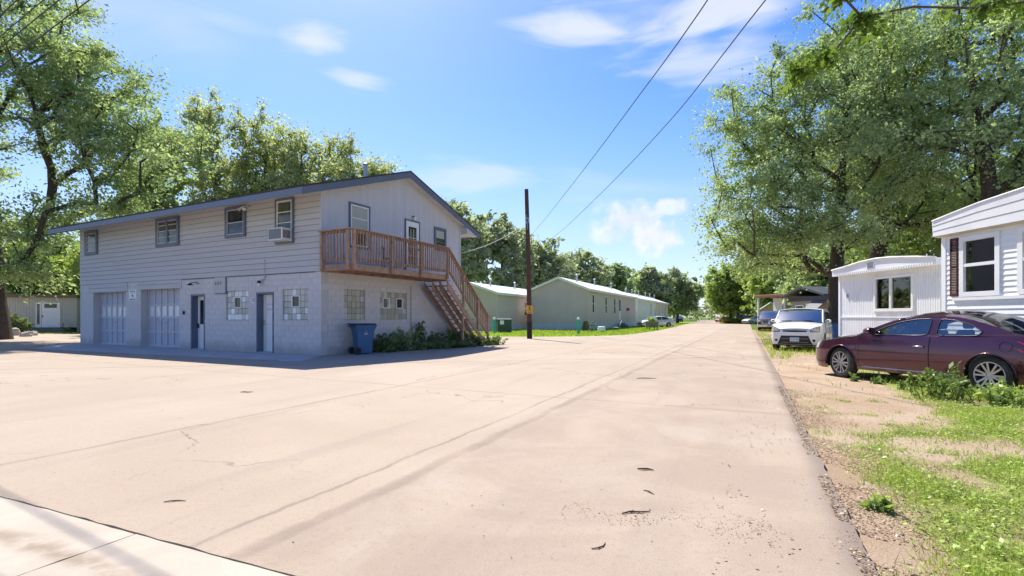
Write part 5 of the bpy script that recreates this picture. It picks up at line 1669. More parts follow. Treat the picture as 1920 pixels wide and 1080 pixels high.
simple_car('sedan', 'sedan', 'silver sedan parked on the left lawn by the white wall of the far home', (16.8, 69.0), (.96, .28), car_paint('silver_car_paint', (.66, .68, .71), .3, .06), True)
simple_car('pickup', 'pickup_truck', 'dark pickup with chrome cross grille just behind the white hatchback', (24.6, 50.0), (.45, .893), car_paint('dark_red_car_paint', (.05, .012, .014), .3, .1))
simple_car('van', 'minivan', 'champagne minivan nosing towards the road behind the pickup', (45.3, 102.0), (.95, .31), car_paint('champagne_car_paint', (.50, .47, .42), .4, .15))
simple_car('suv', 'sport_utility', 'dark blue sport utility left of the champagne minivan', (54.5, 117), (-.93, -.36), car_paint('navy_car_paint', (.02, .028, .06), .4, .1))
simple_car('sedan', 'sedan', 'red sedan beyond the flower bed at the road bend', (54.0, 138), (.9, .4), car_paint('red_car_paint', (.28, .02, .02), .3, .1))
simple_car('suv', 'sport_utility', 'purple sport utility far off on the left lawn beyond the silver sedan', (47.0, 146), (.1, 1.0), car_paint('purple_car_paint', (.05, .02, .06), .4, .1))
simple_car('sedan', 'sedan', 'bright blue sedan half hidden between minivan and pickup', (46.4, 95.0), (.75, .66), car_paint('blue_car_paint', (.06, .16, .38), .4, .1))
# ------------------------------------------------------------------ mobile homes across the lawn
M_sage = pmat('sage_vinyl_siding', (.60, .515, .47), .55, .05, 1.2, .05, 20)
M_tan = pmat('tan_vinyl_siding', (.63, .55, .50), .55, .05, 1.2, .05, 20)
M_wvinyl = pmat('white_vinyl_siding', (.78, .80, .80), .5, .05, 1.2, .05, 20)
M_cvinyl = pmat('cream_vinyl_siding', (.68, .63, .50), .5, .05, 1.2, .05, 20)
M_skirt = pmat('pale_blue_skirting', (.62, .72, .78), .5, .05, 1.5, .05, 20)
M_wmetal = pmat('white_metal_roof', (.76, .77, .78), .45, .06, 1.0, .05, 12)
M_vent = pmat('roof_vent_metal', (.5, .52, .54), .4, .08, 4, metal=.4)


def home(name, label, corner, w, length, eave, peak, skirt, mat, wins, ends=True, skirtmat=None, roofmat=None, rowh=.2):
    h = empty(name, (*corner, -.03), math.atan2(DD[1], DD[0]), label, 'mobile home', 'mobile homes along the road')
    MB().box(.02, length - .02, .02, w - .02, .0, eave).build('core_wall', mat, h)
    MB().prism([(.03, eave - .01), (w - .03, eave - .01), (w / 2, peak - .02)], .02, length - .02, 0).build('gable_core', mat, h)
    n = int((eave - skirt) / rowh)
    sd = MB()
    for i in range(n):
        z0 = skirt + i * (eave - skirt) / n; z1 = skirt + (i + 1) * (eave - skirt) / n
        sd.hexa([(0, -.04, z0), (length, -.04, z0), (length, .03, z0), (0, .03, z0)], [(0, -.002, z1), (length, -.002, z1), (length, .03, z1), (0, .03, z1)])
    sd.build('long_siding', mat, h)
    if ends:
        sd = MB(); nn = int((peak - skirt) / rowh)
        for i in range(nn):
            z0 = skirt + i * rowh; z1 = z0 + rowh

            def e(z):
                t = max(0, (z - eave) / (peak - eave)); return (t * w / 2, w - t * w / 2)
            a, b = e(z0), e(min(z1, peak - .01))
            sd.hexa([(-.04, a[0], z0), (-.04, a[1], z0), (.03, a[1], z0), (.03, a[0], z0)], [(-.002, b[0], z1), (-.002, b[1], z1), (.03, b[1], z1), (.03, b[0], z1)])
        sd.build('gable_siding', mat, h)
        tr = MB(); tr.box(-.06, .05, -.06, .05, skirt, eave); tr.build('corner_trim', mat, h)
    sk = MB(); k = 0
    x = 0
    sk.box(.06, length - .06, .05, w - .05, 0, skirt)
    while x < length: sk.box(x, min(x + .13, length), .0, .06, 0, skirt - .01); x += .18
    if ends:
        y = .0
        while y < w: sk.box(.0, .06, y, min(y + .13, w), 0, skirt - .012); y += .18
    sk.box(-.03, length, -.03, .05, skirt - .06, skirt - .002)
    if ends: sk.box(-.031, .04, .05, w, skirt - .06, skirt - .003)
    sk.build('skirting', skirtmat or M_skirt, h)
    r = MB(); oh = .28; sl = (peak - eave) / (w / 2)
    for s_ in (0, 1):
        f = (lambda v: v) if s_ == 0 else (lambda v: w - v)
        r.prism([(f(-oh), eave - oh * sl), (f(w / 2), peak), (f(w / 2), peak + .12), (f(-oh), eave - oh * sl + .12)], -oh, length + oh, 0)
    ro = r.build('roof', roofmat or M_wmetal, h)
    fa = MB(); fa.box(-oh - .02, length + oh + .02, -oh - .03, -oh - .001, eave - oh * sl - .10, eave - oh * sl + .13); fa.build('eave_fascia', M_white, ro)
    for s_ in (0, 1):
        f = (lambda v: v) if s_ == 0 else (lambda v: w - v)
        fa = MB(); fa.prism([(f(-oh), eave - oh * sl - .1), (f(w / 2), peak - .1), (f(w / 2), peak + .13), (f(-oh), eave - oh * sl + .13)], -oh - .03, -oh - .001, 0); fa.build('rake_fascia', M_white, ro)
    for x in (length * .15, length * .45, length * .8):
        vp = MB().tube([(x, w / 2 - .8, peak - .3), (x, w / 2 - .8, peak + .55)], .09, 10)
        vp.lathe([(.15, 0), (.15, .05), (.03, .12)], 10, (x, w / 2 - .8, peak + .55)).build('roof_vent', M_vent, ro, smooth=40)
    for (x0, x1, z0, z1, kind) in wins:
        t = .07 if x1 - x0 > .3 else .05
        wm = MB(); wm.box(x0, x1, -.1, .0, z1 - t * 1.3, z1); wm.box(x0, x1, -.1, .0, z0, z0 + t * 1.3); wm.box(x0, x0 + t, -.1, .0, z0 + t * 1.3, z1 - t * 1.3); wm.box(x1 - t, x1, -.1, .0, z0 + t * 1.3, z1 - t * 1.3)
        wo = wm.build('window' if kind == 'w' else 'door', M_white, h)
        zm = (z0 + z1) / 2
        if kind == 'w': MB().box(x0 + t, x1 - t, -.09, .0, zm - .035, zm + .035).build('muntin', M_white, wo)
        else: MB().box(x0 + t, x1 - t, -.09, .0, z0 + .09, zm - .2).build('door_leaf', M_white, wo)
        MB().box(x0 + t, x1 - t, -.06, .0, z0 + t * 1.3 if kind == 'w' else zm - .2, z1 - t * 1.3).build('pane', M_dkpane, wo)
    return h


home('mobile_home', 'sage green mobile home with pale blue skirting behind the utility pole', (7.75, 53.1), 6.3, 24.5, 4.2, 5.42, .70, M_sage,
     [(1.2, 2.05, 1.75, 3.75, 'w'), (6.6, 7.5, 1.7, 3.7, 'w'), (10.9, 11.8, 1.7, 3.7, 'w'), (13.6, 14.6, 1.0, 3.65, 'd')])
home('mobile_home', 'tan mobile home between the timber stair and the utility pole', (-1.46, 51.0), 6.2, 21, 3.72, 4.75, .62, M_tan, [(6.6, 7.9, 1.5, 3.05, 'w')])
home('mobile_home', 'white walled mobile home right behind the silver sedan', (7.75 + .41 * 26.3, 53.1 + .912 * 26.3), 6.0, 15.5, 4.1, 5.2, .7, M_wvinyl,
     [(11.0, 11.7, 1.7, 3.6, 'w')], False, M_wvinyl)
home('mobile_home', 'cream walled mobile home at the far end of the left row', (7.75 + .41 * 43, 53.1 + .912 * 43), 6.0, 15.5, 4.1, 5.2, .7, M_cvinyl,
     [(3.0, 3.9, 1.6, 3.5, 'w'), (7.5, 8.4, 1.0, 3.5, 'd'), (10.4, 11.4, 1.6, 3.5, 'w')], False, M_cvinyl)

# ------------------------------------------------------------------ white mobile home with shutters, near right
M_wboard = pmat('white_clapboard', (.82, .82, .81), .5, .03, 1.0, .06, 20, rand=.02, dirt=(.5, .49, .46), dirt_amt=.25)
M_dirtywhite = pmat('weathered_white_metal', (.78, .78, .78), .5, .05, 1.2, .05, 15, dirt=(.22, .20, .17), dirt_amt=.5, dirt_scale=2.2)
M_shut = pmat('maroon_shutter', (.075, .018, .020), .55, .1, 5)
M_curtain = pmat('pale_curtain', (.74, .71, .65), .8, .08, 3)
M_bluecurtain = pmat('blue_curtain', (.24, .30, .50), .8, .15, 3)
M_winglass = glass_mat('house_glass', (.88, .9, .9), .08)
nh = empty('shuttered_home', (10.5, 8.3, -.03), .025, 'white clapboard mobile home with maroon shutter at the right edge', 'mobile home')


def dark_room(parent, W, a0, a1, z0, z1, d=.9):
    """a plain unlit room box behind a window"""
    m = MB(W)
    m.box(a0 - .1, a1 + .1, -d - .02, -d, z0 - .1, z1 + .1)
    m.build('room_wall', M_inter, parent)


HW = 4.3
ops = [(2.88, 3.78, 1.84, 3.14), (1.45, 2.42, 1.84, 3.14), (.2, 1.1, 1.84, 3.14)]
wl_ = MB(WL)
for (a0, a1, z0, z1) in cut([(0, HW, .0, 3.6)], ops): wl_.box(a0, a1, -.12, -.02, z0, z1)
nw = wl_.build('end_wall', M_wboard, nh)
rows = 24; bh2 = (3.3 - .45) / rows
for i in range(rows):
    z0 = .45 + i * bh2; z1 = z0 + bh2
    for (a0, a1, b0, b1) in cut([(0.02, HW - .1, z0, z1)], [(o[0], o[1], z0 - 1, z1 + 1) for o in ops if o[2] < z1 and o[3] > z0]):
        mb = MB(); mb.hexa([(-.022, a0, z0), (-.022, a1, z0), (.03, a1, z0), (.03, a0, z0)], [(-.004, a0, z1 + .006), (-.004, a1, z1 + .006), (.03, a1, z1 + .006), (.03, a0, z1 + .006)])
        mb.build('clapboard', M_wboard, nw)
MB(WL).box(HW - .1, HW + .02, -.12, .03, 0.0, 3.3).build('corner_post', M_wboard, nh)
MB().box(.04, 15.9, 4.2, HW + .0, .0, 3.35).build('far_side_wall', M_dirtywhite, nh)
MB().box(.04, 15.9, 0, .1, .0, 3.35).build('near_side_wall', M_dirtywhite, nh)
MB().box(15.9, 16, 0, HW, .0, 3.35).build('back_wall', M_dirtywhite, nh)
MB().box(.1, 15.9, .1, 4.2, .5, .6).build('floor', M_inter, nh)
MB(WL).box(0, HW - .1, -.1, .0, .02, .45).build('skirting', M_dirtywhite, nh)
# bowed roof edge in three metal bands
PR = [(-.12, 3.66), (.4, 3.74), (1.1, 3.84), (2.15, 3.93), (3.2, 3.84), (3.9, 3.74), (HW + .12, 3.66)]
rf = MB(); rf.prism([(-.14, 3.3)] + [(a, z - .02) for a, z in PR] + [(HW + .14, 3.3)], -.13, 16.2, 0); ro = rf.build('roof', M_dirtywhite, nh)
for k in range(3):
    t0, t1 = k / 3, (k + 1) / 3
    lo = [(a, 3.29 + (z - 3.29) * t0) for a, z in PR]; hi_ = [(a, 3.29 + (z - 3.29) * t1 - .008) for a, z in PR]
    mb = MB(); mb.prism(lo + hi_[::-1], -.155 - .008 * k, -.132, 0); mb.build('fascia_band', M_dirtywhite if k == 2 else M_wboard, ro)
rl = MB(); rl.tube([(-.17, a, z + .005) for a, z in PR], .022, 8); rl.build('roof_edge_trim', M_wboard, ro, smooth=True)
MB().box(-.125, .0, -.1, HW + .1, 3.255, 3.298).build('soffit', pmat('cream_soffit', (.56, .50, .40), .7), ro)
for (a0, a1, z0, z1) in ops:
    f = MB(WL); t = .07
    f.box(a0 - .04, a1 + .04, -.08, .045, z1 - t, z1 + .04); f.box(a0 - .04, a1 + .04, -.08, .045, z0 - .04, z0 + t); f.box(a0 - .04, a0 + t, -.08, .045, z0 + t, z1 - t); f.box(a1 - t, a1 + .04, -.08, .045, z0 + t, z1 - t)
    zm = (z0 + z1) / 2 + .03; f.box(a0 + t, a1 - t, -.07, .04, zm - .035, zm + .035)
    wo = f.build('window', M_white, nh)
    MB(WL).box(a0 + t, a1 - t, -.03, -.02, z0 + t, z1 - t).build('pane', M_winglass, wo)
    cu = MB(); G = []
    for i in range(28):
        u = i / 27; a = a1 - t - (a1 - a0) * .52 * u; G.append([(.10 + .02 * math.sin(i * 1.1), a + (.10 * (1 - v) ** 2 * u), z0 - .05 + (z1 - z0 + .1) * v) for v in np.linspace(0, 1, 8)])
    cu.grid(G).build('curtain', M_curtain, wo, smooth=True)
    dark_room(wo, WL, a0, a1, z0, z1, 1.6)
MB(WL).box(1.3, 4.0, .0, .05, 1.72, 1.79).build('window_ledge', M_wboard, nh)
# louvred shutter
sa0, sa1 = 3.86, 4.06
sh = MB(WL); sh.box(sa0, sa0 + .03, -.005, .05, 1.82, 3.18); sh.box(sa1 - .03, sa1, -.005, .05, 1.82, 3.18); sh.box(sa0 + .03, sa1 - .03, -.005, .05, 3.12, 3.18); sh.box(sa0 + .03, sa1 - .03, -.005, .05, 1.82, 1.9); sh.box(sa0 + .03, sa1 - .03, -.005, .05, 2.5, 2.53)
so = sh.build('shutter', M_shut, nh)
lv = MB(); lv.hexa([(-.05, sa0 + .03, 0), (-.05, sa1 - .03, 0), (-.04, sa1 - .03, 0), (-.04, sa0 + .03, 0)], [(-.025, sa0 + .03, .03), (-.025, sa1 - .03, .03), (-.015, sa1 - .03, .03), (-.015, sa0 + .03, .03)])
lm = lv.mesh('louvre'); lm.materials.append(M_shut)
for i in range(32):
    z = 1.9 + i * .038
    if 2.48 < z < 2.53: continue
    o = bpy.data.objects.new('louvre', lm); COL.objects.link(o); o.parent = so; o.location = (0, 0, z)

# ------------------------------------------------------------------ second white home with sliding window
M_rib = pmat('white_ribbed_metal', (.80, .81, .82), .5, .04, 1.0, .05, 15, dirt=(.45, .42, .36), dirt_amt=.25)
fh = empty('ribbed_home', (12.86, 15.7, -.03), .06, 'white ribbed metal mobile home with wide sliding window behind the coupe', 'mobile home')
HW2 = 4.4
op2 = [(.98, 2.6, 1.58, 2.70)]
wm = MB(WL)
for (a0, a1, z0, z1) in cut([(0, HW2, .62, 3.05)], op2): wm.box(a0, a1, -.1, -.012, z0, z1)
wm.build('end_wall', M_rib, fh)
rb = MB(WL); a = 0.0
while a < HW2 - .02:
    for (b0, b1, z0, z1) in cut([(a, min(a + .062, HW2), .64, 2.93)], [(op2[0][0] - .02, op2[0][1] + .02, op2[0][2] - .02, op2[0][3] + .02)]):
        if b1 - b0 > .01: rb.box(b0, b1, -.02, .0, z0, z1)
    a += .088
rb.build('ribbed_cladding', M_rib, fh)
MB(WL).box(0, HW2, .0, .025, 1.32, 1.36).build('belt_moulding', M_rib, fh)
MB(WL).box(HW2 - .06, HW2 + .03, -.1, .03, .6, 2.95).build('corner_post', M_rib, fh)
MB(WL).box(0, HW2, -.02, .02, .58, .635).build('base_rail', M_rib, fh)
MB(WL).box(.05, HW2 - .05, -.3, -.2, -.02, .6).build('foundation', pmat('foundation_block', (.27, .24, .2), .9, .15, 3, .4, 20), fh)
MB().box(.02, 15, HW2 - .1, HW2 - .0, .0, 2.95).build('far_side_wall', M_rib, fh)
MB().box(.02, 15, 0, .1, .0, 2.95).build('near_side_wall', M_rib, fh)
MB().box(14.9, 15, .1, HW2 - .1, .0, 2.95).build('back_wall', M_rib, fh)
MB().box(.1, 14.9, .1, HW2 - .1, .6, .66).build('floor', M_inter, fh)
PR2 = [(-.1, 3.12), (.7, 3.22), (1.6, 3.31), (2.3, 3.34), (3.0, 3.30), (3.8, 3.2), (HW2 + .12, 3.13)]
rf = MB(); rf.prism([(-.1, 2.9)] + [(a, z) for a, z in PR2] + [(HW2 + .12, 2.9)], -.22, 15.2, 0); ro = rf.build('roof', M_rib, fh)
rl = MB(); rl.tube([(-.235, a, z + .005) for a, z in PR2], .035, 8); rl.build('roof_edge_trim', M_dirtywhite, ro, smooth=True)
cr = MB(WL); a = 0.0
while a < HW2: cr.box(a, a + .05, .221, .238, 2.905, 2.99); a += .1
tag(cr.build('fascia_ribs', M_rib, ro), kind='stuff')
vt = MB(WL).box(2.35, 2.7, .222, .236, 3.03, 3.25).build('gable_vent', M_rib, ro)
vs = MB(WL)
for k in range(5): vs.box(2.38, 2.67, .237, .243, 3.055 + k * .04, 3.07 + k * .04)
vs.build('vent_slats', M_black, vt)
a0, a1, z0, z1 = op2[0]; t = .05
f = MB(WL); f.box(a0 - .03, a1 + .03, -.06, .04, z1 - t, z1 + .03); f.box(a0 - .03, a1 + .03, -.06, .05, z0 - .05, z0 + t); f.box(a0 - .03, a0 + t, -.06, .04, z0 + t, z1 - t); f.box(a1 - t, a1 + .03, -.06, .04, z0 + t, z1 - t)
am = a0 + (a1 - a0) * .56; f.box(am - .035, am + .035, -.05, .04, z0 + t, z1 - t)
wo = f.build('window', M_white, fh)
for (p0, p1) in ((a0 + t, am - .035), (am + .035, a1 - t)): MB(WL).box(p0, p1, -.03, -.02, z0 + t, z1 - t).build('pane', M_winglass, wo)
for (p0, p1) in ((a0 + .02, am - .1), (am + .02, a1 - .25)):
    cu = MB(); G = []
    for i in range(34):
        u = i / 33; a = p0 + (p1 - p0) * u
        G.append([(.10 + .03 * math.sin(i * .9 + p0), a, z0 - .04 + (z1 - z0 + .08) * v) for v in (0, .5, 1)])
    cu.grid(G).build('curtain', M_bluecurtain, wo, smooth=True)
dark_room(wo, WL, a0, a1, z0, z1, 1.5)
MB(WL).box(3.92, 3.98, .0, .04, 2.05, 2.2).build('meter_socket', M_steel, fh, bevel=.008)

# ------------------------------------------------------------------ wheelie bins
def bin_(name, label, loc, rz, col, lidcol, logo=True):
    b = empty(name, loc, rz, label, 'bin', 'wheelie bins')
    m = pmat('bin_plastic_' + label.split()[0] + str(len(MATS)), col, .5, .07, 3, .05, 30, dirt=mul(col, .6), dirt_amt=.3)
    ml = pmat('bin_lid_' + str(len(MATS)), lidcol, .5, .1, 3)
    bm = MB(); n = 0

    def ring(w, d, z, y0=0.0): return [(-w, -d + y0, z), (w, -d + y0, z), (w, d + y0, z), (-w, d + y0, z)]
    lv = [ring(.23, .25, .03), ring(.245, .27, .5), ring(.265, .31, .80), ring(.30, .37, .98), ring(.315, .385, 1.0), ring(.315, .385, 1.04)]
    for a, c_ in zip(lv[:-1], lv[1:]): bm.hexa(a, c_)
    bo = bm.build('bin_body', m, b, weld=True, bevel=.012)
    ld = MB(); ld.hexa(ring(.33, .40, 1.042, .02), ring(.31, .37, 1.085, .02)); ld.hexa(ring(.30, .06, 1.05, .43), ring(.29, .05, 1.09, .43)); ld.build('lid', ml, b, bevel=.012)
    hb = MB(); hb.tube([(-.24, .40, .98), (-.24, .47, .99), (.24, .47, .99), (.24, .40, .98)], .016, 8); hb.build('handle_bar', ml, b)
    for s_ in (-1, 1):
        w_ = MB(); w_.lathe([(.06, -.03), (.125, -.03), (.13, -.02), (.13, .02), (.125, .03), (.06, .03)], 20, (s_ * .27, .30, .13), 0, True); wo = w_.build('wheel', M_tyre, b, smooth=35)
        h_ = MB(); h_.lathe([(.062, -.02), (.062, .02)], 14, (s_ * .27, .30, .13), 0); h_.build('hub', M_well, wo)
    gb = MB(); gb.box(-.17, .17, -.292, -.268, .60, .63); gb.tube([(-.19, -.30, .55), (.19, -.30, .55)], .014, 8); gb.build('grab_bar', M_steel, b)
    if logo:
        lg = MB()
        for k in range(3):
            a = k * 2.094 + .5
            lg.bar((-.2665 - .012, .045 * math.cos(a), .80 + .045 * math.sin(a)), (-.2665 - .012, .045 * math.cos(a + 1.6), .80 + .045 * math.sin(a + 1.6)), .004, .022, (1, 0, 0))
        for (z, w_) in ((.725, .07), (.70, .05)): lg.box(-.276, -.27, -w_, w_, z - .006, z + .006)
        lg.build('recycling_emblem', M_white, b)
    return b


bin_('wheelie_bin', 'blue recycling bin standing against the gable wall under the deck', (*bw(1.32, -.62), 0), math.atan2(.8819, .4714) + 1.15, (.045, .125, .25), (.03, .033, .04))
bin_('wheelie_bin', 'blue bin between the white hatchback and the ribbed white home', (15.75, 25.6, -.03), .9, (.035, .13, .30), (.04, .04, .045), False)

# ------------------------------------------------------------------ utility pole and wires
M_pole = pmat('tarred_pole_timber', (.085, .045, .032), .85, .45, 3.5, .8, 25, stretch=(6, 6, .8), dirt=(.22, .13, .09), dirt_amt=.6, dirt_scale=2.5)
pole = empty('utility_pole', (1.07, 31.85, 0), 0, 'brown timber utility pole with yellow warning sign before the sage home', 'utility pole')
mb = MB(); mb.tube([(0, 0, -.05), (-.03, 0, 2.5), (-.1, 0, 6), (-.19, 0, 9.1)], [.155, .148, .132, .118], 18); mb.build('shaft', M_pole, pole, smooth=40)
mb = MB(); mb.tube([(0, 0, -.04), (-.012, 0, 1.02)], [.164, .160], 18); mb.build('base_sleeve', pmat('black_sleeve', (.018, .016, .015), .7, .2, 4), pole, smooth=40)
M_yel = pmat('yellow_sign', (.70, .36, .025), .5, .06, 6, dirt=(.4, .2, .03), dirt_amt=.3)
sgn = MB().box(-.19, .19, -.185, -.175, 1.52, 2.03).build('warning_sign', M_yel, pole, bevel=.004)
ik = MB()
ik.prism([(-.06, 1.80), (.06, 1.80), (.03, 1.92), (-.03, 1.92)], -.188, -.1855, 1); ik.lathe([(.032, -.188), (.032, -.1855)], 12, (0, 0, 1.945), 1)
for x0, x1, z0, z1 in ((-.10, -.03, 1.70, 1.78), (.03, .09, 1.68, 1.77), (-.13, -.05, 1.995, 2.012), (-.01, .12, 1.995, 2.012), (-.13, .13, 1.60, 1.625), (-.11, .1, 1.555, 1.575)): ik.box(x0, x1, -.188, -.1855, z0, z1)
ik.build('sign_pictogram', M_ink, sgn)
hw = MB(); hw.box(-.24, -.06, -.17, .17, 7.28, 7.36); hw.tube([(-.22, -.2, 7.1), (-.22, -.2, 7.5)], .03, 8); hw.tube([(-.06, -.19, 7.0), (-.06, -.19, 7.35)], .03, 8); hw.tube([(-.15, -.16, 6.6), (-.15, -.22, 6.9), (-.15, -.16, 7.25)], .02, 8)
hw.build('wire_bracket', M_steel, pole)


def wire(label, a, b, sag, r=.013, m=None, n=26, pts=None):
    if pts is None:
        pts = []
        for i in range(n + 1):
            t = i / n; p = Vector(a).lerp(Vector(b), t); p.z -= sag * 4 * t * (1 - t); pts.append(tuple(p))
    else:
        fx, fz = curve([(p[1], p[0]) for p in pts]), curve([(p[1], p[2]) for p in pts])
        pts = [(fx(y), y, fz(y)) for y in np.linspace(pts[0][1], pts[-1][1], n)]
    o = MB().tube(pts, r, 6).build('wire', m or M_black, smooth=True)
    tag(o, label, 'wire', 'overhead wires')


wire('upper of two overhead wires slanting up the open sky right of the pole', None, None, 0, .015, n=70, pts=[(4.75, -14, 7.95), (4.13, 11, 8.0), (3.93, 17.1, 8.25), (3.27, 40, 9.75), (2.6, 74, 12.8)])
wire('lower of two overhead wires slanting up towards the right trees', None, None, 0, .015, n=70, pts=[(6.0, -14, 8.1), (5.35, 11, 8.0), (5.55, 18, 8.2), (5.2, 45, 9.6), (5.0, 76, 12.2)])
wire('outermost overhead wire crossing the top left corner', (-44, 32.3, 8.2), (12, -2.0, 8.2), .5, .014)
wire('second overhead wire crossing in front of the left tree', (-44, 31.6, 7.7), (12, -2.8, 7.7), .5, .012)
wire('third overhead wire close under the second before the left tree', (-44, 31.2, 7.55), (12, -3.1, 7.45), .5, .010)
wire('lowest overhead wire before the left tree', (-44, 30.8, 7.3), (12, -3.6, 7.2), .5, .012)
wire('pale service cable from the gable wall to the utility pole', (*bw(8.3, -.06), 4.35), (.95, 31.7, 7.1), .25, .014, M_cream)

# ------------------------------------------------------------------ things on the left lawn
tf = empty('transformer_box', (-.75, 45.6, -.03), .25, 'dark green utility transformer box beside the left teal bollard', 'utility box')
M_tgreen = pmat('green_transformer_paint', (.045, .075, .06), .5, .1, 2)
MB().box(-.62, .62, -.5, .5, 0, 1.12).build('cabinet', M_tgreen, tf, bevel=.03)
ld = MB(); ld.hexa([(-.66, -.54, 1.122), (.66, -.54, 1.122), (.66, .54, 1.122), (-.66, .54, 1.122)], [(-.6, -.3, 1.27), (.6, -.3, 1.27), (.6, .5, 1.27), (-.6, .5, 1.27)]); ld.build('lid', M_tgreen, tf, bevel=.02)
MB().box(-.42, -.08, -.512, -.502, .72, 1.06).build('warning_label', M_white, tf)
M_teal = pmat('teal_bollard', (.05, .36, .31), .5, .08, 3)
for (x, y, lab) in ((-1.5, 44.3, 'teal pipe bollard with white cap left of the transformer box'), (5.25, 41.3, 'teal pipe bollard with white cap before the sage home corner')):
    b = empty('bollard', (x, y, -.03), 0, lab, 'bollard', 'teal bollards on the lawn')
    MB().tube([(0, 0, -.02), (0, 0, 1.15)], .115, 16).build('pipe', M_teal, b, smooth=40)
    MB().lathe([(.12, 1.152), (.12, 1.27), (.09, 1.32), (.02, 1.34)], 16).build('cap', M_white, b, smooth=40)


def lawn_chair(label, loc, rz, seatmat):
    c_ = empty('lawn_chair', loc, rz, label, 'chair', 'garden chairs on the lawn')
    se = MB(); se.hexa([(-.26, -.26, .40), (.26, -.26, .40), (.26, .24, .36), (-.26, .24, .36)], [(-.26, -.26, .43), (.26, -.26, .43), (.26, .24, .39), (-.26, .24, .39)]); se.build('seat', seatmat, c_)
    bk = MB().hexa([(-.25, .23, .39), (.25, .23, .39), (.25, .26, .39), (-.25, .26, .39)], [(-.25, .50, 1.05), (.25, .50, 1.05), (.25, .53, 1.04), (-.25, .53, 1.04)]); bk.build('backrest', seatmat, c_)
    for s_ in (-1, 1):
        MB().tube([(s_ * .28, -.24, .62), (s_ * .29, .36, .66)], .018, 6).build('armrest', M_black, c_)
        MB().tube([(s_ * .28, -.28, .62), (s_ * .28, -.2, .4), (s_ * .29, .32, 0)], .016, 6).build('leg', M_black, c_)
        MB().tube([(s_ * .28, .36, .66), (s_ * .28, .2, .38), (s_ * .29, -.34, 0)], .016, 6).build('leg', M_black, c_)
    return c_


lawn_chair('white reclining lawn chair right of the white plastic drum', (9.6, 48.2, -.03), -1.75, M_white)
lawn_chair('black skeletal lawn chair before the sage home skirting', (6.9, 46.0, -.03), 1.9, M_black)
dr = empty('plastic_drum', (8.1, 47.3, -.03), 0, 'short white plastic drum standing on the lawn', 'drum')
MB().lathe([(.30, 0), (.34, .05), (.35, .2), (.345, .38), (.31, .44)], 22).build('drum_body', M_wvinyl, dr, smooth=40)
MB().lathe([(.33, .44), (.33, .47), (.28, .5), (.04, .51)], 22).build('lid', M_white, dr, smooth=40)
pt = empty('planter_cart', (14.6, 54.5, -.03), .3, 'grey raised planter tub with bright green leaves on the lawn', 'planter')
M_pgrey = pmat('grey_planter', (.16, .16, .15), .7, .1, 3)
mb = MB(); mb.hexa([(-.5, -.3, .28), (.5, -.3, .28), (.5, .3, .28), (-.5, .3, .28)], [(-.6, -.38, .9), (.6, -.38, .9), (.6, .38, .9), (-.6, .38, .9)]); mb.build('tub', M_pgrey, pt, bevel=.02)
for sx in (-1, 1):
    for sy in (-1, 1): MB().box(sx * .45 - .04, sx * .45 + .04, sy * .26 - .04, sy * .26 + .04, 0, .3).build('leg', M_pgrey, pt)
pot = empty('flower_pot', (7.3, 52.2, -.03), 0, 'grey pot of pink flowers at the sage home corner', 'flower pot')
MB().lathe([(.24, 0), (.3, .35), (.33, .5), (.29, .5), (.27, .42), (.02, .42)], 18).build('pot', M_pgrey, pot, smooth=40)
bb = empty('red_flag_sign', (15.3, 70.0, -.03), 0, 'small red and orange ornament on a stake by the sage home door', 'ornament')
MB().tube([(0, 0, 0), (0, 0, 2.4)], .03, 6).build('stake', M_steel, bb)
MB().lathe([(.05, -.1), (.3, 0), (.28, .2), (.05, .3)], 10, (.2, 0, 2.3)).build('ornament_head', pmat('red_ornament', (.5, .05, .03), .5), bb, smooth=True)
stp = empty('entry_steps', (7.75 + .41 * 14 + .912 * .6, 53.1 + .912 * 14 - .41 * .6, -.03), math.atan2(DD[1], DD[0]), 'grey box steps below the sage home door', 'steps')
for k in range(3): MB().box(-.9, .9, -.5 + k * .28 - .1, -.24 + k * .28 - .1, 0, .22 * (k + 1)).build('step', M_pgrey, stp)

# ------------------------------------------------------------------ right row beyond the hatchback
dt_ = empty('dark_trailer', (25.3, 42.0, -.03), .08, 'grey trailer home with dark sloping roof and metal window awning', 'mobile home')
M_dark = pmat('charcoal_metal_roof', (.055, .06, .068), .5, .1, 1.5)
M_trail = pmat('greige_trailer_siding', (.30, .28, .24), .6, .06, 1.5)
MB().box(0, 16, 0, 4.6, 0, 3.1).build('wall', M_trail, dt_)
rf = MB(); rf.prism([(-.6, 3.05), (2.3, 3.75), (5.2, 3.05), (5.2, 3.2), (2.3, 3.95), (-.6, 3.2)], -.7, 16.4, 0); rf.build('roof', M_dark, dt_)
MB(WL).box(-.3, 4.9, .02, .14, 2.72, 3.06).build('fascia', M_dark, dt_)
wo = MB(WL).box(2.9, 4.0, .0, .05, 1.25, 2.4).build('window', M_white, dt_); MB(WL).box(3.0, 3.9, .05, .056, 1.35, 2.3).build('pane', M_dkpane, wo)
do = MB(WL).box(1.7, 2.6, .0, .05, .5, 2.5).build('door', M_white, dt_); MB(WL).box(1.82, 2.48, .05, .058, 1.5, 2.3).build('pane', M_dkpane, do)
aw = MB(); aw.hexa([(-1.3, -.2, 1.75), (-1.3, 1.5, 1.75), (-1.28, 1.5, 1.72), (-1.28, -.2, 1.72)], [(-.02, -.2, 2.85), (-.02, 1.5, 2.85), (0, 1.5, 2.82), (0, -.2, 2.82)]); aw.build('window_awning', pmat('dull_awning_metal', (.10, .105, .115), .6, .25, 2), dt_)
cp = empty('carport', (29.6, 57.0, -.03), .2, 'rust brown flat carport roof on white posts by the yellow shed', 'carport')
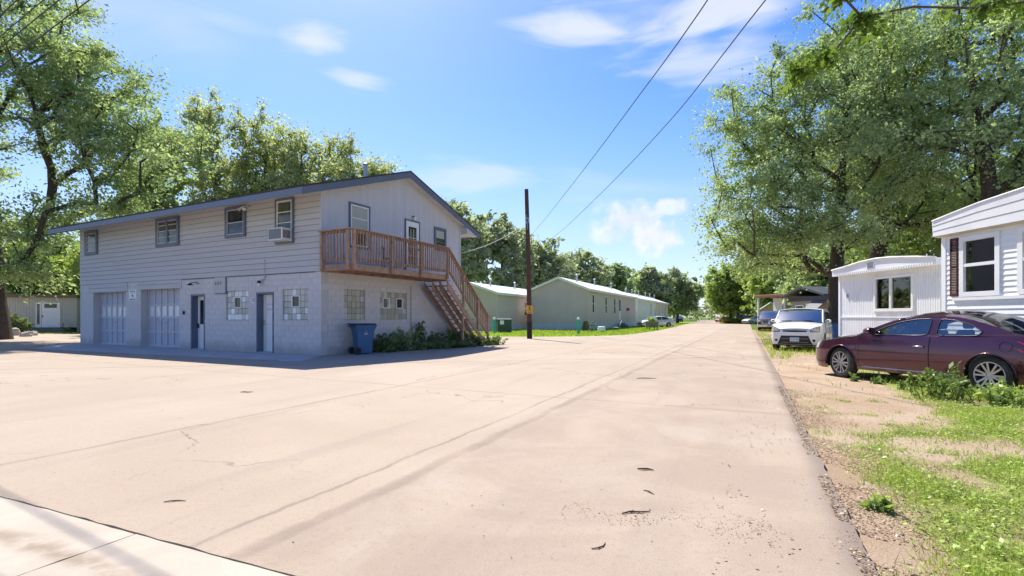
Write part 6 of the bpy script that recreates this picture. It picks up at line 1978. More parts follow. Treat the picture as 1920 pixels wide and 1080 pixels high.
M_rust = pmat('rust_brown_metal', (.26, .11, .07), .6, .12, 2)
MB().box(-1.5, 4.5, -2, 2.8, 3.55, 3.82).build('roof', M_rust, cp, bevel=.02)
for (x, y) in ((-1.2, -1.7), (-1.2, 2.5), (4.2, -1.7), (4.2, 2.5)): MB().box(x - .09, x + .09, y - .09, y + .09, 0, 3.55).build('post', M_white, cp)
MB().box(.6, 4.3, .9, 2.4, 0, 3.5).build('screen_wall', M_wvinyl, cp)
shd = empty('garden_shed', (36.4, 73.5, -.03), -.4, 'small pale yellow shed with white gable trim beyond the carport', 'shed')
M_shed = pmat('pale_yellow_siding', (.56, .45, .20), .6, .06, 2)
MB().prism([(-1.4, 0), (1.4, 0), (1.4, 2.3), (0, 3.3), (-1.4, 2.3)], 0, 3, 1).build('wall', M_shed, shd)
rf = MB()
for s_ in (-1, 1): rf.prism([(s_ * 1.7, 2.12), (0, 3.33), (0, 3.48), (s_ * 1.7, 2.27)], -.25, 3.2, 1)
rf.build('roof', M_white, shd)
MB().box(-.75, .75, -.04, -.005, 1.5, 2.1).build('window_band', M_white, shd)
for k in range(3): MB().box(-.68 + k * .48, -.28 + k * .48, -.055, -.042, 1.56, 2.04).build('pane', M_dkpane, shd)
fn = empty('deck_railing', (29.9, 63.5, -.03), .25, 'brown timber deck railing before the yellow shed', 'railing')
M_brown = pmat('brown_fence_timber', (.14, .06, .04), .7, .15, 4)
MB().box(0, 4.2, -.06, .06, 1.55, 1.68).build('rail', M_brown, fn); MB().box(0, 4.2, -.06, .06, .55, .66).build('rail', M_brown, fn)
for k in range(22): MB().box(.02 + k * .19, .14 + k * .19, -.09, -.062, .3, 1.55).build('picket', M_brown, fn)
for k in (0, 2.05, 4.1): MB().box(k, k + .12, -.05, .07, 0, 2.3 if k == 0 else 1.8).build('post', M_brown, fn)

# ------------------------------------------------------------------ pale house behind the left tree
lh = empty('pale_house', (-44.8, 44.3, -.03), math.atan2(.26, .965), 'pale vertical-board house with white door behind the left tree', 'house')
M_pale = pmat('pale_board_siding', (.52, .50, .43), .7, .06, 1.5)
MB().box(0, 6.7, 0, 6, 0, 3.05).build('wall', M_pale, lh)
MB().box(6.7, 10.5, 1.3, 6, 0, 3.0).build('wing_wall', M_pale, lh)
bt = MB()
for k in range(34): bt.box(k * .2, k * .2 + .03, -.025, .0, .45, 2.95)
for k in range(18): bt.box(6.75 + k * .2, 6.78 + k * .2, 1.275, 1.3, .45, 2.95)
bt.build('battens', M_pale, lh)
MB().box(-.4, 6.9, -.5, 6.3, 3.052, 3.3).build('roof', pmat('brown_flat_roof', (.16, .125, .09), .8, .15, 2), lh)
MB().box(6.902, 10.9, .9, 6.3, 3.01, 3.2).build('wing_roof', M_white, lh)
MB().box(0, 6.7, -.04, -.005, .0, .45).build('plinth', M_well, lh)
do = MB().box(4.15, 5.5, -.07, .0, .45, 2.62).build('door', M_white, lh)
MB().box(4.35, 5.25, -.085, -.07, 2.15, 2.5).build('pane', M_dkpane, do); MB().box(4.2, 4.26, -.13, -.07, 1.35, 1.5).build('handle', M_black, do)
sdl = MB().box(3.7, 4.1, -.06, .0, .45, 2.6).build('side_light', M_white, lh); MB().box(3.8, 4.0, -.07, -.06, .7, 2.5).build('pane', M_greenpane, sdl)
MB().box(3.9, 6.2, -1.1, -.05, 0, .4).build('door_step', M_pgrey, lh)
MB().box(7.1, 7.5, 1.1, 1.28, 1.95, 2.4).build('meter_box', M_white, lh)
lc = lh.matrix_basis


def lhp(x, y, z=0): return tuple(Matrix.Translation((-44.8, 44.3, -.03)) @ Matrix.Rotation(math.atan2(.26, .965), 4, 'Z') @ Vector((x, y, z)))


bk_ = empty('plant_pot', lhp(8.0, .3), 0, 'dark round bucket by the pale house wing', 'bucket')
MB().lathe([(.28, 0), (.36, .5), (.36, .56), (.3, .56), (.28, .4), (.02, .4)], 18).build('bucket', M_well, bk_, smooth=40)
br_ = empty('broom', lhp(8.0, .85), 0, 'broom leaning on the pale house wing wall', 'broom')
MB().tube([(0, 0, .1), (.5, .33, 1.65)], .02, 6).build('handle', M_cream, br_); MB().box(-.18, .18, -.05, .05, 0, .16).build('bristles', M_brown, br_)
tri = empty('tricycle', lhp(6.3, -.6), .4, 'child tricycle standing by the pale house door', 'tricycle')
for (x, y, r_) in ((-.4, 0, .24), (.35, .2, .16), (.35, -.2, .16)):
    MB().lathe([(r_ - .04, -.025), (r_, -.02), (r_, .02), (r_ - .04, .025)], 18, (x, y, r_), 1, True).build('wheel', M_tyre, tri)
MB().tube([(-.4, 0, .26), (-.32, 0, .62), (-.3, 0, .8)], .02, 6).build('fork', M_black, tri); MB().tube([(-.3, -.2, .82), (-.3, .2, .82)], .018, 6).build('handlebar', M_black, tri)
MB().tube([(-.33, 0, .55), (.05, 0, .35), (.35, 0, .18)], .025, 6).build('frame', pmat('yellow_trike', (.5, .38, .05), .5), tri); MB().box(-.02, .25, -.1, .1, .42, .47).build('seat', M_black, tri, bevel=.015)
rs_ = random.Random(8)
for i, lab in enumerate(('pinkish garden stone nearest the left tree trunk', 'tall pale stone beside the garden shrub', 'flat grey stone in the garden bed before the pale house', 'rounded pale stone at the right end of the garden bed')):
    x, y = gpt((20, 28, 48, 60)[i], (627, 629, 631, 629)[i])
    me = MB().lathe([(.12, 0), (.3, .06), (.34, .2), (.25, .36), (.05, .42)], 9).mesh('stone')
    for v in me.vertices: v.co = Vector((v.co.x * rs_.uniform(.8, 1.2), v.co.y * rs_.uniform(.8, 1.2), v.co.z * (1.5 if i == 1 else rs_.uniform(.7, 1.1))))
    o = link_mesh('stone', me, pmat('garden_stone', (.40, .35, .31), .9, .2, 3, .6, 15)); o.location = (x, y, -.06); tag(o, lab, 'stone', 'garden stones by the left tree')
# ------------------------------------------------------------------ trees and plants
M_bark = pmat('grey_brown_bark', (.11, .085, .065), .95, .35, 3, .9, 18, stretch=(5, 5, 1.2))
M_bark2 = pmat('dark_bark', (.065, .05, .04), .95, .35, 3, .9, 18, stretch=(5, 5, 1.2))
L_ash = leaf_mat('ash_leaves', (.18, .25, .11), (.46, .55, .30), 0.58)
L_cotton = leaf_mat('cottonwood_leaves', (.27, .31, .14), (.58, .62, .34), 0.6)
L_maple = leaf_mat('maple_leaves', (.18, .25, .11), (.46, .55, .30), 0.58)
L_far = leaf_mat('distant_hazed_leaves', (.24, .29, .18), (.50, .54, .36), 0.55)  # leaf colour paled to imitate the haze of distance
L_lime = leaf_mat('lime_green_leaves', (.20, .29, .06), (.44, .53, .18), 0.5)
L_dark = leaf_mat('dark_weed_leaves', (.08, .12, .045), (.27, .34, .14), 0.4)


def leaf_cloud(rg, centers, radii, per, size, squash=.75, shape=1.7, wind=(0, 0, 0), sprays=0):
    """leaf blades gathered round twig ends, either as a loose ball or along several short sprays"""
    n = len(centers); tot = n * per
    c = np.repeat(centers, per, 0); r = np.repeat(radii, per)
    if sprays:
        ax = rg.normal(0, 1, (n, sprays, 3)) + np.array([0, 0, .15]); ax /= np.linalg.norm(ax, axis=2)[:, :, None] + 1e-9
        k = rg.integers(0, sprays, tot); d = ax[np.repeat(np.arange(n), per), k]
        u_ = rg.uniform(.05, 1.15, tot)
        off = d * (u_ * r)[:, None] * np.array([1, 1, squash])
        off[:, 2] -= .16 * r * u_ ** 2
        off += rg.normal(0, 1, (tot, 3)) * (r * (.10 + .13 * u_))[:, None]
        p = c + off + np.array(wind) * (r * u_ * .35)[:, None]
    else:
        d = rg.normal(0, 1, (tot, 3)); d /= np.linalg.norm(d, axis=1)[:, None] + 1e-9
        rad = rg.uniform(0, 1, tot) ** .5
        p = c + d * (rad * r)[:, None] * np.array([1, 1, squash])
    # blade direction: outwards and drooping, with scatter
    a = d * np.array([1, 1, .3]) + rg.normal(0, .7, (tot, 3)) + np.array([0, 0, -.35]) + np.array(wind)
    a /= np.linalg.norm(a, axis=1)[:, None] + 1e-9
    u = rg.normal(0, 1, (tot, 3)) * np.array([1, 1, .6]); b = np.cross(a, u); b /= np.linalg.norm(b, axis=1)[:, None] + 1e-9
    s = size * np.clip(rg.lognormal(-.05, .38, tot), .35, 2.2)
    a *= (s * shape * .5)[:, None]; b *= (s * .5)[:, None]
    P = np.stack([p - a, p - a * .1 - b, p + a, p - a * .1 + b], 1).reshape(-1, 3)
    tone = np.clip(np.repeat(rg.uniform(0, .5, n), per) + rg.uniform(0, .5, tot), 0, 1)
    return P, np.repeat(tone, 4)


def tree(name, label, base, height, tr, blobs, n_cl, per, leaf, cl_r, seed, lm, bark=None, group='trees', lean=(0, 0), fork=.35, bare=0, shape=1.7, wind=(0, 0, 0), shell=.42, squash=.75, cat='tree', limb=1.0):
    rg = np.random.default_rng(seed)
    root = empty(name, (base[0], base[1], -.06), 0, label, cat, group)
    # twig ends spread through the crown lobes, kept apart from each other
    vol = np.array([(b[3] * b[4] * b[5]) ** .66 for b in blobs]); cnt = np.maximum(3, (vol / vol.sum() * n_cl)).astype(int)
    C = []
    for b, k in zip(blobs, cnt):
        pts = []; tries = 0
        sp = 1.05 * (4.19 * b[3] * b[4] * b[5] / max(k, 1)) ** (1 / 3) * .62
        while len(pts) < k and tries < k * 12:
            tries += 1
            d = rg.normal(0, 1, 3); d /= np.linalg.norm(d); q = rg.uniform(0, 1) ** shell
            lump = 1 + .22 * math.sin(d[0] * 5 + seed) * math.sin(d[1] * 4 + seed * 2) + .12 * math.sin(d[2] * 7 + seed)
            p = np.array(b[:3]) + d * q * lump * np.array(b[3:])
            if p[2] < .8: continue
            if pts and np.min(np.sum((np.array(pts) - p) ** 2, 1)) < sp * sp * (1 if tries < k * 6 else .3): continue
            pts.append(p)
        C += pts
    C = np.array(C)
    # skeleton
    top = np.array([lean[0], lean[1], height * .86])
    nt_ = 9; nodes = []; par = []
    hb = height * fork
    for i in range(nt_ + 1):
        t = i / nt_; z = top[2] * t
        w = np.array([math.sin(t * 5 + seed), math.cos(t * 4 + seed), 0]) * height * .012 * t
        nodes.append(np.array([top[0] * t ** 1.3, top[1] * t ** 1.3, z]) + w); par.append(i - 1)
    order = np.argsort(np.linalg.norm(C[:, :2] - top[:2] * .5, axis=1) + .25 * np.abs(C[:, 2] - hb))
    tips = {}
    N = np.array(nodes)
    for ci in order:
        c = C[ci]
        dv = c - N; dist = np.linalg.norm(dv, axis=1); hor = np.linalg.norm(dv[:, :2], axis=1)
        cost = dist + 1.6 * np.maximum(0, N[:, 2] + .35 * hor - c[2]) + 4.0 * (N[:, 2] < hb * .8)
        j = int(np.argmin(cost)); p0 = N[j]; L = dist[j]; m = max(1, int(L / (.9 if height < 14 else 1.1)))
        last = j; new = []
        for k in range(1, m + 1):
            t = k / m; q = p0 + (c - p0) * t
            q = q + np.array([0, 0, .10 * L * math.sin(math.pi * t)]) + rg.normal(0, .05 * L / m + .03, 3) * (t < 1)
            new.append(q); par.append(last); last = len(N) + len(new) - 1
        N = np.vstack([N] + [np.array(new)]); tips[ci] = last
    par = np.array(par)
    w = np.zeros(len(N))
    for ci, t in tips.items(): w[t] += 1
    for i in range(len(N) - 1, 0, -1):
        if par[i] >= 0: w[par[i]] += w[i]
    rad = tr * limb * .9 * (np.maximum(w, .5) / max(w.max(), 1)) ** .5
    rad = np.maximum(rad, .012 + .0006 * height)
    for i in range(nt_ + 1): rad[i] = max(rad[i], tr * (1 - i / nt_) ** .7 * (.35 + .65 * (i < nt_ * fork + 1)) * .8 + .02)
    rad[0] = tr * 1.35; rad[1] = max(rad[1], tr * .95)
    # branch mesh: one tapered prism per link
    ii = np.arange(1, len(N)); jj = par[1:]
    a, b = N[jj], N[ii]; ra, rb = np.minimum(rad[jj], rad[ii] * 1.6), rad[ii]
    ra[:nt_] = rad[jj[:nt_]]
    d = b - a; Ld = np.linalg.norm(d, axis=1)[:, None] + 1e-6; d = d / Ld
    ref = np.where(np.abs(d[:, 2:3]) < .9, np.array([[0, 0, 1.0]]), np.array([[1.0, 0, 0]]))
    u = np.cross(d, ref); u /= np.linalg.norm(u, axis=1)[:, None]; v = np.cross(u, d)
    ns = 7; V = []; a2 = a - d * np.minimum(ra[:, None] * .4, .1)
    for P0, rr in ((a2, ra), (b, rb)):
        for k in range(ns):
            t = 2 * math.pi * k / ns; V.append(P0 + (u * math.cos(t) + v * math.sin(t)) * rr[:, None])
    V = np.stack(V, 1); m = len(a)
    F = []
    for k in range(ns):
        F.append(np.stack([np.arange(m) * 2 * ns + k, np.arange(m) * 2 * ns + (k + 1) % ns, np.arange(m) * 2 * ns + ns + (k + 1) % ns, np.arange(m) * 2 * ns + ns + k], 1))
    me = np_mesh('trunk', V.reshape(-1, 3), np.concatenate(F, 0))
    me.polygons.foreach_set('use_smooth', [True] * len(me.polygons))
    link_mesh('trunk', me, bark or M_bark, root)
    keep = np.ones(len(C), bool)
    if bare: keep[rg.choice(len(C), bare, False)] = False
    Ck = C[keep]; rr = cl_r * rg.uniform(.6, 1.35, len(Ck))
    P, tone = leaf_cloud(rg, Ck, rr * 1.15, per, leaf, squash, shape, wind, 9)
    me = np_mesh('crown', P, np.arange(len(P)).reshape(-1, 4), tone)
    link_mesh('crown', me, lm, root)
    return root


# --- big tree at the left edge
tree('ash_tree', 'huge spreading tree at the left edge leaning its limbs towards the building', (-30.2, 30.6), 23, .58,
     [(3.4, .5, 14.3, 4.6, 4.2, 4.6), (8.3, 0, 10.9, 3.7, 2.8, 2.3), (.5, .5, 19.5, 4.2, 4, 4.2), (1.6, -.5, 6.9, 3.6, 3.2, 1.5), (-5, 0, 13, 5, 5, 6), (5.6, -.5, 14.0, 2.6, 2.2, 3.2), (2.6, -1.5, 4.1, 1.7, 1.5, .9), (7.0, .5, 7.9, 2.4, 2.2, 1.1)],
     270, 430, .086, 1.0, 11, L_ash, M_bark2, 'trees left of the building', (-1.5, 0), .22, 14, 2.1, (.5, 0, -.1), .5, .8, limb=.95)
# --- cottonwoods behind the building
for (x, y, h, r, sd, lab) in ((-25.6, 46, 20.4, 3.0, 21, 'tallest wind-tossed cottonwood behind the left half of the roof'),
                              (-21.9, 47, 20.0, 3.6, 22, 'cottonwood behind the middle of the roof, right of the tallest one'),
                              (-18.0, 46, 18.0, 3.6, 23, 'bushy cottonwood behind the roof left of the flue pipe'),
                              (-14.0, 48, 17.6, 3.4, 24, 'feathery cottonwood right behind the flue pipe'),
                              (-10.8, 47, 15.4, 2.0, 25, 'lowest cottonwood just left of the gable peak')):
    tree('cottonwood_tree', lab, (x, y), h, .32, [(0, 0, h * .52, r * 1.05, r, h * .30), (-.9, 0, h * .76, r * .62, r * .6, h * .20), (r * .5, .3, h * .66, r * .55, r * .6, h * .17), (-.5 - r * .3, 0, h * .9, r * .6, r * .5, h * .12)],
         165, 160, .122, .8, sd, L_cotton, None, 'cottonwoods behind the roof', (-.6, 0), .18, 0, 1.6, (-.3, 0, .6), .6, 1.0)
tree('slender_tree', 'slender darker tree between the big left tree and the cottonwoods', (-30.6, 45), 18.8, .3,
     [(0, 0, 10, 2.6, 2.4, 3.4), (.5, 0, 15.2, 1.9, 1.8, 3.0), (-1.6, 0, 12.5, 1.8, 1.8, 2)], 110, 120, .2, .8, 31, L_ash, M_bark2, 'trees left of the building', (.5, 0), .25, 6)
tree('backdrop_tree', 'pale green tree low behind the left end of the roof', (-36, 50), 14, .3, [(0, 0, 8, 4, 3, 3.4), (2.5, 0, 10, 2.6, 2, 2.2), (-3, 0, 6, 3, 2.5, 2)], 120, 150, .22, .9, 32, L_lime, None, 'trees left of the building')
tree('backdrop_tree', 'bushy bright tree over the pale house roof', (-52, 58), 11, .3, [(0, 0, 6.5, 5.5, 3, 3.4), (5, 0, 5.5, 4, 3, 2.8), (-6, 0, 6, 5, 3, 3)], 190, 170, .25, 1.0, 33, L_lime, None, 'trees left of the building')
tree('backdrop_tree', 'dark tree behind the far left end of the building', (-43, 60), 12.5, .3, [(0, 0, 7.5, 5, 3, 4), (4, 0, 6, 3.5, 3, 3)], 130, 170, .25, 1.0, 34, L_ash, None, 'trees left of the building')
# --- between the building and the road
for (x, y, h, r, sd, lm_, lab) in ((-7.4, 70, 18.2, 4.4, 41, L_far, 'tall tree right behind the low eave of the building'), (-1.5, 74, 16.6, 4.6, 42, L_far, 'round tree behind the tan home left of the utility pole'),
                                   (4.6, 78, 13.2, 4.2, 43, L_far, 'tree behind the sage home right of the utility pole'), (12.2, 92, 13.6, 4.8, 44, L_far, 'leafy tree above the sage home roof ridge'),
                                   (20.5, 106, 12.6, 4.4, 45, L_ash, 'dull tree behind the white far home'), (29.8, 112, 12.2, 4.0, 46, L_far, 'pale tree behind the cream far home'),
                                   (37.5, 140, 9.0, 4.0, 47, L_maple, 'dark clipped tree at the end of the left row')):
    tree('roadside_tree', lab, (x, y), h, .3, [(0, 0, h * .56, r, r * .8, h * .30), (-r * .5, 0, h * .72, r * .6, r * .6, h * .2), (r * .5, 0, h * .66, r * .6, r * .6, h * .2), (0, 0, h * .84, r * .45, r * .4, h * .14), (r * .2, 0, h * .36, r * .8, r * .7, h * .12)],
         115, 85, .20 + y * .0014, 1.0, sd, lm_, None, 'trees beyond the left homes')
# --- far end of the road
for (x, y, h, r, sd, lm_, lab) in ((40.5, 128, 13.6, 5.2, 51, L_far, 'hazy tree left of the road bend'), (67, 152, 17, 7, 52, L_far, 'broad tree at the far bend of the road'), (51, 118, 14.5, 5.6, 53, L_far, 'tree right of the road before the far bend'),
                                   (46.8, 112, 13.2, 5.0, 54, L_lime, 'bright lime maple rising from the flower bed at the bend'), (41.0, 80, 10.0, 4.0, 55, L_lime, 'low lime maple right of the road near the shed'),
                                   (45, 84, 15, 5.5, 56, L_maple, 'dark tree rising behind the rust carport'), (39.5, 69, 13, 4.6, 57, L_maple, 'dense tree right of the yellow shed'), (35.5, 60, 12.5, 4.6, 58, L_maple, 'dense tree behind the dark trailer roof'), (79, 180, 18, 8, 59, L_far, 'last tree closing the road vista'),
                                   (54.5, 176, 17, 7.5, 71, L_far, 'broad pale tree left of the vanishing road'), (60.5, 143, 15, 6, 72, L_far, 'pale tree right of the road behind the red sedan'), (51.5, 105, 13.5, 5.2, 73, L_lime, 'light green tree over the champagne minivan'), (33.0, 150, 13, 6, 74, L_far, 'far pale tree behind the purple sport utility')):
    tree('roadside_tree', lab, (x, y), h, .34, [(0, 0, h * .54, r, r * .8, h * .32), (-r * .5, 0, h * .66, r * .6, r * .6, h * .2), (r * .55, 0, h * .62, r * .6, r * .6, h * .2), (0, 0, h * .82, r * .5, r * .45, h * .15), (0, 0, h * .28, r * .9, r * .7, h * .12)],
         130, 95, .20 + y * .0013, 1.0, sd, lm_, None, 'trees along the far road')
# --- the big trees on the right
tree('maple_tree', 'large multi-limbed tree overhanging the white hatchback', (18.9, 30.5), 19.6, .48,
     [(-1.0, 0, 10.9, 5.4, 4.6, 4.2), (1.0, 0, 16.2, 4.2, 3.8, 3.2), (-5.2, -.5, 7.5, 3.3, 3, 2.4), (-4.4, 0, 12.6, 2.9, 2.7, 2.5), (-1.5, -1, 6.6, 3.2, 2.6, 1.3), (-3.0, 3.2, 5.3, 3.4, 1.8, 1.5), (-4.6, .5, 5.6, 2.5, 2.2, 1.1), (3.0, 0, 10.5, 3.0, 3.0, 3.4), (-2.5, 0, 15.6, 2.2, 2, 2.0)],
     310, 430, .086, 1.0, 61, L_maple, M_bark2, 'big trees on the right', (.6, 0), .2, 16, 1.5, (0, 0, 0), .5, .7, limb=.9)
tree('maple_tree', 'tall tree with forked trunks behind the ribbed white home', (24.6, 35.5), 22, .55,
     [(2.2, 0, 14.5, 5.5, 4.6, 4.6), (2.0, 0, 8.8, 4.6, 3.6, 2.6), (0, 0, 19, 4, 3.6, 3), (-2.2, 0, 12, 2.6, 2.6, 3)], 200, 360, .10, 1.0, 62, L_maple, M_bark2, 'big trees on the right', (1.5, 0), .16, 8, 1.5, (0, 0, 0), .5, .7)
tree('maple_tree', 'slanting dark tree rising behind the shuttered white home', (25.4, 27.0), 20, .42,
     [(-1.8, 0, 13.6, 4.4, 4.4, 4.2), (1.4, 0, 9.2, 4.0, 3.6, 2.8), (.5, 0, 17.5, 4, 3.6, 2.6), (4.5, 0, 13, 3.5, 3, 4)], 210, 360, .095, .95, 63, L_maple, M_bark2, 'big trees on the right', (-2.2, 0), .4, 6, 1.5, (0, 0, 0), .5, .7)
tree('maple_tree', 'paler maple filling the gap over the shuttered home roof', (33.5, 39), 14.5, .36, [(0, 0, 9, 5.5, 4, 3.2), (-4, 0, 7, 3.5, 3, 2.4), (4, 0, 10, 4, 3.5, 3)], 130, 170, .2, 1.0, 64, L_lime, None, 'big trees on the right')
tree('maple_tree', 'undergrowth tree low behind the ribbed white home', (31.5, 49), 10, .26, [(0, 0, 5.4, 4.2, 3, 2.6), (-2.6, 0, 4.2, 2.6, 2.4, 1.8), (3.4, 0, 5, 3, 3, 2.4)], 130, 190, .2, .95, 65, L_ash, None, 'big trees on the right')
tree('overhanging_tree', 'near tree out of frame whose leafy branch hangs into the upper right', (11.2, 2.4), 13, .34,
     [(-5.95, 7.0, 6.0, .62, .6, .34), (-5.0, 6.8, 6.75, .8, .7, .25), (-2.7, 6.6, 6.75, .6, .6, .22), (0, 0, 9.5, 3.5, 3.2, 2.6), (-2.6, 3.2, 8.6, 1.8, 1.8, 1.0)], 170, 210, .06, .32, 66, leaf_mat('near_branch_leaves', (.07, .13, .015), (.19, .28, .05), .5), None, 'big trees on the right', (-.5, .8), .3, 0, 1.8, (0, 0, -.5), .6, .7, limb=.3)  # yellow-green is the leaves' own colour here

# --- distant wood closing the horizon
rg = np.random.default_rng(77)
m = 900
ang = rg.uniform(-1.02, 1.02, m); dist = rg.uniform(205, 320, m)
cx_, cy_ = np.sin(ang) * dist, np.cos(ang) * dist
hh = rg.uniform(0, 1, m) ** .8 * (11 + 4 * np.sin(ang * 23) + 3 * np.sin(ang * 51 + 1))
P, tone = leaf_cloud(rg, np.stack([cx_, cy_, hh + 1], 1), rg.uniform(2.2, 4.2, m), 60, 1.1, .7, 1.4)
o = link_mesh('distant_wood', np_mesh('distant_wood', P, np.arange(len(P)).reshape(-1, 4), tone), L_far); tag(o, kind='stuff')
# scrub behind the homes on the left
m = 260
xs_ = rg.uniform(-75, -8, m); ys_ = rg.uniform(62, 84, m)
P, tone = leaf_cloud(rg, np.stack([xs_, ys_, rg.uniform(.5, 4.5, m)], 1), rg.uniform(.9, 1.8, m), 70, .4, .7, 1.5)
o = link_mesh('background_scrub', np_mesh('background_scrub', P, np.arange(len(P)).reshape(-1, 4), tone), L_far); tag(o, kind='stuff')
m = 220
xs_ = rg.uniform(26, 60, m); ys_ = rg.uniform(44, 70, m)
k = xs_ / ys_ > .56
P, tone = leaf_cloud(rg, np.stack([xs_, ys_, rg.uniform(.4, 4.0, m)], 1)[k], rg.uniform(.9, 1.7, m)[k], 80, .3, .7, 1.5)
o = link_mesh('background_scrub', np_mesh('background_scrub', P, np.arange(len(P)).reshape(-1, 4), tone), L_ash); tag(o, kind='stuff')


# --- smaller plants
def plant(name, label, base, stems, h, spread, leaf, per, seed, lm, group=None, shape=1.7, cat='plant', up=.0):
    r = np.random.default_rng(seed); root = empty(name, (base[0], base[1], base[2] if len(base) > 2 else -.04), 0, label, cat, group)
    sm = MB(); cs = []
    for i in range(stems):
        a = r.uniform(0, 6.283); l = spread * r.uniform(.25, 1); hh_ = h * r.uniform(.55, 1.0)
        b0 = (r.normal(0, spread * .35), r.normal(0, spread * .35)); hh_ *= r.uniform(.4, 1.0)
        p = [(b0[0], b0[1], 0), (b0[0] + math.cos(a) * l * .3, b0[1] + math.sin(a) * l * .3, hh_ * .6), (b0[0] + math.cos(a) * l * .7, b0[1] + math.sin(a) * l * .7, hh_)]
        sm.tube(p, [.008 + .004 * h, .006 + .003 * h, .003], 5)
        for t in np.linspace(.12, 1, max(3, int(hh_ / (leaf * 1.3)))):
            q0 = Vector(p[0]).lerp(Vector(p[1]), min(1, t * 2)) if t < .5 else Vector(p[1]).lerp(Vector(p[2]), t * 2 - 1); cs.append(tuple(q0))
    sm.build('stems', pmat('green_stem', (.10, .13, .04), .7, .2, 6), root, smooth=True)
    P, tone = leaf_cloud(r, np.array(cs), leaf * r.uniform(.8, 2.6, len(cs)), per, leaf, .7, shape, (0, 0, up))
    link_mesh('foliage', np_mesh('foliage', P, np.arange(len(P)).reshape(-1, 4), tone), lm, root)
    return root


L_shrub = leaf_mat('shrub_leaves', (.10, .17, .03), (.28, .37, .10), .4)
plant('leafy_shrub', 'leafy green shrub growing before the coupe rear wheel', (7.0, 8.55), 34, .66, .50, .045, 3, 81, L_shrub, None, 1.9, 'shrub')
plant('leafy_shrub', 'feathery weed covering the lower right of the coupe rear wheel', (7.45, 8.0), 26, .36, .36, .035, 4, 82, L_lime, None, 2.6, 'weed')
plant('leafy_shrub', 'spreading bright weed right of the coupe rear wheel', (8.05, 7.95), 34, .34, .6, .04, 4, 83, L_lime, None, 2.4, 'weed')
for i, (x, y, h_, lab) in enumerate(((7.35, 10.55, .16, 'tiny sprout below the coupe door'), (7.3, 9.75, .2, 'small sprout under the coupe sill left of the shrub'), (7.2, 11.0, .12, 'tiny sprout under the coupe front door edge'))):
    plant('sprout', lab, (x, y), 5, h_, .1, .035, 6, 84 + i, L_shrub, 'sprouts along the coupe', 1.9, 'weed')
plant('tall_weed', 'upright broad-bladed weed in the leaf litter by the asphalt edge', (2.55, 3.62), 6, .12, .06, .03, 5, 90, L_lime, None, 3.2, 'weed', .8)
# overgrown strip along the gable wall
for i, (x, y, h_, sp_, n_, lab) in enumerate(((2.5, -.7, .75, .5, 16, 'feathery weed nearest the blue recycling bin'), (3.6, -.6, 1.0, .55, 20, 'tallest feathery weed under the two-vent glass block window'), (4.95, -.3, 1.25, .22, 18, 'vine covering the gas meter pipe on the gable wall'),
                                             (5.6, -.6, .8, .35, 12, 'thin weed right of the gas meter'), (6.9, -.9, .95, .6, 22, 'broad dark weed at the stair support post'), (8.0, -1.2, .6, .6, 20, 'leafy weed at the foot of the timber stair'), (8.9, -1.5, .5, .5, 18, 'weed beyond the stair foot by the road'))):
    plant('wall_weed', lab, (*bw(x, y), 0.0), n_ * 2, h_, sp_, .06, 4, 100 + i, L_dark if i != 1 else L_ash, 'weeds along the gable wall', 2.0, 'weed')
m = 420
wx_ = rng.uniform(2.0, 9.3, m); wy_ = -rng.uniform(.05, 1, m) ** .8 * np.clip(.35 + (wx_ - 2) * .33, .35, 1.75)
pw = np.array([bw(a, b) for a, b in zip(wx_, wy_)])
P, tone = leaf_cloud(rng, np.stack([pw[:, 0], pw[:, 1], rng.uniform(.03, .24, m)], 1), rng.uniform(.08, .2, m), 40, .055, .8, 2.0)
o = link_mesh('ground_cover', np_mesh('ground_cover', P, np.arange(len(P)).reshape(-1, 4), tone), L_dark); tag(o, kind='stuff')
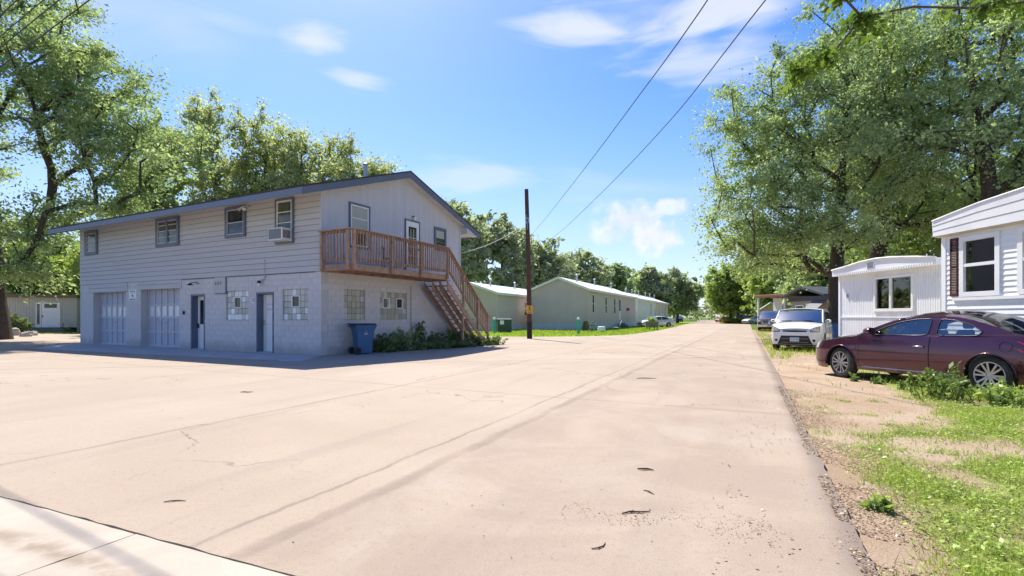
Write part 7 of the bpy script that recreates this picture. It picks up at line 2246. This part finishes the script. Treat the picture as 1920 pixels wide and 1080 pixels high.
# soil strip under the weeds
sheet('planting_strip', wobble([bw(1.9, -.004), bw(9.2, -.004), bw(9.5, -1.7), bw(5, -1.2), bw(2.0, -.4), bw(1.9, -.004)], .04, .3, 5)[:-1], .006, M_verge)
plant('garden_shrub', 'dark shrub in the garden bed by the pale house', (-39.0, 41.2), 16, 1.9, .9, .14, 12, 120, L_dark, None, 1.8, 'shrub')
plant('planter_leaves', 'bright green leaves growing out of the grey planter tub', (14.6, 54.5, .86), 14, .5, .5, .12, 8, 121, L_lime, None, 1.7, 'plant')
plant('pot_flowers', 'pink flowers in the pot at the sage home corner', (7.3, 52.2, .45), 14, .5, .3, .08, 6, 122, leaf_mat('pink_petals', (.20, .10, .08), (.5, .2, .22), .3, (1, .8, .8)), None, 1.4, 'flowers')
plant('bare_sapling', 'thin bare sapling before the sage home long wall', (7.6, 49.5), 7, 1.9, .5, .05, 1, 123, L_dark, None, 1.6, 'sapling')
# flower bed at the bend and grass tufts by the hatchback
m = 260
ys_ = rng.uniform(107.5, 118, m); xs_ = 43.8 + (ys_ - 107.5) * .37 + rng.uniform(0, 5, m)
P, tone = leaf_cloud(rng, np.stack([xs_, ys_, rng.uniform(.1, .8, m)], 1), np.full(m, .5), 30, .22, .7, 2)
o = link_mesh('flower_bed', np_mesh('flower_bed', P, np.arange(len(P)).reshape(-1, 4), tone), leaf_mat('orange_flower_bed', (.22, .27, .03), (.50, .28, .04), .4)); tag(o, kind='stuff')
lx = rng.uniform(8, 30, 42000); ly = rng.uniform(14, 60, 42000)
o_ = lx * ND[0] + ly * ND[1]
k = (o_ > .7) & (o_ < 4.2) & (vnoise(lx, ly, 1.2, 55) > -.35) & (lx / ly < .75) & ~inside(DRIVE, lx, ly)
blades('grass', lx[k], ly[k], -.045, .08, .24, .012, 57, .6, M_far_blade)
lx = rng.uniform(-46, -20, 30000); ly = rng.uniform(38, 47, 30000)
k = (ly > 40.5 + .1 * (lx + 40))
blades('grass', lx[k], ly[k], -.06, .06, .16, .03, 58, .6, M_far_blade)
